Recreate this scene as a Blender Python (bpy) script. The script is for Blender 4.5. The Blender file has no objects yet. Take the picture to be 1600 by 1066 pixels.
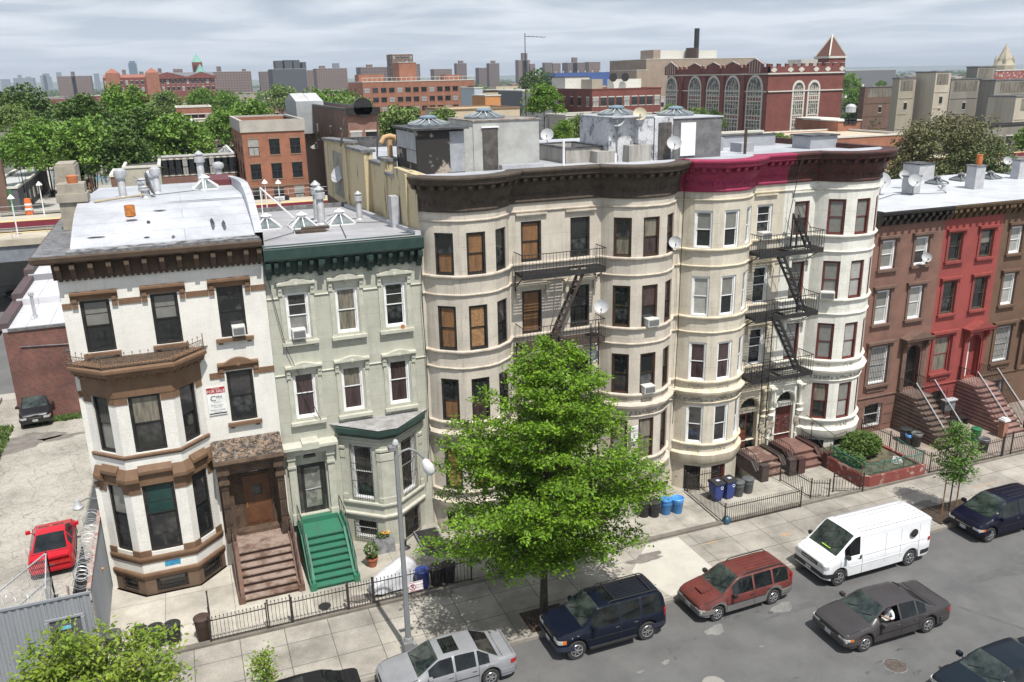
import bpy, bmesh, math, random
import numpy as np
from mathutils import Vector, Matrix, Euler
R = math.radians
D = bpy.data
SC = bpy.context.scene
COL = SC.collection
rnd = random.Random(7)

# ------------------------------------------------------------------ camera
CX, CY, CF = 800.0, 533.0, 1326.0
ROT = Matrix(((0.93086923, 0.1261845, -0.34287017), (-0.36479707, 0.26928238, -0.89129686), (-0.02013895, 0.95475886, 0.29669841)))
ROT = Matrix(((0.93086923, 0.1261845, -0.34287017), (-0.36479707, 0.26928238, -0.89129686), (-0.02013895, 0.95475886, 0.29669841)))
cam = D.objects.new('camera', D.cameras.new('camera'))
COL.objects.link(cam)
cam.data.sensor_width = 36.0
cam.data.lens = 36.0 * CF / 1600.0
cam.data.clip_start = 0.5
cam.data.clip_end = 40000
cam.matrix_world = Matrix.Translation((0, 0, 20)) @ ROT.to_4x4()
SC.camera = cam
EYE = Vector((0, 0, 20))

def at(px, py, Y=None, Z=None):
    """a point of the photograph (1600 x 1066) at depth Y or at height Z"""
    d = ROT @ Vector((px - CX, -(py - CY), -CF))
    t = Y / d.y if Y is not None else (Z - 20) / d.z
    return EYE + d * t

# ------------------------------------------------------------------ world and sun
SUN_DIR = Vector((-0.12, 1.0, -1.95)).normalized()      # the way the light travels
sun_el = math.asin(-SUN_DIR.z)
sun_az = math.atan2(-SUN_DIR.x, -SUN_DIR.y)             # azimuth from +Y towards +X
W = D.worlds.new('World'); SC.world = W; W.use_nodes = True
nt = W.node_tree; N = nt.nodes; Lk = nt.links
for n in list(N): N.remove(n)
out = N.new('ShaderNodeOutputWorld'); bg = N.new('ShaderNodeBackground')
sky = N.new('ShaderNodeTexSky'); sky.sky_type = 'NISHITA'; sky.sun_disc = False
sky.sun_elevation = sun_el; sky.sun_rotation = sun_az; sky.air_density = 1.0; sky.dust_density = 1.5
bg.inputs['Strength'].default_value = 0.10
geo = N.new('ShaderNodeTexCoord')
sep = N.new('ShaderNodeSeparateXYZ'); Lk.new(geo.outputs['Generated'], sep.inputs[0])
# project the view direction on a flat cloud layer
mx = N.new('ShaderNodeMath'); mx.operation = 'MAXIMUM'; mx.inputs[1].default_value = 0.0; Lk.new(sep.outputs[2], mx.inputs[0])
ad = N.new('ShaderNodeMath'); ad.operation = 'ADD'; ad.inputs[1].default_value = 0.045; Lk.new(mx.outputs[0], ad.inputs[0])
dx = N.new('ShaderNodeMath'); dx.operation = 'DIVIDE'; Lk.new(sep.outputs[0], dx.inputs[0]); Lk.new(ad.outputs[0], dx.inputs[1])
dy = N.new('ShaderNodeMath'); dy.operation = 'DIVIDE'; Lk.new(sep.outputs[1], dy.inputs[0]); Lk.new(ad.outputs[0], dy.inputs[1])
cb = N.new('ShaderNodeCombineXYZ'); Lk.new(dx.outputs[0], cb.inputs[0]); Lk.new(dy.outputs[0], cb.inputs[1])
nz = N.new('ShaderNodeTexNoise'); nz.inputs['Scale'].default_value = 0.55; nz.inputs['Detail'].default_value = 7; nz.inputs['Roughness'].default_value = 0.52
nz.inputs['Distortion'].default_value = 0.5
Lk.new(cb.outputs[0], nz.inputs['Vector'])
cr = N.new('ShaderNodeValToRGB')
cr.color_ramp.elements[0].position = 0.40; cr.color_ramp.elements[0].color = (3.3, 3.85, 4.65, 1)
cr.color_ramp.elements[1].position = 0.60; cr.color_ramp.elements[1].color = (6.6, 7.0, 7.5, 1)
Lk.new(nz.outputs['Fac'], cr.inputs[0])
mixc = N.new('ShaderNodeMix'); mixc.data_type = 'RGBA'; mixc.inputs[0].default_value = 0.88
Lk.new(sky.outputs[0], mixc.inputs[6]); Lk.new(cr.outputs[0], mixc.inputs[7])
# the cloud base whitens into the horizon
hz = N.new('ShaderNodeMapRange'); hz.inputs[1].default_value = 0.0; hz.inputs[2].default_value = 0.10; hz.inputs[3].default_value = 0.75; hz.inputs[4].default_value = 0.0
Lk.new(sep.outputs[2], hz.inputs[0])
mh = N.new('ShaderNodeMix'); mh.data_type = 'RGBA'; Lk.new(hz.outputs[0], mh.inputs[0]); Lk.new(mixc.outputs[2], mh.inputs[6]); mh.inputs[7].default_value = (6.3, 6.9, 7.7, 1)
Lk.new(mh.outputs[2], bg.inputs[0]); Lk.new(bg.outputs[0], out.inputs[0])

sl = D.lights.new('sun', 'SUN'); sl.energy = 4.2; sl.angle = R(0.6); sl.color = (1.0, 0.955, 0.88)
sun = D.objects.new('sun', sl); COL.objects.link(sun)
sun.rotation_euler = SUN_DIR.to_track_quat('-Z', 'Y').to_euler(); sun.location = (0, -50, 120)
SC.view_settings.view_transform = 'Standard'; SC.view_settings.look = 'None'
SC.view_settings.exposure = 0.45; SC.view_settings.gamma = 1.0
SC.cycles.max_bounces = 5; SC.cycles.diffuse_bounces = 3; SC.cycles.glossy_bounces = 3; SC.cycles.transmission_bounces = 3; SC.cycles.volume_bounces = 0
SC.cycles.use_denoising = True
try: SC.cycles.denoiser = 'OPENIMAGEDENOISE'
except Exception: pass

# ------------------------------------------------------------------ materials
MATS = {}
def mat(name, col, rough=0.8, col2=None, scale=1.5, var=0.12, fine=30.0, bump=0.0, metal=0.0, spec=0.5, streak=False, lo=0.4, hi=0.65, coat=0.0, trans=0.0, isl=0.0):
    if name in MATS: return MATS[name]
    m = D.materials.new(name); m.use_nodes = True
    t = m.node_tree; n = t.nodes; l = t.links
    b = n['Principled BSDF']
    b.inputs['Roughness'].default_value = rough; b.inputs['Metallic'].default_value = metal
    b.inputs['Specular IOR Level'].default_value = spec; b.inputs['Coat Weight'].default_value = coat
    tc = n.new('ShaderNodeTexCoord'); src = tc.outputs['Object']
    if streak:
        mp = n.new('ShaderNodeMapping'); mp.inputs['Scale'].default_value = (1, 1, 0.16); l.new(src, mp.inputs[0]); s2 = mp.outputs[0]
    else: s2 = src
    a = n.new('ShaderNodeTexNoise'); a.inputs['Scale'].default_value = scale; a.inputs['Detail'].default_value = 6; a.inputs['Roughness'].default_value = 0.65; l.new(s2, a.inputs['Vector'])
    r = n.new('ShaderNodeMapRange'); r.inputs[1].default_value = lo; r.inputs[2].default_value = hi; l.new(a.outputs['Fac'], r.inputs[0])
    mx = n.new('ShaderNodeMix'); mx.data_type = 'RGBA'; l.new(r.outputs[0], mx.inputs[0])
    mx.inputs[6].default_value = (*col, 1); mx.inputs[7].default_value = (*(col2 or [c * 0.86 for c in col]), 1)
    f = n.new('ShaderNodeTexNoise'); f.inputs['Scale'].default_value = fine; f.inputs['Detail'].default_value = 3; l.new(src, f.inputs['Vector'])
    fr = n.new('ShaderNodeMapRange'); fr.inputs[1].default_value = 0.3; fr.inputs[2].default_value = 0.7; fr.inputs[3].default_value = 1 - var; fr.inputs[4].default_value = 1 + var; l.new(f.outputs['Fac'], fr.inputs[0])
    sc = n.new('ShaderNodeVectorMath'); sc.operation = 'SCALE'; l.new(mx.outputs[2], sc.inputs[0]); l.new(fr.outputs[0], sc.inputs['Scale'])
    colout = sc.outputs[0]
    if isl:
        g = n.new('ShaderNodeNewGeometry'); ir = n.new('ShaderNodeMapRange'); ir.inputs[3].default_value = 1 - isl; ir.inputs[4].default_value = 1 + isl; l.new(g.outputs['Random Per Island'], ir.inputs[0])
        s3 = n.new('ShaderNodeVectorMath'); s3.operation = 'SCALE'; l.new(colout, s3.inputs[0]); l.new(ir.outputs[0], s3.inputs['Scale']); colout = s3.outputs[0]
    l.new(colout, b.inputs['Base Color'])
    if bump:
        bp = n.new('ShaderNodeBump'); bp.inputs['Strength'].default_value = bump; bp.inputs['Distance'].default_value = 0.02; l.new(f.outputs['Fac'], bp.inputs['Height']); l.new(bp.outputs[0], b.inputs['Normal'])
    if trans:
        tr = n.new('ShaderNodeBsdfTranslucent'); l.new(colout, tr.inputs[0]); ms = n.new('ShaderNodeMixShader'); ms.inputs[0].default_value = trans
        l.new(b.outputs[0], ms.inputs[1]); l.new(tr.outputs[0], ms.inputs[2]); l.new(ms.outputs[0], n['Material Output'].inputs[0])
    MATS[name] = m
    return m

def brick(name, c1, c2, mortar, w=0.22, h=0.075, msize=0.012, stain=0.25, rough=0.85, offset=0.5, stainscale=0.5, flat=False, bump=0.25, streak=0.0):
    """brick, slab or seam pattern in real size; flat=True lays it on the XY plane"""
    if name in MATS: return MATS[name]
    m = D.materials.new(name); m.use_nodes = True
    t = m.node_tree; n = t.nodes; l = t.links; b = n['Principled BSDF']; b.inputs['Roughness'].default_value = rough
    tc = n.new('ShaderNodeTexCoord'); sp = n.new('ShaderNodeSeparateXYZ'); l.new(tc.outputs['Object'], sp.inputs[0])
    cb = n.new('ShaderNodeCombineXYZ')
    if flat: l.new(sp.outputs[0], cb.inputs[0]); l.new(sp.outputs[1], cb.inputs[1])
    else:
        ad = n.new('ShaderNodeMath'); l.new(sp.outputs[0], ad.inputs[0]); l.new(sp.outputs[1], ad.inputs[1]); l.new(ad.outputs[0], cb.inputs[0]); l.new(sp.outputs[2], cb.inputs[1])
    br = n.new('ShaderNodeTexBrick'); l.new(cb.outputs[0], br.inputs['Vector'])
    br.inputs['Scale'].default_value = 1; br.inputs['Brick Width'].default_value = w; br.inputs['Row Height'].default_value = h
    br.inputs['Mortar Size'].default_value = msize; br.inputs['Mortar Smooth'].default_value = 0.3; br.offset = offset
    br.inputs['Color1'].default_value = (*c1, 1); br.inputs['Color2'].default_value = (*c2, 1); br.inputs['Mortar'].default_value = (*mortar, 1)
    a = n.new('ShaderNodeTexNoise'); a.inputs['Scale'].default_value = stainscale; a.inputs['Detail'].default_value = 8; a.inputs['Roughness'].default_value = 0.7; l.new(tc.outputs['Object'], a.inputs['Vector'])
    r = n.new('ShaderNodeMapRange'); r.inputs[1].default_value = 0.35; r.inputs[2].default_value = 0.65; r.inputs[3].default_value = 1 - stain; r.inputs[4].default_value = 1 + stain * 0.5; l.new(a.outputs['Fac'], r.inputs[0])
    f = n.new('ShaderNodeTexNoise'); f.inputs['Scale'].default_value = 25; f.inputs['Detail'].default_value = 3; l.new(tc.outputs['Object'], f.inputs['Vector'])
    fr = n.new('ShaderNodeMapRange'); fr.inputs[1].default_value = 0.3; fr.inputs[2].default_value = 0.7; fr.inputs[3].default_value = 0.88; fr.inputs[4].default_value = 1.1; l.new(f.outputs['Fac'], fr.inputs[0])
    mm = n.new('ShaderNodeMath'); mm.operation = 'MULTIPLY'; l.new(r.outputs[0], mm.inputs[0]); l.new(fr.outputs[0], mm.inputs[1])
    if streak:
        mp = n.new('ShaderNodeMapping'); mp.inputs['Scale'].default_value = (2.2, 2.2, .22); l.new(tc.outputs['Object'], mp.inputs[0]); s4 = n.new('ShaderNodeTexNoise'); s4.inputs['Scale'].default_value = 1.3; s4.inputs['Detail'].default_value = 7; s4.inputs['Roughness'].default_value = .7; l.new(mp.outputs[0], s4.inputs['Vector'])
        r4 = n.new('ShaderNodeMapRange'); r4.inputs[1].default_value = .52; r4.inputs[2].default_value = .72; r4.inputs[3].default_value = 1; r4.inputs[4].default_value = 1-streak; l.new(s4.outputs['Fac'], r4.inputs[0]); m4 = n.new('ShaderNodeMath'); m4.operation = 'MULTIPLY'; l.new(mm.outputs[0], m4.inputs[0]); l.new(r4.outputs[0], m4.inputs[1]); mm = m4
    sc = n.new('ShaderNodeVectorMath'); sc.operation = 'SCALE'; l.new(br.outputs['Color'], sc.inputs[0]); l.new(mm.outputs[0], sc.inputs['Scale'])
    l.new(sc.outputs[0], b.inputs['Base Color'])
    if bump:
        bp = n.new('ShaderNodeBump'); bp.inputs['Strength'].default_value = bump; bp.inputs['Distance'].default_value = 0.01; bp.invert = True; l.new(br.outputs['Fac'], bp.inputs['Height']); l.new(bp.outputs[0], b.inputs['Normal'])
    MATS[name] = m
    return m

# ------------------------------------------------------------------ mesh builder
class MB:
    def __init__(s): s.v = []; s.f = []; s.m = []
    def quad(s, a, b, c, d, m=0):
        i = len(s.v); s.v += [tuple(a), tuple(b), tuple(c), tuple(d)]; s.f.append((i, i+1, i+2, i+3)); s.m.append(m); return s
    def poly(s, pts, m=0):
        i = len(s.v); s.v += [tuple(p) for p in pts]; s.f.append(tuple(range(i, i+len(pts)))); s.m.append(m); return s
    def box(s, x0, x1, y0, y1, z0, z1, m=0, M=None):
        p = [(x0,y0,z0),(x1,y0,z0),(x1,y1,z0),(x0,y1,z0),(x0,y0,z1),(x1,y0,z1),(x1,y1,z1),(x0,y1,z1)]
        if M: p = [tuple(M @ Vector(q)) for q in p]
        i = len(s.v); s.v += p
        for f in ((0,3,2,1),(4,5,6,7),(0,1,5,4),(1,2,6,5),(2,3,7,6),(3,0,4,7)): s.f.append(tuple(i+k for k in f)); s.m.append(m)
        return s
    def bar(s, a, b, w, h=None, m=0):
        """a rectangular bar from a to b"""
        a = Vector(a); b = Vector(b); h = h or w; d = b - a; L = d.length
        if L < 1e-6: return s
        M = Matrix.Translation(a) @ d.to_track_quat('X', 'Z').to_matrix().to_4x4()
        return s.box(0, L, -w/2, w/2, -h/2, h/2, m, M)
    def prism(s, poly, z0, z1, m=0, top=None):
        n = len(poly); i = len(s.v)
        s.v += [(x, y, z0) for x, y in poly] + [(x, y, z1) for x, y in poly]
        for k in range(n): s.f.append((i+k, i+(k+1) % n, i+n+(k+1) % n, i+n+k)); s.m.append(m)
        s.f.append(tuple(i+k for k in reversed(range(n)))); s.m.append(m)
        s.f.append(tuple(i+n+k for k in range(n))); s.m.append(m if top is None else top)
        return s
    def prof(s, poly, x0, x1, m=0):
        """a (y, z) outline extruded along x"""
        n = len(poly); i = len(s.v)
        s.v += [(x0, y, z) for y, z in poly] + [(x1, y, z) for y, z in poly]
        for k in range(n): s.f.append((i+k, i+n+k, i+n+(k+1) % n, i+(k+1) % n)); s.m.append(m)
        s.f.append(tuple(i+k for k in range(n))); s.m.append(m); s.f.append(tuple(i+n+k for k in reversed(range(n)))); s.m.append(m)
        return s
    def lathe(s, prof, n=14, M=None, m=0, sx=1, sy=1, caps=True):
        i = len(s.v)
        for r, z in prof:
            for k in range(n):
                a = 2*math.pi*k/n; p = Vector((r*math.cos(a)*sx, r*math.sin(a)*sy, z)); s.v.append(tuple(M @ p if M else p))
        for j in range(len(prof)-1):
            for k in range(n):
                s.f.append((i+j*n+k, i+j*n+(k+1) % n, i+(j+1)*n+(k+1) % n, i+(j+1)*n+k)); s.m.append(m)
        if caps:
            s.f.append(tuple(i+k for k in reversed(range(n)))); s.m.append(m)
            j = len(prof)-1; s.f.append(tuple(i+j*n+k for k in range(n))); s.m.append(m)
        return s
    def tube(s, pts, r, n=7, m=0, r2=None):
        pts = [Vector(p) for p in pts]; rings = []; up = None
        for k, p in enumerate(pts):
            d = (pts[min(k+1, len(pts)-1)] - pts[max(k-1, 0)]).normalized()
            u = d.orthogonal().normalized() if up is None else (up - d*up.dot(d)).normalized()
            up = u; w = d.cross(u); rr = r + ((r2 if r2 is not None else r) - r) * k / max(1, len(pts)-1)
            i = len(s.v); s.v += [tuple(p + (u*math.cos(2*math.pi*q/n) + w*math.sin(2*math.pi*q/n))*rr) for q in range(n)]; rings.append(i)
        for a, b in zip(rings, rings[1:]):
            for q in range(n): s.f.append((a+q, a+(q+1) % n, b+(q+1) % n, b+q)); s.m.append(m)
        s.f.append(tuple(rings[0]+q for q in reversed(range(n)))); s.m.append(m); s.f.append(tuple(rings[-1]+q for q in range(n))); s.m.append(m)
        return s
    def sweep(s, path, prof, m=0, cap=True):
        """(out, z) outline swept along a plan path with mitred corners"""
        P = [Vector(p) for p in path]; ns = []
        for a, b in zip(P, P[1:]):
            d = (b-a).normalized(); ns.append(Vector((d.y, -d.x)))
        rings = []; n = len(prof)
        for k, p in enumerate(P):
            if k == 0: q = ns[0]; sc = 1
            elif k == len(P)-1: q = ns[-1]; sc = 1
            else:
                q = (ns[k-1]+ns[k]).normalized(); sc = 1/max(0.35, q.dot(ns[k]))
            i = len(s.v); s.v += [(p.x+q.x*o*sc, p.y+q.y*o*sc, z) for o, z in prof]; rings.append(i)
        for a, b in zip(rings, rings[1:]):
            for q in range(n): s.f.append((a+q, b+q, b+(q+1) % n, a+(q+1) % n)); s.m.append(m)
        if cap: s.f.append(tuple(rings[0]+q for q in range(n))); s.m.append(m); s.f.append(tuple(rings[-1]+q for q in reversed(range(n)))); s.m.append(m)
        return s
    def mesh(s, name, mats, smooth=0):
        me = D.meshes.new(name); me.from_pydata(s.v, [], s.f)
        for m in (mats if isinstance(mats, (list, tuple)) else [mats]): me.materials.append(m)
        if max(s.m, default=0): me.polygons.foreach_set('material_index', s.m)
        bm = bmesh.new(); bm.from_mesh(me)
        if smooth: bmesh.ops.remove_doubles(bm, verts=bm.verts, dist=1e-4)
        bmesh.ops.recalc_face_normals(bm, faces=bm.faces); bm.to_mesh(me); bm.free()
        if smooth:
            me.polygons.foreach_set('use_smooth', [True]*len(me.polygons))
            me.set_sharp_from_angle(angle=R(smooth))
        me.update(); return me
    def build(s, name, mats, parent=None, smooth=0, loc=None, rz=0):
        return link(name, s.mesh(name, mats, smooth), parent, loc, rz)

def link(name, me, parent=None, loc=None, rz=0):
    o = D.objects.new(name, me); COL.objects.link(o)
    if parent is not None: o.parent = parent
    if loc is not None: o.location = loc
    if rz: o.rotation_euler = (0, 0, rz)
    return o
def tag(o, label=None, cat=None, group=None, kind=None):
    if label: o['label'] = label
    if cat: o['category'] = cat
    if group: o['group'] = group
    if kind: o['kind'] = kind
    return o
def thing(name, label, cat, loc=(0, 0, 0), rz=0, group=None):
    o = D.objects.new(name, None); COL.objects.link(o); o.location = loc; o.rotation_euler = (0, 0, rz); o.empty_display_size = 0.2
    return tag(o, label, cat, group)
def kids(o): return KIDS.get(o.name, [])
def copy_tree(o, loc=None, rz=None, label=None, parent=None):
    c = o.copy(); COL.objects.link(c)
    if parent is not None: c.parent = parent
    if loc is not None: c.location = loc
    if rz is not None: c.rotation_euler = (0, 0, rz)
    if label: c['label'] = label
    for ch in list(o.children): copy_tree(ch, parent=c)
    return c
def structure(o, label=None): return tag(o, label, kind='structure')
def text_mesh(s, size, material, depth=0.004):
    c = D.curves.new('lettering', 'FONT'); c.body = s; c.size = size; c.extrude = depth; c.align_x = 'CENTER'
    o = D.objects.new('lettering', c); COL.objects.link(o)
    me = D.meshes.new_from_object(o); D.objects.remove(o); me.materials.clear(); me.materials.append(material)
    return me
def put_text(s, size, material, parent, loc, rot, depth=0.004, name='lettering'):
    o = link(name, text_mesh(s, size, material, depth), parent, loc); o.rotation_euler = rot; return o

# common materials
M_black_iron = mat('black iron', (0.018, 0.018, 0.02), 0.55, (0.05, 0.035, 0.028), 3, 0.2)
M_steel = mat('galvanised steel', (0.52, 0.53, 0.55), 0.4, (0.36, 0.37, 0.38), 3, 0.1, metal=0.25)
M_glass = [mat('window glass %d' % k, c, 0.06, c2, 1.1, 0.0, spec=0.8, lo=0.45, hi=0.6) for k, (c, c2) in enumerate([((0.010, 0.012, 0.014), (0.085, 0.09, 0.09)), ((0.02, 0.024, 0.025), (0.008, 0.008, 0.01)), ((0.03, 0.03, 0.032), (0.075, 0.07, 0.065))])]  # pale blotches in the first glass colour are painted reflections
M_blind = mat('blind behind glass', (0.20, 0.20, 0.185), 0.12, (0.15, 0.15, 0.14), 2, 0.05, spec=0.7)
M_blind2 = mat('pale blind behind glass', (0.36, 0.36, 0.34), 0.14, (0.27, 0.27, 0.26), 2, 0.05, spec=0.7)
M_curt = mat('dark curtain behind glass', (0.075, 0.05, 0.05), 0.12, (0.03, 0.02, 0.022), 6, 0.2, spec=0.7, streak=True)
M_curtl = mat('beige curtain behind glass', (0.22, 0.20, 0.16), 0.12, (0.09, 0.08, 0.065), 7, 0.1, spec=0.7, streak=True)
M_ply = mat('weathered plywood', (0.24, 0.12, 0.05), 0.7, (0.105, 0.055, 0.027), 7, 0.35, streak=True, lo=0.35, hi=0.7)
M_ply2 = mat('osb board', (0.33, 0.19, 0.09), 0.75, (0.19, 0.095, 0.04), 9, 0.4, fine=40)
M_white = mat('white paint', (0.78, 0.79, 0.80), 0.45, (0.66, 0.66, 0.65), 2, 0.04)
M_blackp = mat('black paint', (0.014, 0.014, 0.014), 0.4, (0.035, 0.032, 0.03), 4, 0.15)
M_dred = mat('dark red paint', (0.13, 0.028, 0.022), 0.5, (0.085, 0.022, 0.018), 3, 0.15)
M_brwnp = mat('dark brown paint', (0.055, 0.03, 0.018), 0.5, (0.035, 0.02, 0.013), 3, 0.15)
M_grayp = mat('grey paint', (0.22, 0.22, 0.21), 0.6)
PANE = {'g': M_glass[0], 'h': M_glass[1], 'i': M_glass[2], 'b': M_blind, 'B': M_blind2, 'c': M_curt, 'C': M_curtl, 'w': M_ply, 'o': M_ply2, 't': mat('teal shade behind glass', (0.02, 0.055, 0.05), 0.1, (0.015, 0.035, 0.035), 2, 0.05, spec=0.7)}
PNAME = {'g': 'pane', 'h': 'pane', 'i': 'pane', 'b': 'blind', 'B': 'blind', 'c': 'curtain', 'C': 'curtain', 'w': 'board', 'o': 'board', 't': 'blind'}
# ------------------------------------------------------------------ house parts
def arc(cx, half, sag, y0, n=14):
    """bow front in plan from (cx-half, y0) bulging towards -y by sag; returns points"""
    Rr = (half*half + sag*sag)/(2*sag); A = math.asin(half/Rr)
    return [(cx + Rr*math.sin(-A + 2*A*k/n), y0 + (Rr - sag) - Rr*math.cos(-A + 2*A*k/n)) for k in range(n+1)], Rr, A
def bow(cx, half, sag, y0, angs=(-38, 0, 38), wdeg=23):
    """bow plan with straight facets where the windows sit: points and the indices of the window facets"""
    Rr = (half*half + sag*sag)/(2*sag); A = math.degrees(math.asin(half/Rr)); cyy = y0 + Rr - sag
    P = lambda a: (cx + Rr*math.sin(R(a)), cyy - Rr*math.cos(R(a)))
    brk = [-A]; facets = []; cur = -A
    for a in angs:
        a0, a1 = a - wdeg/2, a + wdeg/2
        m = max(1, round((a0-cur)/6))
        for k in range(1, m+1): brk.append(cur + (a0-cur)*k/m)
        facets.append(len(brk)-1); brk.append(a1); cur = a1
    m = max(1, round((A-cur)/6))
    for k in range(1, m+1): brk.append(cur + (A-cur)*k/m)
    return [P(a) for a in brk], facets
def panel(mb, p0, p1, z0, z1, holes=(), rev=0.26, m=0):
    """flat wall from p0 to p1 with openings (s0, s1, za, zb) and their reveals"""
    p0 = Vector(p0); p1 = Vector(p1); L = (p1-p0).length; d = (p1-p0)/L; n = Vector((d.y, -d.x))
    def P(s, z, dep=0): q = p0 + d*s - n*dep; return (q.x, q.y, z)
    ss = sorted({0, L, *[h[0] for h in holes], *[h[1] for h in holes]}); zs = sorted({z0, z1, *[h[2] for h in holes], *[h[3] for h in holes]})
    zs = [z for z in zs if z0 <= z <= z1]
    for a, b in zip(ss, ss[1:]):
        for c, e in zip(zs, zs[1:]):
            mi, mj = (a+b)/2, (c+e)/2
            if any(h[0] < mi < h[1] and h[2] < mj < h[3] for h in holes): continue
            mb.quad(P(a, c), P(b, c), P(b, e), P(a, e), m)
    for s0, s1, a, b in holes:
        mb.quad(P(s0, a), P(s0, b), P(s0, b, rev), P(s0, a, rev), m); mb.quad(P(s1, a, rev), P(s1, b, rev), P(s1, b), P(s1, a), m)
        mb.quad(P(s0, b), P(s1, b), P(s1, b, rev), P(s0, b, rev), m); mb.quad(P(s0, a), P(s0, a, rev), P(s1, a, rev), P(s1, a), m)
WC = {}
def win_meshes(w, h, col, kinds, storm, grill, rec, sash):
    key = (round(w, 2), round(h, 2), col.name, kinds, storm, rec, sash)
    if key in WC: return WC[key]
    b = MB(); c = 0.085; y0, y1 = rec-0.05, rec+0.09
    for x0, x1 in ((-w/2, -w/2+c), (w/2-c, w/2)): b.box(x0, x1, y0, y1, 0, h)
    b.box(-w/2+c, w/2-c, y0+.002, y1, h-c, h); b.box(-w/2+c, w/2-c, y0-.02, y1, 0, c*.8)
    mid = h*sash; s = 0.045; i = w/2-c
    for (za, zb, yy) in ((mid-.02, h-c, rec), (c*.8, mid+.025, rec+.035)):
        b.box(-i, -i+s, yy, yy+.03, za, zb); b.box(i-s, i, yy, yy+.03, za, zb); b.box(-i+s, i-s, yy+.002, yy+.028, zb-s, zb); b.box(-i+s, i-s, yy+.002, yy+.028, za, za+s)
    if storm: b.box(-i+s, i-s, rec+.004, rec+.02, h*.72, h*.72+.025)
    fm = b.mesh('window', col)
    res = []
    for (za, zb, yy, k) in ((mid+.02, h-c-s+.003, rec+.012, kinds[0]), (c*.8+s-.003, mid-.015, rec+.047, kinds[1])):
        q = MB(); q.box(-i+s-.003, i-s+.003, yy, yy+.008, za, zb); res.append((PNAME[k], q.mesh(PNAME[k], PANE[k])))
    WC[key] = (fm, res); return WC[key]
GR = {}
def window(parent, x, y, ang, w, z0, h, col=M_blackp, kinds='gg', storm=False, grill=0, rec=0.12, sash=0.5):
    fm, panes = win_meshes(w, h, col, kinds, storm, grill, rec, sash)
    o = link('window', fm, parent, (x, y, z0), ang)
    for nm, me in panes: link(nm, me, o)
    if grill:
        key = (round(w, 2), round(h, 2), grill)
        if key not in GR:
            b = MB(); n = max(4, int(w/0.11))
            for k in range(n+1): b.bar((-w/2+w*k/n, -.06, -.03), (-w/2+w*k/n, -.06, h*min(1, grill)+.02), .014)
            for f in (0.02, .34, .66, .97): b.bar((-w/2, -.062, h*f*min(1, grill)), (w/2, -.062, h*f*min(1, grill)), .018)
            GR[key] = b.mesh('window_bars', M_black_iron)
        link('window_bars', GR[key], o)
    return o
def box_part(parent, name, m, *a, **k):
    b = MB()
    for q in a: b.box(*q)
    return b.build(name, m, parent, **k)
def segs(path): return [((a[0]+b[0])/2, (a[1]+b[1])/2, math.atan2(b[1]-a[1], b[0]-a[0]), math.dist(a, b)) for a, b in zip(path, path[1:])]
def facade(house, path, z0, z1, wins, m, name='front_wall'):
    """wins: (segment, s centre or None, w, z, h, dict of window options or None for a bare opening)"""
    mb = MB(); S = segs(path)
    for i, (a, b) in enumerate(zip(path, path[1:])):
        hs = [((S[i][3]/2 if s is None else s)-w/2, (S[i][3]/2 if s is None else s)+w/2, z, z+h) for (j, s, w, z, h, o) in wins if j == i]
        panel(mb, a, b, z0, z1, hs)
    o = mb.build(name, m, house)
    for (j, s, w, z, h, opt) in wins:
        if opt is None: continue
        mx, my, ang, L = S[j]; q = 0 if s is None else s - L/2
        window(house, mx + math.cos(ang)*q, my + math.sin(ang)*q, ang, w, z, h, **opt)
    return o
def cornice_prof(z, spec): return [(o, z+dz) for o, dz in spec]
def shell(house, x0, x1, y0, y1, zt, zb, m_side, m_roof, rear=None, parapet=0.0, slope=0.0, side_l=True, side_r=True):
    """side walls, rear wall and roof deck behind the facade"""
    b = MB(); T = .3
    zt2 = zt - slope
    if side_l: b.quad((x0, y1, zb), (x0, y0, zb), (x0, y0, zt), (x0, y1, zt2))
    if side_r: b.quad((x1, y0, zb), (x1, y1, zb), (x1, y1, zt2), (x1, y0, zt))
    b.quad((x1, y1, zb), (x0, y1, zb), (x0, y1, zt2), (x1, y1, zt2))
    b.build('side_wall', m_side, house)
    r = MB(); r.poly([(x0, y0, zt-.12), (x1, y0, zt-.12), (x1, y1, zt2-.12), (x0, y1, zt2-.12)]); return r.build('roof', m_roof, house)

M_roofw = brick('silver roof coating', (0.45, 0.46, 0.495), (0.41, 0.42, 0.455), (0.28, 0.29, 0.31), 9.0, 1.0, 0.02, 0.28, 0.45, 0.5, 0.35, True, 0.1)
M_roofg = brick('grey roof membrane', (0.36, 0.36, 0.38), (0.33, 0.33, 0.35), (0.25, 0.25, 0.26), 8.0, 0.95, 0.02, 0.22, 0.7, 0.5, 0.5, True, 0.1)
M_tar = mat('roofing tar', (0.022, 0.022, 0.024), 0.6, (0.10, 0.10, 0.105), 2, 0.3)
M_lead = mat('weathered flashing', (0.19, 0.19, 0.20), 0.6, (0.07, 0.07, 0.07), 4, 0.2)

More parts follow.
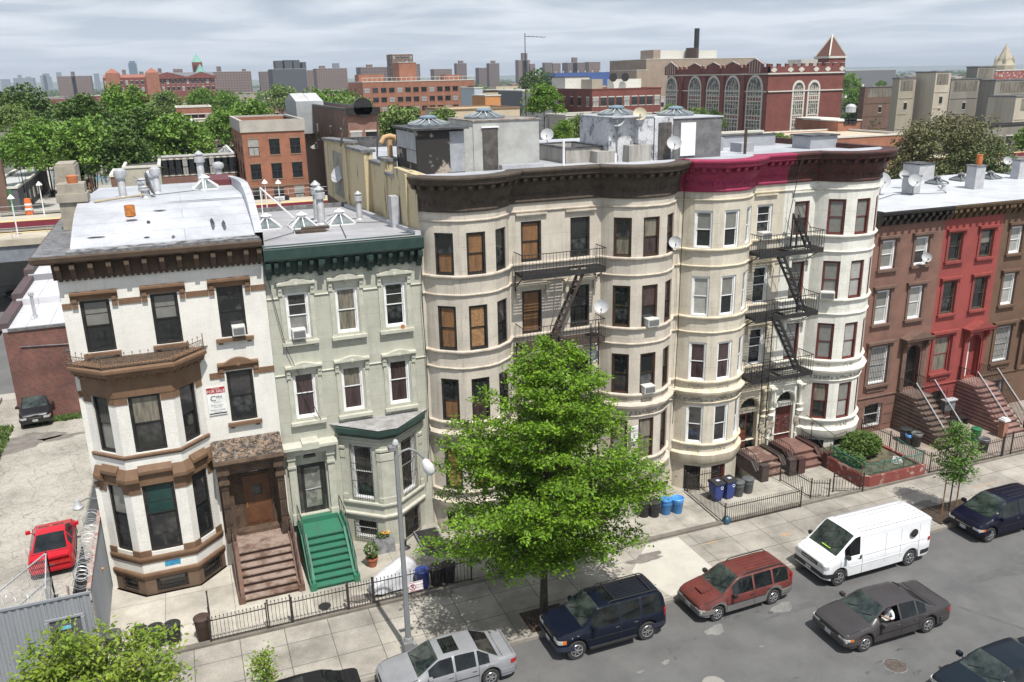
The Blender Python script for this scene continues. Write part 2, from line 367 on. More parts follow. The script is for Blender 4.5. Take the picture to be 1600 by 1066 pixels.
def bracket_mesh(w, d, h, m):
    """scrolled cornice bracket hanging from z=0, projecting to -y"""
    b = MB(); b.prof([(0, 0), (-d, 0), (-d, -h*.28), (-d*.8, -h*.42), (-d*.55, -h*.5), (-d*.42, -h*.75), (-d*.25, -h*.9), (-d*.2, -h), (0, -h)], -w/2, w/2)
    return b.mesh('bracket', m)
def brackets(house, me, path, z, step, off=0.0, skip=0, lab=None):
    P = [Vector(p) for p in path]; tot = sum((b-a).length for a, b in zip(P, P[1:])); n = max(1, round(tot/step)); 
    for k in range(n+1):
        t = tot*k/n; t = min(max(t, .12), tot-.12)
        for a, b in zip(P, P[1:]):
            L = (b-a).length
            if t <= L+1e-6: break
            t -= L
        d = (b-a).normalized(); p = a + d*t + Vector((d.y, -d.x))*off
        link('bracket', me, house, (p.x, p.y, z), math.atan2(d.y, d.x))
def vent_thing(): pass
def turbine(parent, x, y, z, h=1.0, r=.16, name='roof_vent', ball=True):
    b = MB(); b.lathe([(r*1.4, 0), (r, .08), (r*.9, h*.7), (r*.8, h*.72)], 14)
    if ball: b.lathe([(r*.8, h*.7), (r*1.45, h*.78), (r*1.65, h*.9), (r*1.45, h*1.04), (r*.6, h*1.12), (.02, h*1.13)], 14)
    else: b.lathe([(r*1.35, h*.7), (r*1.35, h*.86), (r*.9, h*.88), (r*.9, h*.93), (r*1.3, h*.95), (r*.2, h*1.06)], 14)
    return b.build(name, M_steel, parent, 35, (x, y, z))
def skylight(parent, x, y, z, s=.7, h=.5, name='skylight', mt=None):
    mt = mt or M_white
    b = MB(); b.box(-s, s, -s, s, 0, .14)
    for sx in (-1, 1):
        for sy in (-1, 1): b.bar((sx*s, sy*s, .14), (sx*.15, sy*.15, h), .06)
        b.bar((sx*s, 0, .14), (sx*.12, 0, h), .04); b.bar((0, sx*s, .14), (0, sx*.12, h), .04)
    b.lathe([(.2, h-.02), (.2, h+.1), (.27, h+.12), (.03, h+.25)], 8)
    o = b.build(name, mt, parent, 0, (x, y, z))
    g = MB(); q = s*.97
    for a, c in (((-q, -q), (q, -q)), ((q, -q), (q, q)), ((q, q), (-q, q)), ((-q, q), (-q, -q))): g.poly([(a[0], a[1], .14), (c[0], c[1], .14), (c[0]*.15, c[1]*.15, h-.02), (a[0]*.15, a[1]*.15, h-.02)])
    g.build('pane', mat('skylight glass', (0.10, 0.13, 0.14), 0.15, (0.2, 0.22, 0.22), 3), o)
    return o
def round_skylight(parent, x, y, z, r=1.0, name='skylight'):
    b = MB(); b.lathe([(r, 0), (r, .08), (r*.96, .1), (r*.32, .28), (r*.32, .33)], 18)
    o = b.build(name, mat('skylight metal', (0.17, 0.20, 0.215), 0.4, (0.10, 0.12, 0.13), 4, .2), parent, 0, (x, y, z))
    s = MB()
    for k in range(14):
        a = 2*math.pi*k/14; s.bar((r*math.cos(a), r*math.sin(a), .13), (r*.34*math.cos(a), r*.34*math.sin(a), .31), .05, .03)
    s.build('rib', mat('aged rib paint', (.42, .44, .45), .6), o)
    c = MB(); c.lathe([(r*.42, .33), (r*.42, .39), (r*.3, .45), (.02, .48)], 16); c.build('cap', mat('blue grey cap', (0.16, 0.22, 0.27), .4), o, 30)
    return o

DISH = {}
def dish(x, y, z, az, label, r=.32, mast=.5, wall=False, tone='light'):
    """az: direction it faces, degrees from -y towards +x"""
    m = mat('dish grey', (0.42, 0.43, 0.44), 0.5, (0.34, 0.35, 0.36), 5) if tone != 'tan' else mat('dish tan', (0.50, 0.45, 0.33), 0.5)
    az = -28 if az > 0 else az; t = thing('satellite_dish', label, 'satellite dish', (x, y, z), R(az), 'small satellite dishes on the facades and roofs')
    if wall:
        b = MB().tube([(0, .55, -.1), (0, .2, -.08), (0, .05, .0)], .022); b.build('mounting_arm', M_grayp, t)
    else:
        b = MB().tube([(0, .08, -mast), (0, .08, 0)], .025); b.tube([(0, .08, -mast+.02), (0, .4, -mast)], .02); b.build('mast', M_grayp, t)
    M = Matrix.Rotation(R(62), 4, 'X')
    q = MB(); q.lathe([(.01, .0), (r*.5, .03), (r*.85, .09), (r, .135), (r*1.0, .15), (r*.83, .105), (r*.5, .045), (.01, .015)], 22, M @ Matrix.Translation((0, 0, -.03)), caps=False); q.build('reflector', m, t, 40)
    e = MB(); e.bar((0, -.02, -.28*r/.32), (0, -.42*r/.32, -.02), .022); e.box(-.035, .035, -.47*r/.32, -.4*r/.32, -.05, .05); e.build('feed_arm', M_grayp, t)
    return t
ACM = None
def ac(x, y, z, ang, label, w=.58):
    global ACM
    t = thing('air_conditioner', label, 'air conditioner', (x, y, z), ang, 'air conditioners sitting in the windows')
    b = MB(); b.box(-w/2, w/2, -.36, .12, 0, .36); b.build('case', mat('ac case', (0.62, 0.62, 0.60), .45, (0.5, .5, .48), 3), t)
    g = MB(); g.box(-w/2+.04, w/2-.04, -.366, -.361, .04, .32)
    for k in range(8): g.box(-w/2+.05, w/2-.05, -.376, -.366, .055+k*.033, .068+k*.033)
    g.build('grille', mat('ac grille', (0.22, 0.22, 0.22), .5), t)
    return t
def fence(name, label, pts, h, base=0.0, pick=.13, post=None, finial=True, gate=None, group=None, curb=None, m=None, cat='fence'):
    """iron railing along plan points; every straight run is one panel part"""
    m = m or M_black_iron
    t = thing(name, label, cat, (pts[0][0], pts[0][1], base), 0, group); ox, oy = pts[0]
    for a, b in zip(pts, pts[1:]):
        L = math.dist(a, b); n = max(2, round(L/pick)); p = MB()
        A = Vector((a[0]-ox, a[1]-oy, 0)); Bv = Vector((b[0]-ox, b[1]-oy, 0))
        for f in (.08, h-.12): p.bar(A+Vector((0, 0, f)), Bv+Vector((0, 0, f)), .03, .03)
        for k in range(n+1):
            q = A.lerp(Bv, k/n); p.bar(q+Vector((0, 0, .05)), q+Vector((0, 0, h)), .016)
            if finial: p.lathe([(.001, h+.07), (.022, h+.02), (.022, h), (.005, h-.02)][::-1], 4, Matrix.Translation(q))
        p.build('railing', m, t)
        if curb: 
            c = MB(); c.bar(A+Vector((0, 0, -base+curb/2)), Bv+Vector((0, 0, -base+curb/2)), .26, curb); c.build('curb_stone', mat('fence kerb stone', (0.16, 0.15, 0.14), .85, (0.09, .08, .075), 2, .2), t)
    for a in pts:
        q = Vector((a[0]-ox, a[1]-oy, 0)); p = MB(); p.bar(q, q+Vector((0, 0, h+.05)), .05); p.lathe([(.03, h+.05), (.045, h+.09), (.01, h+.14)], 8, Matrix.Translation(q)); p.build('post', m, t)
    return t
def stoop(house, x0, x1, yb, yt, z0, z1, n, m, m_cheek, cheek=.24, land=0.0, rails=None, name='stoop', lip=.03, flare=0.0, cheek_h=0.12, newel=.0):
    """steps climbing from yb to yt (towards the house), landing from yt to yt+land"""
    b = MB(); tm = 1 if isinstance(m, list) else 0; dz = (z1-z0)/n; dy = (yt-yb)/(n-1) if n > 1 else 0
    for k in range(n):
        y = yb + dy*k; z = z0+dz*(k+1); e = flare*max(0, (1-k/2.0)) 
        y2 = yt+land if k == n-1 else y+dy+.02
        b.box(x0-e, x1+e, y+.03, yt+land, z-dz, z-.05 - .0005*k); b.box(x0-e, x1+e, y-lip, y2, z-.05, z, tm)
    o = b.build(name, m, house)
    if cheek:
        for sx, xa, xb in ((-1, x0-cheek, x0), (1, x1, x1+cheek)):
            c = MB(); c.prof([(yb-.05, z0), (yb-.05, z0+dz+cheek_h), (yb+.25, z0+dz+cheek_h), (yt, z1+cheek_h), (yt+land, z1+cheek_h), (yt+land, z0)], xa, xb)
            c.build('cheek_wall', m_cheek, o)
            if newel: q = MB(); q.box(xa-.05, xb+.05, yb-.32, yb-.03, z0, z0+newel); q.box(xa-.07, xb+.07, yb-.34, yb-.01, z0+newel, z0+newel+.06); q.build('newel', m_cheek, o)
    if rails:
        rh, xs, rm, pk = rails
        for x in xs:
            r = MB(); prof = [(yb-.02, z0+dz), (yt, z1), (yt+land, z1)]
            top = [Vector((x, y, z+cheek_h*bool(cheek)+rh)) for y, z in prof]; low = [Vector((x, y, z+cheek_h*bool(cheek)+.08)) for y, z in prof]
            r.tube(top, .02, 6); r.tube(low, .012, 5)
            for a, c, a2, c2 in zip(top, top[1:], low, low[1:]):
                L = (c-a).length; k2 = max(1, round(L/pk))
                for k in range(k2+1): r.bar(a2.lerp(c2, k/k2)-Vector((0, 0, .07)), a.lerp(c, k/k2), .016)
            r.build('handrail', rm, o)
    return o
# ------------------------------------------------------------------ ground
Y0 = 34.6
def splitp(path, wins):
    """pieces of a path left between windows: wins = (segment, s centre or None, width)"""
    out = []; cur = [path[0]]
    for i, (a, b) in enumerate(zip(path, path[1:])):
        A = Vector(a); B = Vector(b); L = (B-A).length; d = (B-A)/L
        for s, w in sorted(((L/2 if s is None else s), w) for j, s, w in wins if j == i):
            p = A+d*(s-w/2); q = A+d*(s+w/2)
            if (Vector(cur[-1])-p).length > .02: cur.append(tuple(p))
            if len(cur) > 1: out.append(cur)
            cur = [tuple(q)]
        if (Vector(cur[-1])-B).length > .02: cur.append(b)
    if len(cur) > 1: out.append(cur)
    return out
def bandm(house, name, path, wins, z0, z1, off, m, bevel=0.0):
    for p in splitp(path, wins):
        if sum(math.dist(a, c) for a, c in zip(p, p[1:])) < .05: continue
        b = MB(); b.sweep(p, [(-.05, z0), (off-bevel, z0), (off, z0+bevel), (off, z1-bevel), (off-bevel, z1), (-.05, z1)] if bevel else [(-.05, z0), (off, z0), (off, z1), (-.05, z1)])
        b.build(name, m, house)
def course(house, name, path, z, h, off, m):
    """moulded string course: torus over a fillet"""
    return MB().sweep(path, [(-.04, z), (off*.45, z), (off*.6, z+h*.3), (off, z+h*.5), (off, z+h*.85), (off*.7, z+h), (-.04, z+h)]).build(name, m, house, 40)

gm = mat('distant ground', (0.075, 0.085, 0.06), 0.95, (0.13, 0.12, 0.105), 0.02, 0.2, 0.3)
b = MB(); b.quad((-5900, -280, -1), (12400, -280, -1), (12400, 9250, -1), (-5900, 9250, -1)); structure(b.build('ground', gm))
m_road = mat('asphalt', (0.125, 0.125, 0.124), 0.9, (0.088, 0.088, 0.09), 0.5, 0.34, 38.0, 0.5, lo=.38, hi=.66)
b = MB(); b.box(-120, 190, 12.2, 24.86, -.9, 0); structure(b.build('road', m_road))
m_walk = brick('sidewalk slabs', (0.345, 0.32, 0.28), (0.285, 0.265, 0.235), (0.12, 0.11, 0.10), 1.62, 1.4, 0.018, 0.42, 0.9, 0.0, 0.45, True, 0.2)
m_kerb = mat('kerb stone', (0.27, 0.25, 0.22), .85, (0.19, 0.17, 0.15), 2, .15)
b = MB(); b.box(-120, 190, 24.86, 25.03, -.9, .13); structure(b.build('kerb', m_kerb))
b = MB(); b.box(-120, 190, 25.035, 29.05, -.9, .134); structure(b.build('sidewalk', m_walk))
b = MB(); b.box(-120, 190, 9.5, 12.2, -.9, .13); structure(b.build('far_pavement', m_walk))
m_yard = brick('yard concrete', (0.46, 0.43, 0.375), (0.42, 0.39, 0.34), (0.2, 0.18, 0.16), 2.6, 2.2, 0.014, 0.28, 0.9, 0.0, 0.6, True, 0.15)
m_yard2 = brick('areaway concrete', (0.36, 0.335, 0.29), (0.33, 0.31, 0.27), (0.18, 0.165, 0.15), 2.2, 2.4, 0.014, 0.35, 0.9, 0.0, 0.7, True, 0.15)
b = MB(); b.box(-4.7, 2.9, 29.05, 35.0, -.9, .10); structure(b.build('front_yard', m_yard))
b = MB(); b.box(2.9, 9.3, 29.05, 35.0, -.9, .09); structure(b.build('front_yard', m_yard2))
b = MB(); b.box(9.3, 21.55, 29.05, 32.6, -.9, .10); b.box(9.3, 13.2, 32.6, 35, -.9, -.3); b.box(13.2, 17.9, 32.6, 35, -.9, .095); b.box(17.9, 21.55, 32.6, 35, -.9, -.3); structure(b.build('front_yard', m_yard2))
b = MB(); b.box(21.55, 34.0, 29.05, 32.3, -.9, .10); b.box(21.55, 26, 32.3, 35, -.95, -.6); b.box(26, 29.9, 32.3, 35, -.9, .09); b.box(29.9, 34, 32.3, 35, -.95, -.5); structure(b.build('front_yard', m_yard2))
b = MB(); b.box(34.0, 60, 29.05, 35.0, -.9, .10); structure(b.build('front_yard', mat('brown yard stone', (0.25, 0.2, 0.17), .9, (0.33, .29, .25), .8, .1)))
b = MB(); b.box(-4.65, 34.2, 29.0, 29.25, .0, .24); b.box(34.2, 60, 29.0, 29.25, 0, .22); structure(b.build('yard_kerb', mat('dark kerb', (0.13, 0.115, 0.10), .9, (0.20, .18, .15), 1.5, .2)))
m_lot = mat('cracked concrete', (0.37, 0.35, 0.31), .92, (0.25, 0.235, 0.205), 0.3, 0.16, 9.0, 0.3, lo=.42, hi=.62)
def cracks(m, scale, wd=.02, dark=.45):
    t = m.node_tree; n = t.nodes; l = t.links; b_ = n['Principled BSDF']; src = b_.inputs['Base Color'].links[0].from_socket
    tc = n.new('ShaderNodeTexCoord'); nz = n.new('ShaderNodeTexNoise'); nz.inputs['Scale'].default_value = 1.5; nz.inputs['Detail'].default_value = 5
    l.new(tc.outputs['Object'], nz.inputs['Vector']); mv = n.new('ShaderNodeVectorMath'); mv.operation = 'MULTIPLY_ADD'; mv.inputs[1].default_value = (.7, .7, .7)
    l.new(nz.outputs['Color'], mv.inputs[0]); l.new(tc.outputs['Object'], mv.inputs[2])
    v = n.new('ShaderNodeTexVoronoi'); v.feature = 'DISTANCE_TO_EDGE'; v.inputs['Scale'].default_value = scale; l.new(mv.outputs[0], v.inputs['Vector'])
    r = n.new('ShaderNodeMapRange'); r.inputs[1].default_value = 0; r.inputs[2].default_value = wd; r.inputs[3].default_value = dark; r.inputs[4].default_value = 1; l.new(v.outputs['Distance'], r.inputs[0])
    s = n.new('ShaderNodeVectorMath'); s.operation = 'SCALE'; l.new(src, s.inputs[0]); l.new(r.outputs[0], s.inputs['Scale']); l.new(s.outputs[0], b_.inputs['Base Color'])
cracks(m_lot, .9, .02, .5); cracks(m_road, .11, .002, .8)
b = MB(); b.box(-26, -4.75, 29.05, 62, -.9, .05); structure(b.build('parking_lot', m_lot))
m_patch = mat('pale road patch', (0.22, 0.215, 0.20), .9, (0.15, .15, .145), 1.2, .15, 12)
def blob(name, cx, cy, rx, ry, z, m, seed, n=22, rot=0):
    q = random.Random(seed); pts = []
    ph = [q.uniform(0, 6.28) for _ in range(4)]
    for k in range(n):
        a = 2*math.pi*k/n; f = 1+.22*math.sin(2*a+ph[0])+.16*math.sin(3*a+ph[1])+.12*math.sin(5*a+ph[2])+.08*math.sin(9*a+ph[3])
        x, y = rx*f*math.cos(a), ry*f*math.sin(a); pts.append((cx+x*math.cos(rot)-y*math.sin(rot), cy+x*math.sin(rot)+y*math.cos(rot), z))
    return _blob(name, pts, m)
def _blob(name, pts, m):
    b = MB(); b.poly(pts); return structure(b.build(name, m))
for k, (px, py, rx, ry) in enumerate([(1221, 950, .62, .22), (1118, 985, .34, .3), (1040, 1035, .16, .1), (1140, 940, .25, .12), (1000, 1050, .12, .06), (1190, 1010, .1, .05)]):
    p = at(px, py, Z=0); blob('road_patch', p.x, p.y, rx, ry, .004, m_patch, k)
m_stain = mat('damp stain', (0.15, 0.135, 0.12), .8, (0.22, .2, .18), 2, .2)
for k, (px, py, rx, ry, z) in enumerate([(1010, 872, .9, .28, .139), (1440, 790, .8, .35, .139), (42, 690, 1.6, 1.3, .055), (95, 683, 1.2, .35, .055), (680, 920, .9, .5, .139), (560, 935, .4, .3, .139)]):
    p = at(px, py, Z=z); blob('pavement_stain', p.x, p.y, rx, ry, z+.006, m_stain, 20+k)
m_oil = mat('oil stain', (0.055, 0.055, 0.056), .7, (0.10, .10, .10), 4, .3, lo=.35, hi=.6); m_seal = mat('road repair', (0.085, 0.085, 0.086), .9, (0.11, .11, .11), 2, .2)
q = random.Random(19)
for k in range(34):
    px, py = q.uniform(1020, 1590), q.uniform(850, 1060); p = at(px, py, Z=0)
    if p.y < 24.6: blob('oil_stain', p.x, p.y, q.uniform(.04, .3), q.uniform(.03, .12), .003+k*.00005, m_oil, 60+k)
for k in range(60):
    p = at(q.uniform(340, 1590), q.uniform(740, 1040), Z=.14)
    if 25.1 < p.y < 28.9: blob('chewing_gum_spot', p.x, p.y, q.uniform(.015, .06), q.uniform(.015, .05), .1405, m_oil, 120+k, 8)
blob('road_repair', 34.5, 21.6, 6.5, .5, .0025, m_seal, 91, 40, .03); blob('road_repair', 21.5, 22.6, 2.2, .22, .0026, m_seal, 92, 30, .0); blob('road_repair', 27.5, 17.8, .12, 3.0, .0027, m_seal, 93, 30, .5)
b = MB(); q2_ = random.Random(3)
for k in range(260):
    x = q2_.uniform(-2, 44); y = 24.83-abs(q2_.gauss(0, .12)); s = q2_.uniform(.01, .035); b.poly([(x, y, .006), (x+s, y+s*.3, .012), (x+s*.5, y+s, .006)])
tag(b.build('gutter_litter', mat('dry litter', (.22, .19, .13), .9, (.08, .07, .05), 20, .4)), kind='stuff')
m_clean = mat('new concrete', (0.47, 0.45, 0.40), .9, (0.42, .40, .36), 1.5, .08)
b = MB(); b.poly([(16.2, 25.1, .139), (18.9, 25.1, .139), (18.9, 28.9, .139), (17.3, 28.9, .139), (15.6, 27.2, .139)]); structure(b.build('pavement_patch', m_clean))
m_orange = mat('orange utility paint', (0.42, 0.24, 0.09), .9, (0.34, .27, .2), 6, .3, lo=.35, hi=.55)
for k, (px, py, rx, ry) in enumerate([(700, 905, .5, .05), (1228, 835, .28, .1), (1110, 848, .6, .04), (1540, 757, .9, .05)]):
    p = at(px, py, Z=.139); blob('pavement_marking', p.x, p.y, rx, ry, .139, m_orange, 40+k)
# weeds between the lot and its wall
m_weed = mat('weeds', (0.06, 0.11, 0.02), .8, (0.10, 0.15, 0.04), 6, .4)
def turf(name, x0, x1, y0, y1, z, n, h, m, seed):
    q = np.random.default_rng(seed); c = np.stack([q.uniform(x0, x1, n), q.uniform(y0, y1, n), np.full(n, z)], 1)
    a = q.uniform(0, 6.28, n); u = np.stack([np.cos(a), np.sin(a), 0*a], 1)*h*.35; t = np.stack([q.normal(0, .35, n)*h, q.normal(0, .35, n)*h, q.uniform(.4, 1, n)*h], 1)
    V = np.stack([c-u, c+u, c+t], 1).reshape(-1, 3); F = [(3*k, 3*k+1, 3*k+2) for k in range(n)]
    me = D.meshes.new(name); me.from_pydata(V.tolist(), [], F); me.materials.append(m); return tag(link(name, me), kind='stuff')
turf('weeds', -12.3, -11.3, 38, 56.5, .05, 2600, .28, m_weed, 3)
turf('weeds', -10.6, -7.4, 56.2, 57.0, .05, 900, .25, m_weed, 4)
turf('weeds', 10.9, 11.6, 25.15, 25.7, .14, 260, .16, m_weed, 5)

# ================================================================== white house with brown trim
M_wb = brick('white painted brick', (0.74, 0.725, 0.68), (0.71, 0.695, 0.65), (0.64, 0.625, 0.585), .22, .075, .005, .10, .7, .5, .7, False, .12, .12)
M_bt = mat('brown trim', (0.17, 0.10, 0.058), .75, (0.13, 0.075, 0.043), 2.5, .1)
M_btd = mat('dark brown cornice', (0.098, 0.066, 0.044), .8, (0.065, 0.043, 0.03), 2.5, .15)
M_bs = mat('brownstone base', (0.15, 0.10, 0.068), .9, (0.10, 0.065, 0.045), 1.5, .12, bump=.2)
H = thing('white_brick_house', 'white painted brick corner house with brown trim, two storey angled bay and silver roof', 'house')
xl, xr = -4.6, 2.73
P = [(xl, Y0), (xr, Y0)]; sx = lambda x: x-xl
facade(H, P, 0, 14.0, [(0, sx(-3.5), 1.02, 10.28, 2.04, dict(col=M_blackp, kinds='bh', storm=True)), (0, sx(-1.07), .98, 10.28, 2.04, dict(kinds='bh', storm=True)), (0, sx(1.36), 1.0, 10.26, 2.1, dict(kinds='gh', storm=True)),
    (0, sx(1.35), 1.03, 6.62, 2.2, dict(kinds='ig')), (0, sx(1.4), 1.75, 1.5, 3.2, None)], M_wb)
BP = [(-4.42, Y0), (-3.28, 33.5), (-1.23, 33.5), (-.14, Y0)]
wf2 = [(0, None, .82, 6.36, 2.33, dict(kinds='ib')), (1, None, 1.15, 6.36, 2.33, dict(kinds='Ci')), (2, None, .86, 6.36, 2.33, dict(kinds='ih'))]
wf1 = [(0, None, .84, 2.02, 2.93, dict(kinds='bi', sash=.56)), (1, None, 1.19, 2.02, 2.93, dict(kinds='ti', storm=True, sash=.55)), (2, None, .88, 2.02, 2.93, dict(kinds='ih', sash=.5))]
wb_ = [(0, None, .75, .2, .62, dict(kinds='hh', grill=1)), (1, None, 1.2, .2, .62, dict(kinds='bi', grill=1)), (2, None, 1.0, .2, .66, dict(kinds='hh', grill=1))]
facade(H, BP, .82, 10.0, wf2+wf1, M_wb, 'bay_wall')
facade(H, BP, 0, .82, wb_, M_bs, 'basement_wall')
MB().sweep(BP, [(-.05, 0), (.1, 0), (.1, .1), (-.05, .1)]).build('plinth', M_bs, H)
w2 = [(j, s, w+.02) for j, s, w, z, h, o in wf2]; w1 = [(j, s, w+.02) for j, s, w, z, h, o in wf1]
course(H, 'string_course', BP, .84, .27, .10, M_bt); course(H, 'string_course', BP, 1.55, .3, .10, M_bt)
bandm(H, 'pier_base', BP, w1, 1.85, 2.12, .05, M_bt); course(H, 'sill_course', BP, 6.14, .17, .1, M_bt)
bandm(H, 'pier_capital', BP, w1, 4.62, 4.96, .03, M_bt); bandm(H, 'frieze_band', BP, [], 4.96, 5.32, .05, M_bt)
b = MB()
for i, (mx_, my_, an, L) in enumerate(segs(BP)):
    a = Vector(BP[i]); d = (Vector(BP[i+1])-a)/L; c0, c1 = (L/2-.42, L/2+.42) if i != 1 else (L/2-.62, L/2+.62)
    b.sweep([tuple(a+d*c0), tuple(a+d*c1)], [(-.02, 5.36), (.08, 5.36), (.2, 5.5), (.2, 5.62), (.04, 5.82), (-.02, 5.82)])
for p in splitp(BP, [(0, None, .86), (1, None, 1.26), (2, None, .86)]): b.sweep(p, [(-.02, 5.1), (.12, 5.1), (.24, 5.22), (.24, 5.36), (.06, 5.72), (-.02, 5.72)])
b.build('bay_hood', M_bt, H)
bandm(H, 'pier_capital', BP, w2, 8.4, 8.7, .03, M_bt); bandm(H, 'frieze_band', BP, [], 8.7, 9.36, .05, M_bt)
MB().sweep(BP, [(-.05, 9.34), (.1, 9.34), (.14, 9.5), (.34, 9.6), (.38, 9.72), (.5, 9.82), (.5, 9.92), (.3, 10.02), (-.05, 10.03)]).build('bay_cornice', M_bt, H)
bm_ = bracket_mesh(.1, .3, .24, M_bt)
brackets(H, bm_, BP, 9.62, .34, .06)
MB().poly([(x, y, 10.02) for x, y in [(-4.9, Y0), (-3.5, 33.1), (-1.0, 33.1), (.3, Y0)]]).build('bay_roof', mat('bay roof tar', (0.05, 0.035, 0.025), .9, (0.11, .075, .05), 4, .3), H)
# scrolled iron cresting round the bay roof
b = MB(); cp = [(-4.78, 34.3), (-3.5, 33.15), (-1.0, 33.15), (.12, 34.3)]
for a, c in zip(cp, cp[1:]):
    L = math.dist(a, c); n = round(L/.27); A = Vector((*a, 10.03)); B = Vector((*c, 10.03)); d = (B-A).normalized()
    b.bar(A+Vector((0, 0, .03)), B+Vector((0, 0, .03)), .03); b.bar(A+Vector((0, 0, .34)), B+Vector((0, 0, .34)), .025)
    for k in range(n):
        p = A.lerp(B, (k+.5)/n)+Vector((0, 0, .185))
        b.tube([p+d*(.11*math.cos(t*.7)*(1-t*.05))+Vector((0, 0, .13*math.sin(t*.7)*(1-t*.05))) for t in range(0, 14)], .012, 4)
        q = A.lerp(B, k/n); b.bar(q, q+Vector((0, 0, .5)), .016); b.lathe([(.001, .47), (.03, .5), (.001, .56)], 5, Matrix.Translation(q)); 
for a in cp[1:3]+[cp[3], cp[0]]: b.bar(Vector((*a, 10.0)), Vector((*a, 10.62)), .035)
b.build('iron_cresting', mat('rusty brown iron', (0.13, 0.08, 0.05), .7, (0.07, .045, .03), 8, .3), H)
def hoodb(house, cx, z0, z1, w, m, ear=.2, drop=.28, y=Y0, off=.2, ped=0.0, key=False):
    b = MB(); b.prof([(y+.02, z0), (y-off*.25, z0), (y-off*.3, z0+.1), (y-off*.6, z1-.14), (y-off, z1-.08), (y-off, z1), (y+.02, z1+.03)], cx-w/2, cx+w/2)
    for s in (-1, 1): b.box(cx+s*(w/2-.03)-(ear if s > 0 else 0), cx+s*(w/2-.03)+(ear if s < 0 else 0), y-off*.45, y+.02, z0-drop, z0+.098); b.box(cx+s*(w/2-.05)-(ear*.8 if s > 0 else 0), cx+s*(w/2-.05)+(ear*.8 if s < 0 else 0), y-off*.62, y+.01, z0-.05, z0+.09)
    if ped: 
        n = 8; pts = [(cx-w*.36, z1+.01)]+[(cx-w*.30+w*.6*k/n, z1+.01+ped*math.sin(math.pi*(k+.4)/(n+.8))) for k in range(n+1)]+[(cx+w*.36, z1+.01)]
        i = len(b.v); b.v += [(x, y-off*.9, z) for x, z in pts]+[(x, y+.02, z) for x, z in pts]; m_ = len(pts)
        b.f.append(tuple(i+k for k in range(m_))); b.m.append(0)
        for k in range(m_-1): b.f.append((i+k, i+k+1, i+m_+k+1, i+m_+k)); b.m.append(0)
        b.lathe([(.07, 0), (.08, .02), (.05, .035), (.01, .04)], 10, Matrix.Translation((cx, y-off*.9, (z0+z1)/2+.08)) @ Matrix.Rotation(R(90), 4, 'X'))
    return b.build('window_hood', m, house)
for cx in (-3.48, -1.07, 1.37): hoodb(H, cx, 12.34, 12.66, 1.62, M_bt)
hoodb(H, 1.34, 8.88, 9.2, 1.6, M_bt, ped=.2)
bandm(H, 'brick_band', P, [(0, sx(-3.48), 1.6), (0, sx(-1.07), 1.6), (0, sx(1.37), 1.6)], 12.05, 12.28, .035, M_bt)
bandm(H, 'brick_band', [(.2, Y0), (xr, Y0)], [(0, 1.14, 1.56)], 8.58, 8.83, .035, M_bt); bandm(H, 'brick_band', [(xl, Y0), (-4.3, Y0)], [], 8.58, 8.83, .035, M_bt)
bandm(H, 'brick_band', [(xl, Y0), (-4.3, Y0)], [], 4.75, 5.0, .035, M_bt)
for cx, z, w in ((-3.5, 10.14, 1.3), (-1.05, 10.14, 1.3), (1.35, 10.1, 1.45), (1.35, 6.47, 1.35)): box_part(H, 'window_sill', M_bt, (cx-w/2, cx+w/2, Y0-.17, Y0+.05, z, z+.13), (cx-w/2+.1, cx-w/2+.25, Y0-.1, Y0+.04, z-.1, z-.001), (cx+w/2-.25, cx+w/2-.1, Y0-.1, Y0+.04, z-.1, z-.001))
CP = [(xl, 52), (xl, Y0), (xr, Y0)]
MB().sweep(CP, [(-.05, 13.2), (.1, 13.2), (.12, 13.78), (.3, 13.82), (.55, 13.88), (.68, 13.96), (.72, 14.12), (.70, 14.17), (-.05, 14.18)]).build('cornice', M_btd, H)
b = MB(); 
for k in range(36): b.box(xl+.08+k*.202, xl+.2+k*.202, Y0-.115, Y0-.02, 13.13, 13.199)
b.build('dentil_course', M_btd, H)
brackets(H, bracket_mesh(.17, .5, .62, M_btd), [(xl, Y0), (xr, Y0)], 13.83, .6, .09)
# roof that humps up behind the cornice and falls to the rear
zr = lambda y: 14.2 if y <= 34.9 else (14.2+1.1*math.sin(min(1, (y-34.9)/5.5)*math.pi/2) - max(0, y-40.4)*.055)
b = MB(); ys = [34.2, 34.9, 35.6, 36.5, 37.5, 38.5, 40, 42, 45, 48, 52]
for a, c in zip(ys, ys[1:]): b.quad((xl+.55, a, zr(a)), (xr-.14, a, zr(a)), (xr-.14, c, zr(c)), (xl+.55, c, zr(c)))
b.quad((xl+.55, 34.2, 14.19), (xl+.55, 34.2, 14.1), (xr-.14, 34.2, 14.1), (xr-.14, 34.2, 14.19))
b.build('roof', M_roofw, H, 40)
b = MB()
for a, c in zip(ys[1:], ys[2:]): b.quad((xl+.55, a, zr(a)), (xl+.55, c, zr(c)), (xl+.55, c, 14.18), (xl+.55, a, 14.18))
b.quad((xl-.65, 34, 14.185), (xl+.56, 34, 14.185), (xl+.56, 52, 14.185), (xl-.65, 52, 14.185)); b.box(xl+.5, xr-.05, 34.0, 34.22, 14.1, 14.27)
b.build('roof_flashing', M_lead, H)
MB().poly([(xl+.5, 34.0, 14.275), (xr-.1, 34.0, 14.275), (xr-.1, 34.62, 14.275), (xl+.5, 34.62, 14.275)]).build('tarred_edge', mat('tarred roof edge', (.05, .048, .048), .8, (.26, .26, .27), 2.6, .3, lo=.42, hi=.58), H)
b = MB(); n = len(ys)
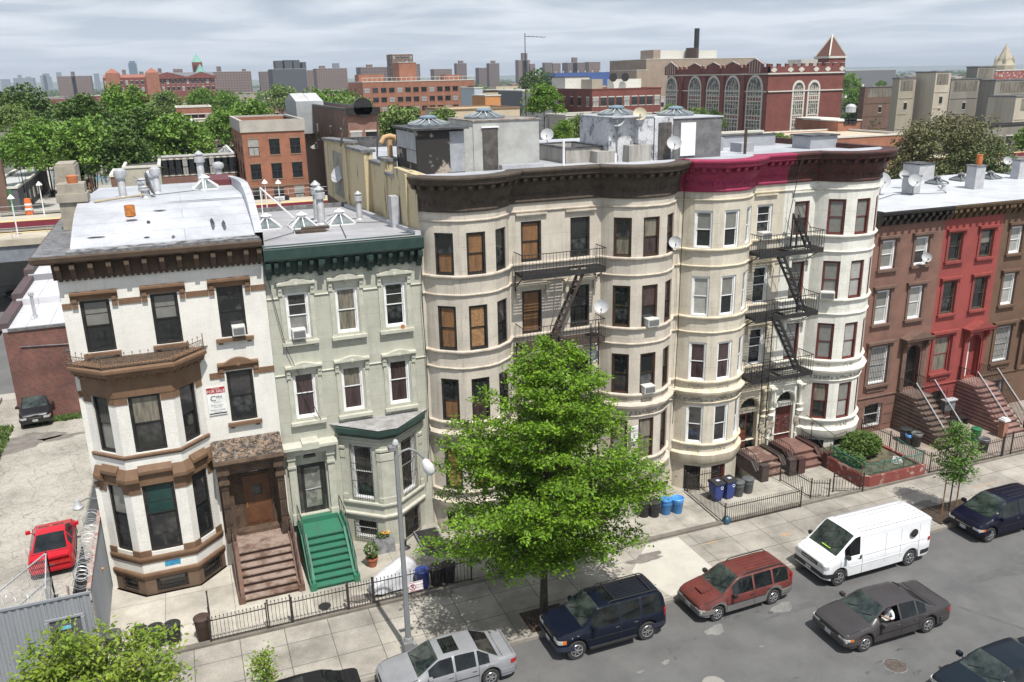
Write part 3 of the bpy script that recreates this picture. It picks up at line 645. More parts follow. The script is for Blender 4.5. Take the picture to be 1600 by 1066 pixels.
for a, c in zip(ys[1:], ys[2:]):
    t = lambda y: zr(y)+.12+.35*math.sin(min(1, max(0, (y-34.9)/3))*math.pi/2)*(1-max(0, (y-44)/14))
    i = len(b.v); b.v += [(x, y, z) for y in (a, c) for x, z in ((xr-.14, 13.6), (xr-.14, t(y)), (xr+.16, t(y)), (xr+.16, 13.6))]
    for k in range(3): b.f.append((i+k, i+k+1, i+5+k, i+4+k)); b.m.append(0)
b.build('party_parapet', M_roofw, H)
b = MB(); b.quad((xl, 52, 0), (xl, Y0, 0), (xl, Y0, 14.1), (xl, 52, 14.1)); b.quad((xr, 52, 0), (xl, 52, 0), (xl, 52, 14.4), (xr, 52, 14.4)); b.quad((xr, Y0, 12), (xr, 52, 12), (xr, 52, 14.5), (xr, Y0, 14.2)); b.build('side_wall', M_wb, H)
M_chim = mat('rendered chimney', (0.34, 0.31, 0.255), .9, (0.25, 0.225, 0.185), 2, .12)
b = MB(); b.box(-4.75, -3.7, 40.2, 41.3, 14.2, 15.35); b.box(-4.82, -3.63, 40.1, 41.35, 15.35, 15.7); b.box(-4.75, -3.7, 40.2, 41.25, 15.7, 16.1); b.box(-4.85, -4.05, 41.3, 43.2, 14.2, 16.75); b.box(-4.9, -4.0, 41.28, 42.2, 15.9, 16.3); b.box(-4.8, -4.1, 41.4, 43.1, 16.75, 16.85)
ch = b.build('chimney', M_chim, H); MB().lathe([(.2, 0), (.23, .3), (.2, .32)], 12).build('chimney_pot', mat('terracotta', (0.45, 0.15, 0.06), .8), ch, 30, (-4.15, 40.6, 16.1))
for px, py, Y, h, r, bl in ((195, 322, 42.4, 1.15, .17, True), (248, 310, 44, 1.1, .16, True), (232, 334, 41, .5, .2, False), (226, 312, 44.5, .7, .22, False), (238, 302, 46, .9, .17, True), (314, 270, 49.5, 1.7, .2, False), (341, 262, 51, 1.0, .2, True)):
    p = at(px, py, Y=Y); turbine(H, p.x, Y, zr(Y)-.02, h, r, ball=bl)
b = MB().tube([(1.1, 43, zr(43)), (1.1, 43, zr(43)+.8)], .05); b.build('vent_pipe', M_white, H)
skylight(H, at(322, 297, Y=44.5).x, 44.5, zr(44.5)-.05, .6, .5)
b = MB(); b.box(1.6, 2.55, 47, 50, zr(48)-.1, zr(48)+.35); b.build('roof_hatch', mat('maroon metal', (0.12, 0.025, 0.03), .6), H)
# tar streaks on the silver roof
for k, (px, py, rx, ry) in enumerate([(332, 350, .07, .5), (350, 353, .07, .45), (271, 371, .06, .12), (230, 372, .1, .05), (232, 348, .08, .12), (325, 313, 1.7, .05), (150, 372, .3, .05), (205, 345, .25, .06), (250, 330, .3, .06), (292, 380, .2, .08)]):
    z_ = 14.3
    for _i in range(12): p = at(px, py, Z=z_); z_ = .5*z_+.5*zr(p.y)
    if p.y < 35: continue
    pts = []; q = random.Random(k)
    for j in range(12):
        a = 2*math.pi*j/12; x = p.x+rx*math.cos(a)*q.uniform(.7, 1.3); y = p.y+ry*math.sin(a)*q.uniform(.8, 1.2); pts.append((x, y, zr(y)+.035))
    b = MB(); b.poly(pts); b.build('tar_streak', M_tar, H)
# porch and door
M_burnt = mat('charred wood', (0.035, 0.028, 0.022), .85, (0.10, .07, .05), 5, .3)
M_pb = mat('porch brown', (0.11, 0.07, 0.045), .8, (0.05, 0.032, 0.024), 2.5, .2)
b = MB(); b.prof([(Y0, 5.85), (33.62, 5.33), (33.58, 5.2), (33.66, 5.08), (Y0, 5.08)], -.12, 2.68); b.build('porch_roof', M_pb, H)
b = MB(); b.prof([(Y0-.01, 5.9), (33.66, 5.38), (33.66, 5.35), (Y0-.01, 5.87)], -.08, 2.64); b.build('porch_roofing', mat('burnt roofing debris', (0.045, 0.04, 0.038), .95, (0.22, 0.17, 0.13), 5, .5, 22, .6, lo=.45, hi=.6), H)
q = random.Random(5); b = MB()
for k in range(120):
    x = q.uniform(.0, 2.5); f = q.random(); y = 33.7+f*.85; z = 5.41+f*.48; s = q.uniform(.02, .07); b.box(x-s, x+s, y-s*.6, y+s*.6, z-.01, z+.02, 0, Matrix.Translation((x, y, z)) @ Matrix.Rotation(q.uniform(0, 3), 4, 'Z') @ Matrix.Translation((-x, -y, -z)))
b.build('debris', mat('broken plaster', (0.3, 0.2, 0.13), .9, (0.1, .08, .06), 9, .3), H)
for s, x0 in ((-1, .02), (1, 2.28)):
    b = MB(); b.box(x0, x0+.38, 33.85, 34.3, 1.5, 1.9); b.box(x0+.04, x0+.34, 33.9, 34.25, 1.9, 4.2); b.box(x0-.02, x0+.4, 33.82, 34.32, 4.2, 4.34); b.box(x0+.02, x0+.36, 33.88, 34.28, 4.34, 4.66); b.box(x0-.06, x0+.44, 33.75, 34.4, 4.66, 5.07); b.build('porch_pillar', M_pb, H)
    c = MB()
    for k in range(4): c.bar((x0+.05+k*.09, 33.84, 1.55), (x0+.05+k*.09, 33.84, 4.1), .014)
    for z in (1.6, 2.4, 3.2, 4.05): c.bar((x0+.03, 33.84, z), (x0+.34, 33.84, z), .02)
    c.build('iron_grille', M_black_iron, H)
box_part(H, 'porch_beam', M_pb, (.42, 2.26, 33.9, 34.25, 4.62, 5.06))
M_door = mat('brown varnished door', (0.125, 0.055, 0.025), .5, (0.085, .036, .018), 3, .15)
d = box_part(H, 'door', M_door, (.93, 2.05, 34.87, 34.93, 1.62, 4.0), (1.03, 1.42, 34.845, 34.872, 1.75, 2.6), (1.55, 1.95, 34.845, 34.872, 1.75, 2.6), (1.0, 1.98, 34.85, 34.872, 3.92, 3.98))
box_part(d, 'pane', M_glass[1], (1.3, 1.7, 34.855, 34.875, 3.05, 3.5)); box_part(d, 'handle', mat('brass', (.5, .35, .1), .3, metal=.9), (1.02, 1.06, 34.82, 34.87, 2.5, 2.75))
box_part(H, 'door_frame', M_pb, (.52, .92, 34.85, 34.99, 1.5, 4.7), (2.06, 2.28, 34.85, 34.99, 1.5, 4.7), (.92, 2.06, 34.86, 34.98, 4.02, 4.12)); box_part(H, 'transom', M_glass[1], (.92, 2.06, 34.9, 34.94, 4.12, 4.7))
nb = box_part(H, 'number_plate', mat('dark plate', (.03, .03, .03), .6), (1.1, 1.75, 34.84, 34.86, 4.12, 4.36)); put_text('1325', .2, M_white, nb, (1.42, 34.836, 4.17), (R(90), 0, 0), .002)
M_stone = mat('worn brown stone', (0.27, 0.205, 0.17), .9, (0.125, 0.075, 0.055), 1.8, .18, lo=.44, hi=.62)
box_part(H, 'porch_wall', M_pb, (-.02, .53, 34.54, 34.6, 1.45, 5.05), (2.27, 2.66, 34.54, 34.6, 1.45, 5.05), (.5, .53, 34.601, 34.86, 1.45, 4.7), (2.27, 2.3, 34.601, 34.86, 1.45, 4.7), (.53, 2.27, 34.45, 34.9, 1.451, 1.6))
stoop(H, .42, 2.5, 31.35, 33.05, .1, 1.45, 7, [mat('riser brown stone', (.10, .058, .042), .9), M_stone], mat('brown stone cheek', (.15, .085, .06), .85, (.10, .055, .04), 2, .1), .26, 1.85, (.8, (.25, 2.62), M_black_iron, .55), flare=.0)
sgn = tag(box_part(None, 'for_sale_sign', M_white, (.0, .71, Y0-.05, Y0-.02, 7.05, 8.24)), 'white realty banner reading FOR SALE with red top strip on the white brick wall', 'sign')
box_part(sgn, 'header', mat('sign red', (.38, .03, .04), .6), (.0, .71, Y0-.055, Y0-.0505, 7.98, 8.24))
box_part(sgn, 'footer', M_blackp, (.02, .69, Y0-.055, Y0-.0505, 7.09, 7.14))
for s, sz, z, mm_, x in (('REDUCED', .07, 8.17, M_white, .355), ('FOR SALE', .165, 8.02, M_white, .355), ('C', .32, 7.66, M_blackp, .22), ('PEX', .15, 7.76, M_blackp, .46), ('REAL ESTATE', .045, 7.58, M_grayp, .355), ('Brian Leary', .10, 7.44, M_grayp, .355), ('718-687-4200', .06, 7.36, M_grayp, .355), ('Robert Schott', .10, 7.24, M_grayp, .355), ('718-687-4216', .06, 7.16, M_grayp, .355)):
    put_text(s, sz, mm_, sgn, (x, Y0-.056, z), (R(90), 0, 0), .001)
tag(box_part(None, 'graffiti_sticker', mat('teal and blue sticker', (.03, .35, .38), .6, (.05, .1, .45), 9, .3), (-2.45, -1.85, 33.49, 33.497, 1.26, 1.5)), 'teal and blue graffiti strip on the white band under the ground floor bay', 'sticker')

# ================================================================== pale green house
M_gr = brick('pale green paint', (0.43, 0.43, 0.365), (0.42, 0.42, 0.355), (0.35, 0.35, 0.295), 1.7, .62, .012, .14, .75, .5, .8, False, .2, .20)
M_grt = mat('pale green trim', (0.48, 0.48, 0.41), .7, (0.39, .385, .325), 2.5, .08)
M_dg = mat('dark green paint', (0.018, 0.042, 0.036), .55, (0.03, .06, .052), 3, .1)
M_gs = mat('green painted steps', (0.025, 0.165, 0.095), .65, (0.045, 0.125, 0.085), 2.5, .14, lo=.4, hi=.7)
G = thing('green_house', 'pale green row house with dark green cornice, white windows and green front steps', 'house')
xl, xr = 2.74, 9.2; sx = lambda x: x-xl; P = [(xl, Y0), (xr, Y0)]
ks = ['ib', 'CC', 'ig']; ks2 = ['cc', 'Cc', 'cc']; wins = []
for k, cx in enumerate((3.92, 5.94, 7.99)):
    wins += [(0, sx(cx), .93, 9.84, 1.96, dict(col=M_white, kinds=ks[k], storm=k != 1)), (0, sx(cx-.02), .93, 6.3, 2.2, dict(col=M_white, kinds=ks2[k]))]
facade(G, P, 0, 13.4, wins+[(0, sx(3.83), 1.25, 1.75, 3.2, None)], M_gr)
for z0 in (9.74, 6.18):
    for cx in (3.92, 5.94, 7.99):
        top = z0+2.24
        hoodb(G, cx, top, top+.27, 1.52, M_grt, ear=.17, drop=.26, off=.22, ped=.13)
        b = MB()
        for s in (-1, 1): b.box(cx+s*.6-.09, cx+s*.6+.09, Y0-.05, Y0+.02, z0+.0, top-.262); b.box(cx+s*.6-.04, cx+s*.6+.04, Y0-.065, Y0-.05, z0+.15, z0+.9)
        b.box(cx-.5, cx+.5, Y0-.04, Y0+.02, z0+2.08, z0+2.3); b.build('window_surround', M_grt, G)
        box_part(G, 'window_sill', M_grt, (cx-.74, cx+.74, Y0-.2, Y0+.04, z0-.13, z0-.002), (cx-.7, cx-.52, Y0-.12, Y0+.03, z0-.25, z0-.132), (cx+.52, cx+.7, Y0-.12, Y0+.03, z0-.25, z0-.132))
for z in (11.58, 8.28): 
    b = MB()
    for p in splitp(P, [(0, sx(cx), 1.42) for cx in (3.92, 5.94, 7.99)]): b.sweep(p, [(-.03, z), (.03, z), (.055, z+.04), (.03, z+.08), (-.03, z+.08)])
    b.build('string_course', M_grt, G)
MB().sweep([(xl+.02, Y0), (xr+.05, Y0)], [(-.05, 12.62), (.08, 12.62), (.1, 13.1), (.3, 13.15), (.5, 13.22), (.56, 13.3), (.58, 13.72), (.5, 13.78), (-.05, 13.79)]).build('cornice', M_dg, G)
b = MB()
for k in range(20): b.box(xl+.15+k*.32, xl+.3+k*.32, Y0-.1, Y0-.03, 12.55, 12.619)
b.build('dentil_course', M_dg, G)
brackets(G, bracket_mesh(.15, .42, .5, M_dg), P, 13.16, .46, .09)
bb = bracket_mesh(.2, .5, .72, M_dg)
for cx in (xl+.15, 4.95, 6.97, xr-.12): link('bracket', bb, G, (cx, Y0-.1, 13.17))
b = MB(); b.quad((xl+.1, 34.05, 13.8), (xr, 34.05, 13.8), (xr, 51, 12.85), (xl+.1, 51, 12.85)); b.quad((xl+.1, 51, 12.85), (xr, 51, 12.85), (xr, 51, 0), (xl+.1, 51, 0)); b.build('roof', M_roofg, G)
zg = lambda y: 13.8-(y-34)*.056
box_part(G, 'roof_edge', M_lead, (xl+.12, xr, 50.8, 51.0, 12.7, 13.1)); 
b = MB(); b.bar((xr-.12, 34.3, 13.85), (xr-.12, 50.5, 12.98), .24, .18); b.box(xr-.4, xr-.03, 37.6, 38.2, 13.5, 15.0); b.build('roof_flashing', mat('silver flashing', (.42, .43, .46), .5, (.3, .3, .33), 3, .15), G)
for px, py, Y in ((417, 350, 41.5), (473, 355, 40.8), (532, 352, 41.0)): 
    x = at(px, py, Y=Y).x; skylight(G, x, Y, zg(Y)-.05, .62, .55)
for px, Y, h, r in ((502, 41.8, 1.75, .2), (497, 43.5, 1.9, .2), (562, 42.5, 1.35, .15)):
    turbine(G, at(px, 340, Y=Y).x, Y, zg(Y), h, r, ball=False)
box_part(G, 'roof_debris', M_burnt, (4.6, 5.9, 38.2, 38.7, zg(38.4), zg(38.4)+.12), (4.9, 6.1, 38.5, 38.9, zg(38.4)+.1, zg(38.4)+.2))
b = MB()
for p, q2 in (((3.3, 46, 12.9), (3.3, 46, 14.6)), ((4.0, 47, 12.9), (4.0, 47, 14.7)), ((4.0, 47, 14.7), (5.4, 45.5, 13.2))): b.bar(p, q2, .06)
b.build('antenna_frame', M_white, G)
# angled bay with its own little roof
GP = [(5.15, Y0), (6.66, 33.38), (7.3, 33.38), (8.78, Y0)]
gw = [(0, 1.0, 1.02, 2.3, 2.62, dict(col=M_white, kinds='hg', grill=1)), (2, .93, 1.02, 2.3, 2.62, dict(col=M_white, kinds='gh', grill=1))]
gb = [(0, 1.0, 1.1, .35, .95, dict(col=M_white, kinds='hh', grill=1)), (2, .93, 1.1, .1, 1.25, dict(kinds='hh', grill=1))]
facade(G, GP, 0, 5.4, gw+gb, M_gr, 'bay_wall')
course(G, 'string_course', GP, 1.45, .2, .12, M_grt); course(G, 'string_course', GP, 2.0, .22, .1, M_grt)
bandm(G, 'pilaster_cap', GP, [(0, 1.0, 1.5), (2, .93, 1.5)], 4.25, 4.6, .07, M_grt, .02); bandm(G, 'pilaster_cap', GP, [(0, 1.0, 1.5), (2, .93, 1.5)], 4.68, 4.82, .1, M_grt, .02)
bandm(G, 'pilaster', GP, [(0, 1.0, 1.5), (2, .93, 1.5)], 2.22, 4.25, .04, M_grt)
bandm(G, 'pilaster_base', GP, [(0, 1.0, 1.5), (2, .93, 1.5)], 2.22, 2.5, .08, M_grt)
course(G, 'string_course', GP, 5.02, .1, .06, M_grt)
MB().sweep(GP, [(-.05, 5.3), (.1, 5.3), (.12, 5.42), (.26, 5.46), (.3, 5.52), (.3, 5.74), (.22, 5.8), (-.05, 5.8)]).build('bay_cornice', M_dg, G)
MB().poly([(4.75, Y0, 5.85), (6.55, 33.05, 5.81), (7.4, 33.05, 5.81), (9.2, Y0, 5.85)]).build('bay_roof', mat('bay roof felt', (0.36, 0.36, 0.37), .85, (0.2, .19, .18), 2.2, .2, lo=.35, hi=.65), G)
# portal
for x in (2.84, 4.5):
    b = MB(); b.box(x, x+.34, Y0-.22, Y0, 1.45, 1.95); b.box(x+.03, x+.31, Y0-.17, Y0, 1.95, 4.15); b.box(x-.01, x+.35, Y0-.24, Y0, 4.15, 4.25); b.box(x+.02, x+.32, Y0-.2, Y0, 4.25, 4.55); b.box(x-.02, x+.36, Y0-.26, Y0, 4.55, 4.75)
    b.build('portal_pilaster', M_grt, G)
b = MB(); b.box(2.78, 4.9, Y0-.28, Y0, 4.76, 5.0); b.prof([(Y0, 5.28), (Y0-.5, 5.2), (Y0-.5, 5.08), (Y0-.3, 5.0), (Y0, 5.0)], 2.72, 5.0); b.prof([(Y0, 5.42), (Y0-.52, 5.34), (Y0-.52, 5.05), (Y0, 5.05)], 3.5, 4.2); b.build('portal_hood', M_grt, G)
b = MB(); n = 12; zc, rr, cx = 4.35, .28, 3.83
b.box(3.2, 3.22, 34.72, 34.9, 1.75, 4.95); b.box(4.44, 4.46, 34.72, 34.9, 1.75, 4.95)
arcp = [(cx+rr*math.cos(math.pi*k/n), zc+rr*math.sin(math.pi*k/n)) for k in range(n+1)]
i = len(b.v); b.v += [(x, 34.84, z) for x, z in arcp]+[(cx+.64*(1 if k < n/2 else -1 if k > n/2 else 0), 34.84, 4.95) for k in range(n+1)]
for k in range(n): b.f.append((i+k, i+k+1, i+n+2+k, i+n+1+k)); b.m.append(0)
b.quad((cx+rr, 34.84, zc), (cx+.64, 34.84, 4.95), (cx+.64, 34.84, 4.05), (cx+rr, 34.84, 4.05)); b.quad((cx-rr, 34.84, zc), (cx-.64, 34.84, 4.95), (cx-.64, 34.84, 4.05), (cx-rr, 34.84, 4.05)); b.quad((cx-rr, 34.84, 4.05), (cx+rr, 34.84, 4.05), (cx+rr, 34.84, zc), (cx-rr, 34.84, zc))
b.build('transom_panel', M_grt, G); box_part(G, 'fanlight', M_glass[1], (cx-.3, cx+.3, 34.86, 34.88, 4.3, 4.7))
d = box_part(G, 'door', M_blackp, (3.4, 3.52, 34.8, 34.86, 1.78, 4.0), (4.2, 4.32, 34.8, 34.86, 1.78, 4.0), (3.52, 4.2, 34.802, 34.858, 3.88, 4.0), (3.52, 4.2, 34.802, 34.858, 1.78, 2.0), (3.2, 3.26, 34.8, 34.86, 1.78, 4.04), (4.4, 4.46, 34.8, 34.86, 1.78, 4.04), (3.26, 4.4, 34.803, 34.85, 4.0, 4.06))
box_part(d, 'pane', mat('storm door glass', (0.13, 0.135, 0.12), .1, (.25, .25, .22), 2.0, .05, lo=.45, hi=.55), (3.52, 4.2, 34.82, 34.83, 2.0, 3.88)); box_part(d, 'side_light', M_glass[2], (3.26, 3.4, 34.83, 34.84, 1.78, 4.0), (4.32, 4.4, 34.83, 34.84, 1.78, 4.0))
b = MB(); b.bar((3.52, 34.8, 2.85), (4.2, 34.8, 2.88), .035); b.box(3.53, 4.19, 34.81, 34.815, 3.86, 3.88); b.build('handle', M_steel, d)
stoop(G, 3.2, 4.75, 31.15, 33.1, .09, 1.5, 8, M_gs, M_gs, .24, 1.5, (.75, (3.05, 4.9), M_black_iron, .5), cheek_h=.16, flare=.12)
box_part(G, 'door_step', M_gs, (3.2, 4.75, 34.3, 34.8, 1.5, 1.72))
# ================================================================== the four storey bow fronted buildings
def stone(name, c, c2): return brick(name, c, [v*.975 for v in c], [v*.72 for v in c], 2.2, 1.02, .008, .16, .8, .5, .9, False, .15, .24)
M_cr = stone('cream limestone', (0.54, 0.49, 0.42), 0); M_crt = mat('cream trim', (0.54, 0.485, 0.41), .75, (0.39, .34, .28), 2.5, .08, streak=True)
M_pk = stone('buff limestone', (0.58, 0.53, 0.44), 0); M_pkt = mat('buff trim', (0.60, 0.54, 0.42), .75, (0.46, .40, .30), 2.5, .08, streak=True)
M_wh = stone('white limestone', (0.70, 0.69, 0.63), 0); M_wht = mat('white trim', (0.70, 0.69, 0.62), .75, (0.56, .54, .46), 2.5, .08, streak=True)
M_cc = mat('dark brown frieze', (0.075, 0.056, 0.042), .85, (0.045, 0.034, 0.026), 3, .25, bump=.3)
M_pc = mat('magenta cornice', (0.30, 0.022, 0.075), .7, (0.21, 0.018, 0.055), 2.5, .18); M_wc = mat('oxblood cornice', (0.085, 0.022, 0.018), .7, (0.03, 0.018, 0.015), 2.5, .3)
M_carve = mat('carved relief', (0.40, 0.36, 0.29), .9, (0.20, .175, .14), 9, .4, 26, .8)
def frieze_relief(house, path, z, h, off, m, seed=1, name='carved_frieze', gap=()):
    """leafy carving: rows of small scrolls on a band"""
    b = MB(); q = random.Random(seed)
    for p in splitp(path, gap) if gap else [path]:
        P_ = [Vector(v) for v in p]
        for a, c in zip(P_, P_[1:]):
            L = (c-a).length
            if L < .05: continue
            d = (c-a)/L; nrm = Vector((d.y, -d.x)); n = max(1, int(L/.14))
            for k in range(n):
                t = (k+.5)/n*L; o = a+d*t+nrm*off; r = h*.42
                for j in range(3):
                    w = q.uniform(.25, .5)*r; x = o+d*q.uniform(-.05, .05); zz = z+h/2+q.uniform(-.3, .3)*h
                    b.lathe([(w, 0), (w*.8, .02), (.004, .04)], 5, Matrix.Translation((x.x, x.y, zz)) @ Matrix.Rotation(math.atan2(d.y, d.x), 4, 'Z') @ Matrix.Rotation(R(90), 4, 'X'), caps=False)
    return b.build(name, m, house)
def levels(house, path, mt, wins):
    course(house, 'string_course', path, 14.3, .1, .07, mt)
    for z in (11.9, 8.57): course(house, 'sill_course', path, z, .16, .13, mt)
    for z in (11.14, 7.85): course(house, 'string_course', path, z, .1, .08, mt)
    course(house, 'sill_course', path, 5.25, .16, .13, mt)
    MB().sweep(path, [(-.04, 4.56), (.06, 4.56), (.1, 4.68), (.25, 4.74), (.28, 4.86), (.2, 4.93), (-.04, 4.97)]).build('belt_course', mt, house, 40)
    course(house, 'string_course', path, 4.2, .09, .08, mt)
def top_cornice(house, path, m, x_lo, x_hi, seed):
    zt = 16.22
    MB().sweep(path, [(-.05, 14.72), (.07, 14.72), (.1, 14.8), (.07, 14.88), (.08, 15.0), (.11, 15.25), (.2, 15.45), (.24, 15.5), (.24, 15.78), (.5, 15.86), (.6, 15.9), (.63, 16.02), (.70, 16.12), (.70, zt-.03), (.6, zt), (-.05, zt)]).build('cornice', m, house)
    bme = MB().prof([(0, 0), (-.3, 0), (-.3, -.1), (-.22, -.2), (0, -.22)], -.09, .09).mesh('bracket', m)
    brackets(house, bme, path, 15.86, .43, .235)
    frieze_relief(house, path, 14.98, .3, .1, m, seed, 'garland')
def bulge_wins(bi, f, c):
    """windows of one bow for all floors; bi: facet indices, f: per floor pane kinds per facet"""
    out = []
    for fl, (z, h) in enumerate(((12.06, 1.8), (8.73, 1.98), (5.4, 2.0), (2.02, 2.05))):
        for k in range(3):
            out.append((bi[k], None, .84, z, h, dict(col=c, kinds=f[fl][k], rec=.1)))
    return out
def apron(house, path, mt, mc, seed, wins):
    course(house, 'sill_course', path, 1.88, .15, .13, mt)
    MB().sweep(path, [(-.04, .92), (.08, .92), (.16, 1.02), (.18, 1.36), (.2, 1.44), (.1, 1.52), (-.04, 1.54)]).build('belt_course', mt, house, 40)
def panels_relief(house, pts, fi, z, h, off, m, seed):
    for k in fi:
        a, b_ = Vector(pts[k]), Vector(pts[k+1]); d = (b_-a).normalized(); a2 = a+d*.06; b2 = b_-d*.06
        frieze_relief(house, [tuple(a2), tuple(b2)], z, h, off, m, seed+k, 'carved_panel')

# ---- cream building (two mirrored houses)
C1 = thing('cream_apartment_building', 'cream stone building with two bow fronts, dark brown cornice and plywood in left windows', 'apartment building')
b1, f1 = bow(11.3, 1.95, 1.3, Y0); b2, f2 = bow(19.72, 1.92, 1.3, Y0)
path = [(9.22, Y0)] + b1 + b2 + [(21.86, Y0)]
flat_i = 1+len(b1)-1; o2 = 1+len(b1)
fi1 = [1+k for k in f1]; fi2 = [o2+k for k in f2]
xs0 = b1[-1][0]
W_ = bulge_wins(fi1, [['gw', 'ww', 'hg'], ['ww', 'oo', 'ih'], ['gw', 'hc', 'gh'], ['wo', 'ww', 'hg']], M_blackp)
W_ += bulge_wins(fi2, [['gC', 'Cc', 'gi'], ['gg', 'ch', 'hg'], ['gi', 'hg', 'hh'], ['Cb', 'CC', 'hg']], M_brwnp)
for cx, ks in ((14.33, ['ww', 'ww', 'wg']), (16.74, ['hg', 'gh', 'gg'])):
    for (z, h), kd in zip(((12.08, 1.83), (8.7, 2.05), (5.4, 2.05)), ks): W_.append((flat_i, cx-xs0, .98, z, h, dict(col=M_blackp, kinds=kd)))
W_.append((flat_i, 15.52-xs0, 1.5, .9, 2.8, None))
facade(C1, path, 1.0, 14.9, W_, M_cr); 
bw = [(fi1[0], None, .84, -.1, .95, dict(kinds='hh')), (fi1[1], None, .84, -.1, .95, dict(kinds='hh')), (fi2[0], None, .84, -.1, .95, dict(kinds='hh')), (fi2[1], None, .84, -.1, .95, dict(kinds='hh'))]
facade(C1, path, -.3, .999, bw, M_cr, 'basement_wall')
levels(C1, path, M_crt, None); apron(C1, b1, M_crt, M_carve, 3, None); apron(C1, b2, M_crt, M_carve, 4, None)
frieze_relief(C1, b1, 4.3, .24, .03, M_carve, 5); frieze_relief(C1, b2, 4.3, .24, .03, M_carve, 6)
panels_relief(C1, b1, f1, 5.0, .2, .02, M_carve, 7); panels_relief(C1, b2, f2, 5.0, .2, .02, M_carve, 8); panels_relief(C1, b2, f2, 1.58, .24, .02, M_carve, 9)
for cx in (14.33, 16.74):
    box_part(C1, 'window_hood', M_crt, (cx-.75, cx+.75, Y0-.14, Y0+.02, 14.2, 14.27), (cx-.7, cx+.7, Y0-.08, Y0+.02, 14.12, 14.199))
    for z in (10.78, 7.5):
        b = MB(); b.box(cx-.62, cx+.62, Y0-.1, Y0+.02, z, z+.2); 
        b.prof([(Y0+.02, z+.2), (Y0-.24, z+.2), (Y0-.27, z+.3), (Y0+.02, z+.34)], cx-.85, cx+.85)
        i = len(b.v); b.v += [(cx-.8, Y0-.2, z+.33), (cx+.8, Y0-.2, z+.33), (cx, Y0-.2, z+.62), (cx-.8, Y0, z+.33), (cx+.8, Y0, z+.33), (cx, Y0, z+.62)]
        for f_ in ((0, 1, 2), (0, 2, 5, 3), (1, 4, 5, 2)): b.f.append(tuple(i+k for k in f_)); b.m.append(0)
        for s in (-1, 1): b.box(cx+s*.72-.08, cx+s*.72+.08, Y0-.18, Y0+.02, z-.25, z+.199)
        b.build('window_pediment', M_crt, C1)
top_cornice(C1, path[1:], M_cc, 0, 0, 11)
MB().sweep(path[:2], [(-.05, 14.72), (.08, 14.72), (.08, 15.5), (.24, 15.6), (.6, 15.9), (.6, 16.2), (-.05, 16.2)]).build('cornice_end', M_cc, C1)
d = box_part(C1, 'door', M_door, (14.9, 16.2, 34.8, 34.88, .9, 3.6)); box_part(d, 'pane', M_glass[1], (15.1, 15.5, 34.785, 34.8, 1.9, 3.3), (15.6, 16.0, 34.785, 34.8, 1.9, 3.3))
box_part(C1, 'portal', M_crt, (14.4, 14.77, Y0-.35, Y0, .9, 3.9), (16.27, 16.64, Y0-.35, Y0, .9, 3.9), (14.3, 16.75, Y0-.45, Y0, 3.9, 4.15))
stoop(C1, 14.8, 16.2, 32.0, 33.0, .09, .85, 4, M_stone, M_stone, .3, 1.6, (.55, (14.65, 16.35), M_black_iron, .16), cheek_h=.3)
rentb = tag(box_part(None, 'rent_sign', M_white, (18.86, 19.24, 33.26, 33.285, 3.0, 3.8)), 'small white sign reading RENT between the cream bow windows behind the tree', 'sign'); rentb.rotation_euler = (0, 0, 0)
for s, sz, z in (('FOR', .08, 3.66), ('RENT', .15, 3.48), ('APARTMENTS', .05, 3.38), ('718-555-0100', .05, 3.28), ('NO FEE', .05, 3.18)):
    put_text(s, sz, M_blackp, rentb, (19.05, 33.258, z), (R(90), 0, 0), .001)
# party wall seen over the green house: peeling yellow render, stepped coping
M_peel = mat('peeling yellow render', (0.50, 0.42, 0.26), .9, (0.16, 0.13, 0.09), 2.6, .15, 22, .3, lo=.58, hi=.62, streak=True)
M_peelg = mat('grey render', (0.30, 0.28, 0.24), .9, (0.2, .18, .15), 1.6, .15)
Z0 = -.9
top = [(34.65, 16.2), (38.6, 16.2), (38.6, 15.75), (39.8, 15.75), (39.8, 16.35), (41.2, 16.35), (41.2, 15.95), (45, 15.9), (45, 16.4), (49.5, 16.35), (49.5, 16.6), (57.5, 16.35)]
b = MB(); 
for (ya, za), (yb, zb) in zip(top, top[1:]):
    if yb > ya: b.prof([(ya, Z0), (yb, Z0), (yb, zb), (ya, za)], 9.22 if not (41.2 <= ya < 45) else 9.55, 9.7)
b.box(9.14, 9.22, 39.9, 40.4, 12, 16.34); b.box(9.1, 9.22, 49.5, 50, 12, 16.5); b.box(9.12, 9.22, 36.1, 36.35, 13, 16.1)
b.build('party_wall', M_peel, C1)
b = MB()
for (ya, za), (yb, zb) in zip(top, top[1:]):
    if yb > ya and ya > 38: b.prof([(ya-.08, za), (yb+.08, zb), (yb+.08, zb+.14), (ya-.08, za+.14)], 9.08 if not (41.2 <= ya < 45) else 9.45, 9.85)
b.build('coping', M_lead, C1)
b = MB(); b.box(9.2, 9.74, 57.5, 57.8, Z0, 16.5); b.box(9.17, 9.221, 51.2, 57.6, 8, 12.8); b.build('rear_pier', mat('brown brick rear', (.11, .07, .05), .9), C1)
b = MB(); b.quad((9.205, 51.5, 13.2), (9.205, 54.5, 13.2), (9.205, 54.5, 15.9), (9.205, 51.5, 15.9)); b.build('grey_render_patch', M_peelg, C1)
b = MB(); b.quad((9.5, 34.0, 16.0), (21.86, 34.0, 16.0), (21.86, 58, 15.7), (9.5, 58, 15.7)); b.prism([(x, y+.0) for x, y in b1]+[(13.3, 34.7), (9.3, 34.7)], 15.9, 16.205); b.prism([(x, y) for x, y in b2]+[(21.8, 34.7), (17.7, 34.7)], 15.9, 16.205); b.quad((21.86, 58, 15.7), (9.5, 58, 15.7), (9.5, 58, 0), (21.86, 58, 0)); b.build('roof', M_roofw, C1)
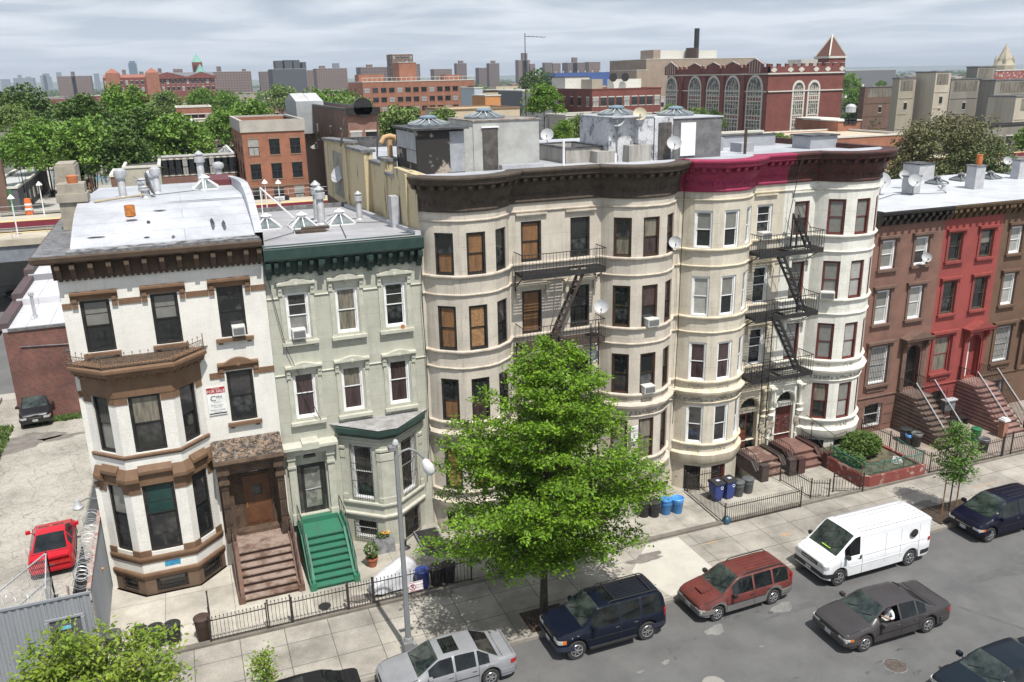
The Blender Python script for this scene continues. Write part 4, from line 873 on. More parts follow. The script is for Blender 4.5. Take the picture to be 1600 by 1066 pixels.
b = MB(); b.tube([(9.6, 40.6, 16.3), (9.6, 40.6, 17.3)], .13, 10); b.tube([(9.2, 40.6, 17.15), (9.35, 40.6, 17.4), (9.6, 40.6, 17.45), (9.85, 40.6, 17.4), (10.0, 40.6, 17.15)], .13, 10); b.build('vent_pipe', mat('tan clay vent', (.50, .33, .17), .8, (.4, .26, .13), 4), C1, 40)
MB().bar((9.0, 50.2, 16.4), (9.3, 50.2, 18.0), .1).bar((9.6, 43.5, 16.3), (9.75, 43.5, 18.2), .07).build('pole', M_burnt, C1)
# ---- roof houses on the cream building
M_tarwall = mat('tarred and patched wall', (0.02, 0.018, 0.017), .8, (0.33, 0.28, 0.23), 1.0, .25, 20, .2, lo=.55, hi=.6)
M_plast = mat('weathered grey plaster', (0.40, 0.405, 0.39), .9, (0.29, 0.29, 0.28), 1.2, .12)
M_slv = mat('silver painted panel', (0.33, 0.345, 0.37), .5, (0.24, .25, .26), 2, .1)
M_drk = mat('dark bulkhead door', (0.05, 0.045, 0.042), .7, (0.11, .10, .09), 3, .2)
bk = box_part(C1, 'stair_bulkhead', M_plast, (12.55, 15.75, 36.9, 40.6, 15.8, 18.15), (12.0, 12.6, 36.95, 40.6, 15.8, 17.9))
b = MB(); b.box(12.5, 15.8, 36.85, 40.65, 18.151, 18.2); b.build('bulkhead_roof', mat('rusty roofing', (.16, .10, .07), .9, (.3, .29, .28), 2, .2, lo=.4, hi=.6), bk)
box_part(bk, 'bulkhead_door', M_drk, (12.98, 13.7, 36.86, 36.9, 16.0, 17.85)); box_part(bk, 'door_frame', M_white, (12.92, 13.76, 36.82, 36.9, 17.86, 17.92)); box_part(bk, 'curb', M_roofw, (13.75, 15.8, 36.5, 36.88, 15.95, 16.2))
round_skylight(C1, 13.7, 38.6, 18.2, .95)
bk2 = box_part(C1, 'stair_bulkhead', M_tarwall, (9.75, 11.25, 36.3, 39.9, 15.8, 17.9), (11.25, 11.98, 36.5, 39.9, 15.8, 17.9))
box_part(bk2, 'bulkhead_roof', M_tar, (9.6, 12.1, 36.1, 40, 17.9, 17.98)); box_part(bk2, 'bulkhead_door', M_slv, (11.28, 11.95, 36.42, 36.49, 16.05, 17.8)); box_part(bk2, 'silver_panel', M_slv, (9.735, 9.749, 36.4, 39.7, 17.05, 17.8), (9.735, 9.749, 36.4, 38.0, 16.5, 17.02))
round_skylight(C1, 10.9, 38.3, 17.98, .95)
m_lw = mat('light well wall', (0.36, 0.35, 0.32), .9, (0.22, .20, .18), 3, .15, streak=True)
def well(house, x0, x1, y0, y1, z1, zf=15.9):
    b = MB(); t = .18
    for a in ((x0, x1, y0, y0+t), (x0, x1, y1-t, y1), (x0, x0+t, y0+t, y1-t), (x1-t, x1, y0+t, y1-t)): b.box(*a, zf, z1)
    o = b.build('light_well', m_lw, house); c = MB()
    for a in ((x0-.05, x1+.05, y0-.05, y0+t), (x0-.05, x1+.05, y1-t, y1+.05), (x0-.05, x0+t, y0+t, y1-t), (x1-t, x1+.05, y0+t, y1-t)): c.box(*a, z1+.002, z1+.07)
    c.build('coping', M_tar, o); return o
well(C1, 15.9, 17.7, 42, 46, 16.7); well(C1, 17.6, 19.7, 38.0, 41.5, 16.65); box_part(C1, 'light_well', m_lw, (20.4, 21.6, 36.8, 38.5, 15.9, 16.75), (18.9, 19.9, 37.2, 38, 15.9, 16.5))
box_part(C1, 'roof_divider', m_lw, (15.6, 15.8, 44, 58, 15.7, 16.6))
b = MB(); b.bar((15.7, 44, 16.65), (15.7, 58, 16.5), .5, .12); b.bar((9.9, 57.9, 16.0), (21.86, 57.9, 16.0), .4, .8); b.build('coping', M_tar, C1)
for x, y, h in ((16.8, 36.5, 1.25), (19.35, 36.2, .55), (14.9, 47, 1.1)): MB().tube([(x, y, 15.9), (x, y, 15.95+h)], .055).build('vent_pipe', M_white, C1, 40)
ant = thing('television_antenna', 'tall thin rooftop television mast rising over the skyline', 'antenna', (17.2, 42, 15.85))
mast_top = 20 + (at(815, 52, Y=42).z-20)
MB().tube([(0, 0, 0), (0, 0, mast_top-15.85)], .035, r2=.02).build('mast', M_black_iron, ant)
b = MB(); h = mast_top-16.0; b.bar((0, 0, h), (1.1, 0, h-.05), .02)
for k in range(5): b.bar((.15+k*.22, -.3, h-.01*k), (.15+k*.22, .3, h-.01*k), .012)
b.build('aerial', M_black_iron, ant)
hr = thing('roof_ladder', 'pair of arched iron ladder rails standing up over the roof edge', 'ladder', (24.6, 57.4, 15.9))
for x in (0, .75):
    MB().tube([(x, 1.0, 0), (x, 1.0, 1.0), (x, .9, 1.3), (x, .6, 1.42), (x, .3, 1.3), (x, .2, 1.0), (x, .2, 0)], .03).build('rail', M_black_iron, hr, 40)
b = MB(); [b.bar((0, 1.0, z), (.75, 1.0, z), .03) for z in (.3, .7, 1.05)]; b.build('rung', M_black_iron, hr)

# ---- buff house with the magenta cornice, and the white house
E1 = thing('buff_bow_house', 'buff bow fronted house with bright magenta cornice and white window frames', 'house')
E2 = thing('white_bow_house', 'white bow fronted house with oxblood cornice and dark red window frames', 'house')
b3, f3 = bow(24.05, 1.95, 1.3, Y0); b4, f4 = bow(31.88, 1.95, 1.3, Y0)
pa = [(21.87, Y0)]+b3+[(28.02, Y0)]; pb = [(28.02, Y0)]+b4+[(34.0, Y0)]
fa = [1+k for k in f3]; fb = [1+k for k in f4]; ia = 1+len(b3)-1; x3 = b3[-1][0]
W3 = bulge_wins(fa, [['bh', 'bh', 'bg'], ['BB', 'bh', 'bg'], ['cc', 'cc', 'hg'], ['ii', 'ii', 'hg']], M_white)
for z, h, kd in ((12.0, 1.76, 'gg'), (8.7, 1.95, 'hg'), (5.4, 2.0, 'gg')): W3.append((ia, 26.87-x3, .92, z, h, dict(col=M_white, kinds=kd, storm=True)))
W3.append((ia, 26.62-x3, 1.25, .72, 3.0, None))
facade(E1, pa, 1.0, 14.9, W3, M_pk)
facade(E1, pa, -.6, .999, [(fa[0], None, .86, -.6, 1.35, dict(kinds='hh')), (fa[1], None, .86, -.6, 1.35, dict(col=M_dred, kinds='hh')), (ia, 26.62-x3, 1.25, .72, .4, None)], M_pk, 'basement_wall')
levels(E1, pa, M_pkt, None); apron(E1, b3, M_pkt, M_carve, 13, None)
W4 = bulge_wins(fb, [['bb', 'bb', 'bg'], ['bb', 'BB', 'bg'], ['bb', 'BB', 'bg'], ['Ch', 'bB', 'hg']], M_dred)
for z, h, kd in ((12.0, 1.76, 'bi'), (8.7, 1.95, 'bb'), (5.4, 2.0, 'BB')): W4.append((0, 29.13-28.02, .92, z, h, dict(col=M_dred, kinds=kd)))
W4.append((0, 28.95-28.02, 1.25, .72, 3.0, None))
facade(E2, pb, 1.0, 14.9, W4, M_wh)
facade(E2, pb, -.5, .999, [(fb[0], None, .86, -.3, 1.1, dict(kinds='th')), (fb[1], None, .86, -.3, 1.1, dict(kinds='hh')), (0, 28.95-28.02, 1.25, .72, .4, None)], M_wh, 'basement_wall')
levels(E2, pb, M_wht, None); apron(E2, b4, M_wht, M_carve, 14, None)
for hs, bb_, ff, sd in ((E1, b3, f3, 20), (E2, b4, f4, 30)):
    frieze_relief(hs, bb_, 4.3, .24, .03, M_carve, sd); panels_relief(hs, bb_, ff, 5.0, .2, .02, M_carve, sd+3); panels_relief(hs, bb_, ff, 1.58, .24, .02, M_carve, sd+6)
top_cornice(E1, pa, M_pc, 0, 0, 15); top_cornice(E2, pb, M_wc, 0, 0, 16)
MB().sweep([(34.0, Y0), (34.0, 45)], [(-.05, 15.5), (.15, 15.6), (.4, 15.95), (.4, 16.2), (-.05, 16.2)]).build('cornice_return', M_wc, E2)
box_part(E1, 'window_hood', M_pkt, (26.2, 27.55, Y0-.12, Y0+.02, 14.2, 14.27)); box_part(E2, 'window_hood', M_wht, (28.45, 29.8, Y0-.12, Y0+.02, 14.2, 14.27))
for hs, cx, mt in ((E1, 26.87, M_pkt), (E2, 29.13, M_wht)):
    for z in (10.72, 7.42):
        b = MB(); n = 10; b.box(cx-.6, cx+.6, Y0-.16, Y0+.02, z, z+.2); b.box(cx-.72, cx+.72, Y0-.24, Y0+.02, z+.2, z+.28)
        pts = [(cx+.7*math.cos(math.pi*k/n), z+.28+.32*math.sin(math.pi*k/n)) for k in range(n+1)]; i = len(b.v)
        b.v += [(x, Y0-.2, zz) for x, zz in pts]+[(x, Y0, zz) for x, zz in pts]; b.f.append(tuple(i+k for k in range(n+1))); b.m.append(0)
        for k in range(n): b.f.append((i+k, i+n+1+k, i+n+2+k, i+k+1)); b.m.append(0)
        for s in (-1, 1): b.box(cx+s*.6-.08, cx+s*.6+.08, Y0-.18, Y0+.02, z-.28, z+.199)
        b.build('window_pediment', mt, hs); frieze_relief(hs, [(cx-.5, Y0-.17), (cx+.5, Y0-.17)], z+.02, .16, .0, M_carve, 40, 'carved_panel')
# portals: arched doorways with half columns, carving and an entablature
def portal(house, cx, mt, doorf):
    n = 14; w, zs = .58, 3.0; y = Y0-.1; b = MB(); zt = 3.98
    pts = [(cx+w*math.cos(math.pi*k/n), zs+w*math.sin(math.pi*k/n)) for k in range(n+1)]
    out_ = [(cx+(.72 if k < n/2 else -.72 if k > n/2 else 0), zt) for k in range(n+1)]
    i = len(b.v); b.v += [(x, y, z) for x, z in pts]+[(x, y, z) for x, z in out_]+[(x, y+.35, z) for x, z in pts]
    for k in range(n): b.f.append((i+k, i+k+1, i+n+2+k, i+n+1+k)); b.m.append(0); b.f.append((i+k, i+2*n+2+k, i+2*n+3+k, i+k+1)); b.m.append(0)
    for s in (-1, 1):
        b.quad((cx+s*w, y, zs), (cx+s*.72, y, zt), (cx+s*.72, y, .7), (cx+s*w, y, .7)); b.quad((cx+s*w, y, zs), (cx+s*w, y+.35, zs), (cx+s*w, y+.35, .7), (cx+s*w, y, .7))
    b.build('arch_surround', mt, house)
    a = MB(); a.tube([(cx+.66*math.cos(math.pi*k/16), y-.03, zs+.66*math.sin(math.pi*k/16)) for k in range(17)], .06, 6); a.build('arch_moulding', mt, house, 50)
    for s in (-1, 1):
        x = cx+s*.93; c = MB()
        c.box(x-.17, x+.17, y-.08, Y0, .7, 1.1); c.box(x-.13, x+.13, y-.02, Y0, 1.1, 2.35)
        c.lathe([(.08, 0), (.2, .1), (.1, .22), (.14, .3), (.17, .42), (.19, .46)], 10, Matrix.Translation((x, y-.08, 2.35)))
        c.lathe([(.1, 0), (.09, .05), (.085, .9), (.12, .95), (.16, 1.06), (.17, 1.12)], 12, Matrix.Translation((x, y-.08, 2.8))); c.box(x-.19, x+.19, y-.28, Y0, 3.92, 4.0)
        c.build('portal_column', mt, house, 35)
    b = MB(); b.box(cx-w, cx+w, y+.1, y+.3, 2.72, 2.98); b.build('door_lintel', mt, house)
    frieze_relief(house, [(cx-w+.04, y+.1), (cx+w-.04, y+.1)], 2.75, .2, .01, M_carve, 50)
    frieze_relief(house, [(cx-1.1, y-.01), (cx-.74, y-.01)], 1.2, 1.0, .05, M_carve, 51, 'carved_panel'); frieze_relief(house, [(cx+.78, y-.01), (cx+1.1, y-.01)], 1.2, 1.0, .05, M_carve, 52, 'carved_panel')
    box_part(house, 'fanlight', M_glass[1], (cx-w, cx+w, y+.3, y+.31, 2.99, 3.62)); doorf(house, cx, y+.2)
def door_a(h, cx, y):
    d = box_part(h, 'door', mat('red brown door', (.16, .05, .025), .45, (.11, .035, .02), 3, .1), (cx-.57, cx+.05, y, y+.06, .72, 2.72), (cx-.5, cx-.02, y-.02, y, .85, 1.6)); box_part(d, 'pane', M_glass[0], (cx-.48, cx-.06, y-.012, y, 1.75, 2.6), (cx+.08, cx+.56, y+.1, y+.12, .72, 2.72)); box_part(d, 'handle', mat('brass', (.5, .35, .1)), (cx+.0, cx+.04, y-.05, y, 1.7, 1.78))
def door_b(h, cx, y):
    d = box_part(h, 'door', M_dred, (cx-.57, cx-.01, y, y+.06, .72, 2.72), (cx+.01, cx+.57, y, y+.06, .72, 2.72)); b = MB(); q = random.Random(3)
    for s in (-1, 1):
        for k in range(26): x = cx+s*.29+q.uniform(-.22, .22); z = .9+q.random()*1.7; r = q.uniform(.04, .09); b.tube([(x+r*math.cos(t), y-.03, z+r*math.sin(t)) for t in (0, 1, 2, 3, 4, 5)], .012, 4)
        b.tube([(cx+s*.29+.17*math.cos(t*.8), y-.035, 1.9+.2*math.sin(t*.8)) for t in range(9)], .02, 5)
    b.build('iron_grille', mat('brown painted grille', (.12, .075, .07), .6), d)
portal(E1, 26.62, M_pkt, door_a); portal(E2, 28.95, M_wht, door_b)
for hs, x0, x1, mt in ((E1, 25.45, 27.78, M_pkt), (E2, 27.8, 30.1, M_wht)):
    b = MB(); b.box(x0, x1, Y0-.2, Y0, 4.0, 4.12); b.box(x0, x1, Y0-.14, Y0, 4.12, 4.45); b.prof([(Y0, 4.45), (Y0-.2, 4.45), (Y0-.34, 4.54), (Y0-.34, 4.6), (Y0, 4.66)], x0, x1); b.build('entablature', mt, hs)
    frieze_relief(hs, [(x0+.1, Y0-.14), (x1-.1, Y0-.14)], 4.17, .24, .01, M_carve, 60); frieze_relief(hs, [(x0+.1, Y0-.02), (x1-.1, Y0-.02)], 4.98, .24, .01, M_carve, 61)
M_stp = mat('dark stone steps', (0.13, 0.075, 0.06), .85, (0.30, 0.23, 0.19), 2.2, .15, lo=.5, hi=.62); M_stk = mat('black painted stone', (0.045, 0.035, 0.032), .7, (0.075, .05, .045), 3, .15); M_str = mat('dark red steps', (0.20, 0.105, 0.085), .8, (0.13, .075, .06), 2, .12)
stoop(E1, 26.02, 27.4, 32.15, 32.85, .1, .72, 3, M_stp, M_stk, .32, 1.9, (.42, (25.85, 27.55), M_black_iron, .15), cheek_h=.12, newel=.85)
stoop(E2, 28.3, 29.75, 32.15, 32.9, .1, .78, 3, M_str, mat('oxblood stone', (.075, .03, .026), .7, (.05, .025, .02), 3, .15), .32, 1.85, (.42, (28.1, 29.95), M_black_iron, .15), cheek_h=.12, newel=.8)
for hs, x0, x1 in ((E1, 21.87, 28.02), (E2, 28.02, 34.0)):
    b = MB(); b.quad((x0, 34.0, 16.0), (x1, 34.0, 16.0), (x1, 57, 15.7), (x0, 57, 15.7)); bb_ = b3 if hs is E1 else b4; b.prism([(x, y) for x, y in bb_]+[(bb_[-1][0], 34.7), (bb_[0][0], 34.7)], 15.9, 16.205); b.build('roof', M_roofw, hs)
    b = MB(); b.quad((x0, 57, 15.7), (x1, 57, 15.7), (x1, 57, 0), (x0, 57, 0)); b.build('rear_wall', M_peelg, hs)
b = MB(); b.quad((34.0, Y0, 0), (34.0, 57, 0), (34.0, 57, 15.7), (34.0, Y0, 15.9)); b.build('side_wall', M_wh, E2)
M_darkp = mat('dark rendered bulkhead', (0.10, 0.10, 0.105), .8, (0.17, .17, .175), 2, .2); M_patchy = mat('patchy silver render', (0.50, 0.51, 0.53), .8, (0.13, 0.13, 0.14), 1.6, .2, 14, .3, lo=.48, hi=.62)
bk = box_part(E1, 'stair_bulkhead', M_darkp, (22.95, 25.75, 37.0, 40.8, 15.8, 17.9)); box_part(bk, 'bulkhead_door', M_white, (23.35, 24.2, 36.94, 36.99, 16.1, 17.7)); box_part(bk, 'bulkhead_roof', M_roofw, (22.9, 25.8, 36.95, 40.85, 17.9, 17.96)); round_skylight(E1, 24.2, 38.9, 17.96, .95)
bk = box_part(C1, 'stair_bulkhead', M_patchy, (21.0, 21.84, 37.0, 40.6, 15.8, 18.05), (19.6, 21.0, 37.4, 40.6, 15.8, 18.05)); box_part(bk, 'bulkhead_roof', M_roofw, (19.55, 21.88, 36.95, 40.65, 18.05, 18.1)); round_skylight(C1, 20.8, 38.9, 18.1, .95)
bk3 = box_part(E1, 'stair_bulkhead', M_patchy, (21.9, 22.93, 37.0, 40.6, 15.8, 18.0)); box_part(bk3, 'bulkhead_door', M_drk, (22.1, 22.8, 36.93, 36.99, 16.0, 17.75))
box_part(E1, 'light_well', mat('pale grey flashing', (.33, .34, .37), .5, (.27, .28, .3), 2, .1), (26.5, 28.0, 40, 40.2, 15.8, 16.65), (25.8, 31, 46, 46.2, 15.8, 16.9)); box_part(E2, 'light_well', MATS['pale grey flashing'], (29.0, 33.0, 42, 42.2, 15.8, 16.5), (32.2, 34.0, 38, 39.5, 15.8, 16.6), (28.1, 28.9, 38.5, 39.5, 15.8, 16.4))
box_part(E2, 'coping', M_tar, (32.1, 34.1, 37.9, 39.6, 16.6, 16.68), (28.9, 33.1, 41.95, 42.25, 16.5, 16.57)); MB().tube([(27.6, 37.5, 15.9), (27.6, 37.5, 17.2)], .08).build('vent_pipe', M_burnt, E1)

# ================================================================== brownstones on the right
def rowhouse(name, label, x0, x1, mw, mt, mc, winx, doorx, parx, kinds, dark=False, peds=True, bars=False, arched=True, wcol=M_white):
    h = thing(name, label, 'house'); P = [(x0, Y0), (x1, Y0)]; W_ = []
    for k, cx in enumerate(winx):
        W_ += [(0, cx-x0, .96, 9.68, 1.58, dict(col=wcol, kinds=kinds[k][0])), (0, cx-x0, .98, 6.6, 1.9, dict(col=wcol, kinds=kinds[k][1]))]
    W_ += [(0, parx-x0, 1.3, 3.05, 2.2, dict(col=wcol if bars else mt, kinds=kinds[2], grill=1 if bars else 0)), (0, parx-x0, 1.25, .45, 1.45, dict(col=wcol, kinds='hh', grill=.95)), (0, doorx-x0, 1.05, 2.4, 2.75, None)]
    facade(h, P, 0, 12.4, W_, mw)
    for cx in winx:
        for z, hh in ((9.68, 1.58), (6.6, 1.9)):
            b = MB(); b.box(cx-.66, cx-.5, Y0-.06, Y0+.02, z, z+hh+.12); b.box(cx+.5, cx+.66, Y0-.06, Y0+.02, z, z+hh+.12); b.box(cx-.499, cx+.499, Y0-.055, Y0+.02, z+hh+.01, z+hh+.12); b.build('window_surround', mt, h)
            box_part(h, 'window_hood', mt, (cx-.78, cx+.78, Y0-.2, Y0+.02, z+hh+.13, z+hh+.26), (cx-.7, cx+.7, Y0-.12, Y0+.02, z+hh+.121, z+hh+.129))
            box_part(h, 'window_sill', mt, (cx-.72, cx+.72, Y0-.16, Y0+.03, z-.13, z-.003))
    b = MB(); b.box(parx-.88, parx-.67, Y0-.07, Y0+.02, 2.7, 5.45); b.box(parx+.67, parx+.88, Y0-.07, Y0+.02, 2.7, 5.45); b.box(parx-.669, parx+.669, Y0-.065, Y0+.02, 5.27, 5.45); b.box(parx-.669, parx+.669, Y0-.065, Y0+.02, 2.6, 2.98); b.build('window_surround', mt, h)
    box_part(h, 'window_hood', mt, (parx-1.0, parx+1.0, Y0-.22, Y0+.02, 5.46, 5.6)); box_part(h, 'window_sill', mt, (parx-.85, parx+.85, Y0-.18, Y0+.03, 2.9, 3.03))
    course(h, 'string_course', P, 2.2, .14, .07, mt)
    b = MB()
    for z in (.45, 1.05, 1.65): b.box(x0+.02, parx-.75, Y0-.012, Y0+.01, z, z+.03); b.box(parx+.75, doorx-.9, Y0-.012, Y0+.01, z, z+.03)
    b.build('rustication', M_burnt, h)
    b = MB(); n = 8; b.poly([(parx-.64, Y0-.02, 1.95)]+[(parx-.64+1.28*k/n, Y0-.02, 1.72+.17*math.sin(math.pi*k/n)) for k in range(n+1)]+[(parx+.64, Y0-.02, 1.95)]); b.build('window_arch', mw, h)
    # doorway
    b = MB(); n = 12; w = .5; zs = 4.55
    pts = [(doorx+w*math.cos(math.pi*k/n), zs+w*math.sin(math.pi*k/n)) for k in range(n+1)]; o_ = [(doorx+(.62 if k < n/2 else -.62 if k > n/2 else 0), 5.3) for k in range(n+1)]
    i = len(b.v); b.v += [(x, Y0-.12, z) for x, z in pts]+[(x, Y0-.12, z) for x, z in o_]+[(x, Y0+.3, z) for x, z in pts]
    for k in range(n): b.f.append((i+k, i+k+1, i+n+2+k, i+n+1+k)); b.m.append(0); b.f.append((i+k, i+2*n+2+k, i+2*n+3+k, i+k+1)); b.m.append(0)
    for s in (-1, 1): b.quad((doorx+s*w, Y0-.12, zs), (doorx+s*.62, Y0-.12, 5.3), (doorx+s*.62, Y0-.12, 2.4), (doorx+s*w, Y0-.12, 2.4)); b.box(doorx+s*.72-.12, doorx+s*.72+.12, Y0-.16, Y0, 2.4, 5.0); b.prof([(Y0, 4.75), (Y0-.2, 4.8), (Y0-.45, 5.2), (Y0-.45, 5.42), (Y0, 5.42)], doorx+s*.76-.11, doorx+s*.76+.11)
    b.build('door_surround', mt, h)
    b = MB(); b.box(doorx-1.02, doorx+1.02, Y0-.55, Y0, 5.43, 5.56)
    i = len(b.v); b.v += [(doorx-1.05, Y0-.6, 5.56), (doorx+1.05, Y0-.6, 5.56), (doorx, Y0-.6, 5.98), (doorx-1.05, Y0, 5.56), (doorx+1.05, Y0, 5.56), (doorx, Y0, 5.98)]
    for f_ in ((0, 1, 2), (0, 2, 5, 3), (1, 4, 5, 2)): b.f.append(tuple(i+k for k in f_)); b.m.append(0)
    b.build('door_pediment', mt, h)
    # cornice
    MB().sweep(P, [(-.05, 12.1), (.08, 12.1), (.1, 12.55), (.4, 12.62), (.52, 12.7), (.56, 12.84), (.5, 12.9), (-.05, 12.9)]).build('cornice', mc, h)
    brackets(h, bracket_mesh(.2, .42, .55, mc), P, 12.64, .5, .09)
    b = MB(); b.quad((x0, 34.05, 12.91), (x1, 34.05, 12.91), (x1, 44.0, 13.0), (x0, 44.0, 13.0)); b.quad((x0, 44, 13), (x1, 44, 13), (x1, 44, 0), (x0, 44, 0)); b.build('roof', M_roofw2, h)
    return h
M_roofw2 = mat('white roof coating', (0.50, 0.515, 0.54), .5, (0.40, .41, .43), .8, .05)
M_bn = mat('brownstone wall', (0.205, 0.108, 0.082), .85, (0.15, 0.08, 0.062), 1.3, .1); M_bnt = mat('brownstone trim', (0.15, 0.092, 0.07), .85, (0.11, .068, .053), 2.5, .1)
M_rd = mat('red painted facade', (0.29, 0.058, 0.05), .75, (0.23, 0.05, 0.045), 1.2, .06); M_rdt = mat('red painted trim', (0.26, 0.05, 0.043), .75, (0.19, .04, .035), 2.5, .06)
M_bn2 = mat('brown painted facade', (0.14, 0.082, 0.052), .85, (0.11, 0.066, 0.043), 1.3, .1); M_bn2t = mat('brown painted trim', (0.12, .07, .045), .85)
B1 = rowhouse('brownstone_house', 'brownstone row house with black cornice next to the white bow front', 34.02, 38.95, M_bn, M_bnt, M_blackp, (35.1, 37.45), 37.72, 35.28, [('Bb', 'bB'), ('Bi', 'BB'), 'BB'], bars=True)
B2 = rowhouse('red_house', 'red painted row house with brown bracketed cornice and white front door', 38.95, 43.35, M_rd, M_rdt, mat('tan brown cornice', (.105, .065, .03), .75, (.07, .045, .022), 3, .15), (39.9, 42.25), 42.4, 39.98, [('hh', 'hg'), ('bg', 'hh'), 'CC'], wcol=M_burnt)
B3 = rowhouse('brown_house', 'brown painted row house at the right edge of the row', 43.35, 48.0, M_bn2, M_bn2t, MATS['tan brown cornice'], (44.55, 46.95), 47.0, 44.75, [('BB', 'BB'), ('Bb', 'BB'), 'BB'], bars=True)
B4 = rowhouse('brownstone_house', 'brownstone row house beyond the right edge of the picture', 48.0, 52.8, M_bn, M_bnt, M_blackp, (49.1, 51.5), 51.6, 49.3, [('BB', 'bB'), ('Bb', 'BB'), 'BB'], bars=True)
box_part(B4, 'door', M_brwnp, (51.1, 52.1, 34.85, 34.95, 2.4, 5.05)); MB().quad((52.8, Y0, 0), (52.8, 44, 0), (52.8, 44, 13), (52.8, Y0, 12.9)).build('side_wall', M_bn, B4)
box_part(B1, 'door', M_blackp, (37.2, 38.25, 34.88, 34.95, 2.4, 5.05)); b = MB(); [b.bar((37.25+k*.1, 34.7, 2.45), (37.25+k*.1, 34.7, 4.5), .02) for k in range(10)]; b.bar((37.2, 34.7, 3.4), (38.2, 34.7, 3.5), .03); b.build('iron_gate', M_black_iron, B1)
d = box_part(B2, 'door', M_white, (41.95, 42.4, 34.82, 34.9, 2.4, 4.5)); box_part(B2, 'vestibule', M_rdt, (42.4, 42.95, 34.85, 34.95, 2.4, 5.05)); box_part(B2, 'transom', M_glass[1], (41.95, 42.4, 34.86, 34.9, 4.5, 5.05)); box_part(B3, 'door', M_brwnp, (46.5, 47.5, 34.85, 34.95, 2.4, 5.05))
M_bstep = mat('brownstone steps', (0.185, 0.13, 0.107), .85, (0.12, .085, .07), 2, .12); M_rstep = mat('rosy stone steps', (0.29, 0.17, 0.15), .85, (0.20, .12, .105), 2, .12)
for hs, x0, x1, ms, mc in ((B1, 36.85, 38.3, M_bstep, M_bnt), (B2, 41.45, 43.1, M_rstep, mat('rosy stone side', (.22, .12, .10), .85))):
    o = stoop(hs, x0, x1, 31.1, 33.3, .1, 2.35, 10, ms, None, 0, 1.3, (.85, (x0+.06, x1-.06), M_black_iron, .11), lip=.06)
    b = MB()
    for k in range(10):
        y = 31.1+2.2/9*k; b.box(x0+.07, x1-.07, y+.05, 34.6, .1, .1+.225*(k+1)-.06-.001*k)
    b.build('stair_side', mc, o)
    b = MB()
    for x in (x0+.06, x1-.06): b.tube([(x, 31.0, 1.28), (x, 33.3, 3.28)], .028, 6)
    b.build('handrail', M_steel, o)
    b = MB(); b.box(x0+.02, x0+.068, 33.5, 34.25, .1, 1.7); b.build('under_stair_door', M_blackp, o)
for x in (41.2, 43.15):
    p = MB(); p.box(x, x+.34, 30.9, 31.24, .1, 1.1); p.build('brick_pier', brick('orange brick pier', (.30, .09, .045), (.26, .08, .04), (.3, .26, .22)), B2)
    c = MB(); c.box(x-.05, x+.39, 30.85, 31.29, 1.1, 1.2); c.prism([(x+.02, 30.92), (x+.32, 30.92), (x+.32, 31.22), (x+.02, 31.22)], 1.2, 1.28); c.build('pier_cap', M_white, B2)
# roof furniture of the brownstones
M_wchim = mat('white chimney', (0.42, 0.43, 0.45), .7, (.34, .34, .35), 2, .1)
p = at(572, 0, Z=13) ; 
def chim(h, px, py, Y, w, d, hh, pot=None, label=None):
    p = at(px, py, Y=Y); z = 12.95; o = box_part(h, 'chimney', M_wchim, (p.x-w/2, p.x+w/2, Y-d/2, Y+d/2, z, z+hh)); box_part(o, 'cap', M_lead, (p.x-w/2-.05, p.x+w/2+.05, Y-d/2-.05, Y+d/2+.05, z+hh, z+hh+.08))
    if pot: MB().lathe([(.17, 0), (.17, .55), (.19, .58), (.19, .6)], 12).build('chimney_pot', mat('orange clay pot', (0.5, .14, .04), .7), o, 30, (p.x+.15, Y, z+hh+.08))
chim(B1, 1424, 290, 38.5, .8, .6, 1.0); chim(B2, 1522, 290, 38.4, .75, .7, 1.35, pot=True); chim(B3, 1590, 275, 40.5, .6, .6, 1.2)
b = MB(); p = at(1440, 280, Y=43); b.box(p.x-.7, p.x+.6, 42.6, 44, 12.95, 14.0); b.build('roof_hatch', M_wchim, B1); box_part(B1, 'hatch_cap', M_tar, (p.x-.75, p.x+.65, 42.55, 44.05, 14.0, 14.08))
for h, px, Y in ((B1, 1463, 41), (B2, 1500, 41.5), (B2, 1545, 41.3), (B3, 1588, 42)): skylight(h, at(px, 290, Y=Y).x, Y, 12.93, .5, .35, mt=M_lead)
turbine(B2, at(1473, 300, Y=38.5).x, 38.5, 12.95, .5, .12, ball=False)

M_trimk = mat('cable black', (.03, .03, .03), .7)
# ------------------------------------------------------------------ dishes and air conditioners
for a in ((1376, 296, 39.0, 'large grey dish on blocks on the brownstone roof, leftmost of that roof', .5), (1411, 285, 40.5, 'small tilted dish behind the brownstone chimney', .3), (1429, 281, 38.0, 'grey dish beside the white chimney of the brownstone roof', .38), (1571, 270, 43, 'small dish far back on the brown house roof by the right edge', .3)):
    p = at(a[0], a[1], Y=a[2]); dish(p.x, a[2], 13.75 if a[2] < 42 else 13.8, 20, a[3], a[4], .8)
dish(at(1053, 232, Y=36.6).x, 36.6, 16.75, 25, 'round dish on a stand in front of the dark door on the buff roof', .36, .8)
dish(at(998, 182, Y=37.2).x, 37.1, 18.15, 10, 'tan coloured dish on a tall mast before the patchy roof hut', .33, 2.2, tone='tan')
dish(at(964, 192, Y=37.3).x, 37.25, 17.9, 15, 'grey dish on the left corner of the patchy roof hut', .33, 2.0)
dish(at(855, 211, Y=47).x, 47, 16.7, 15, 'small dish standing far back on the cream building roof', .38, 1.0)
dish(at(535, 272, Y=52.3).x-.2, 52.3, 14.6, -60, 'grey dish fixed to the rear of the peeling yellow wall', .55, wall=True)
dish(at(1053, 380, Y=34.0).x, 33.9, at(1053, 380, Y=33.9).z, 20, 'satellite dish on the top sill between the cream and buff bows', .3, wall=True)
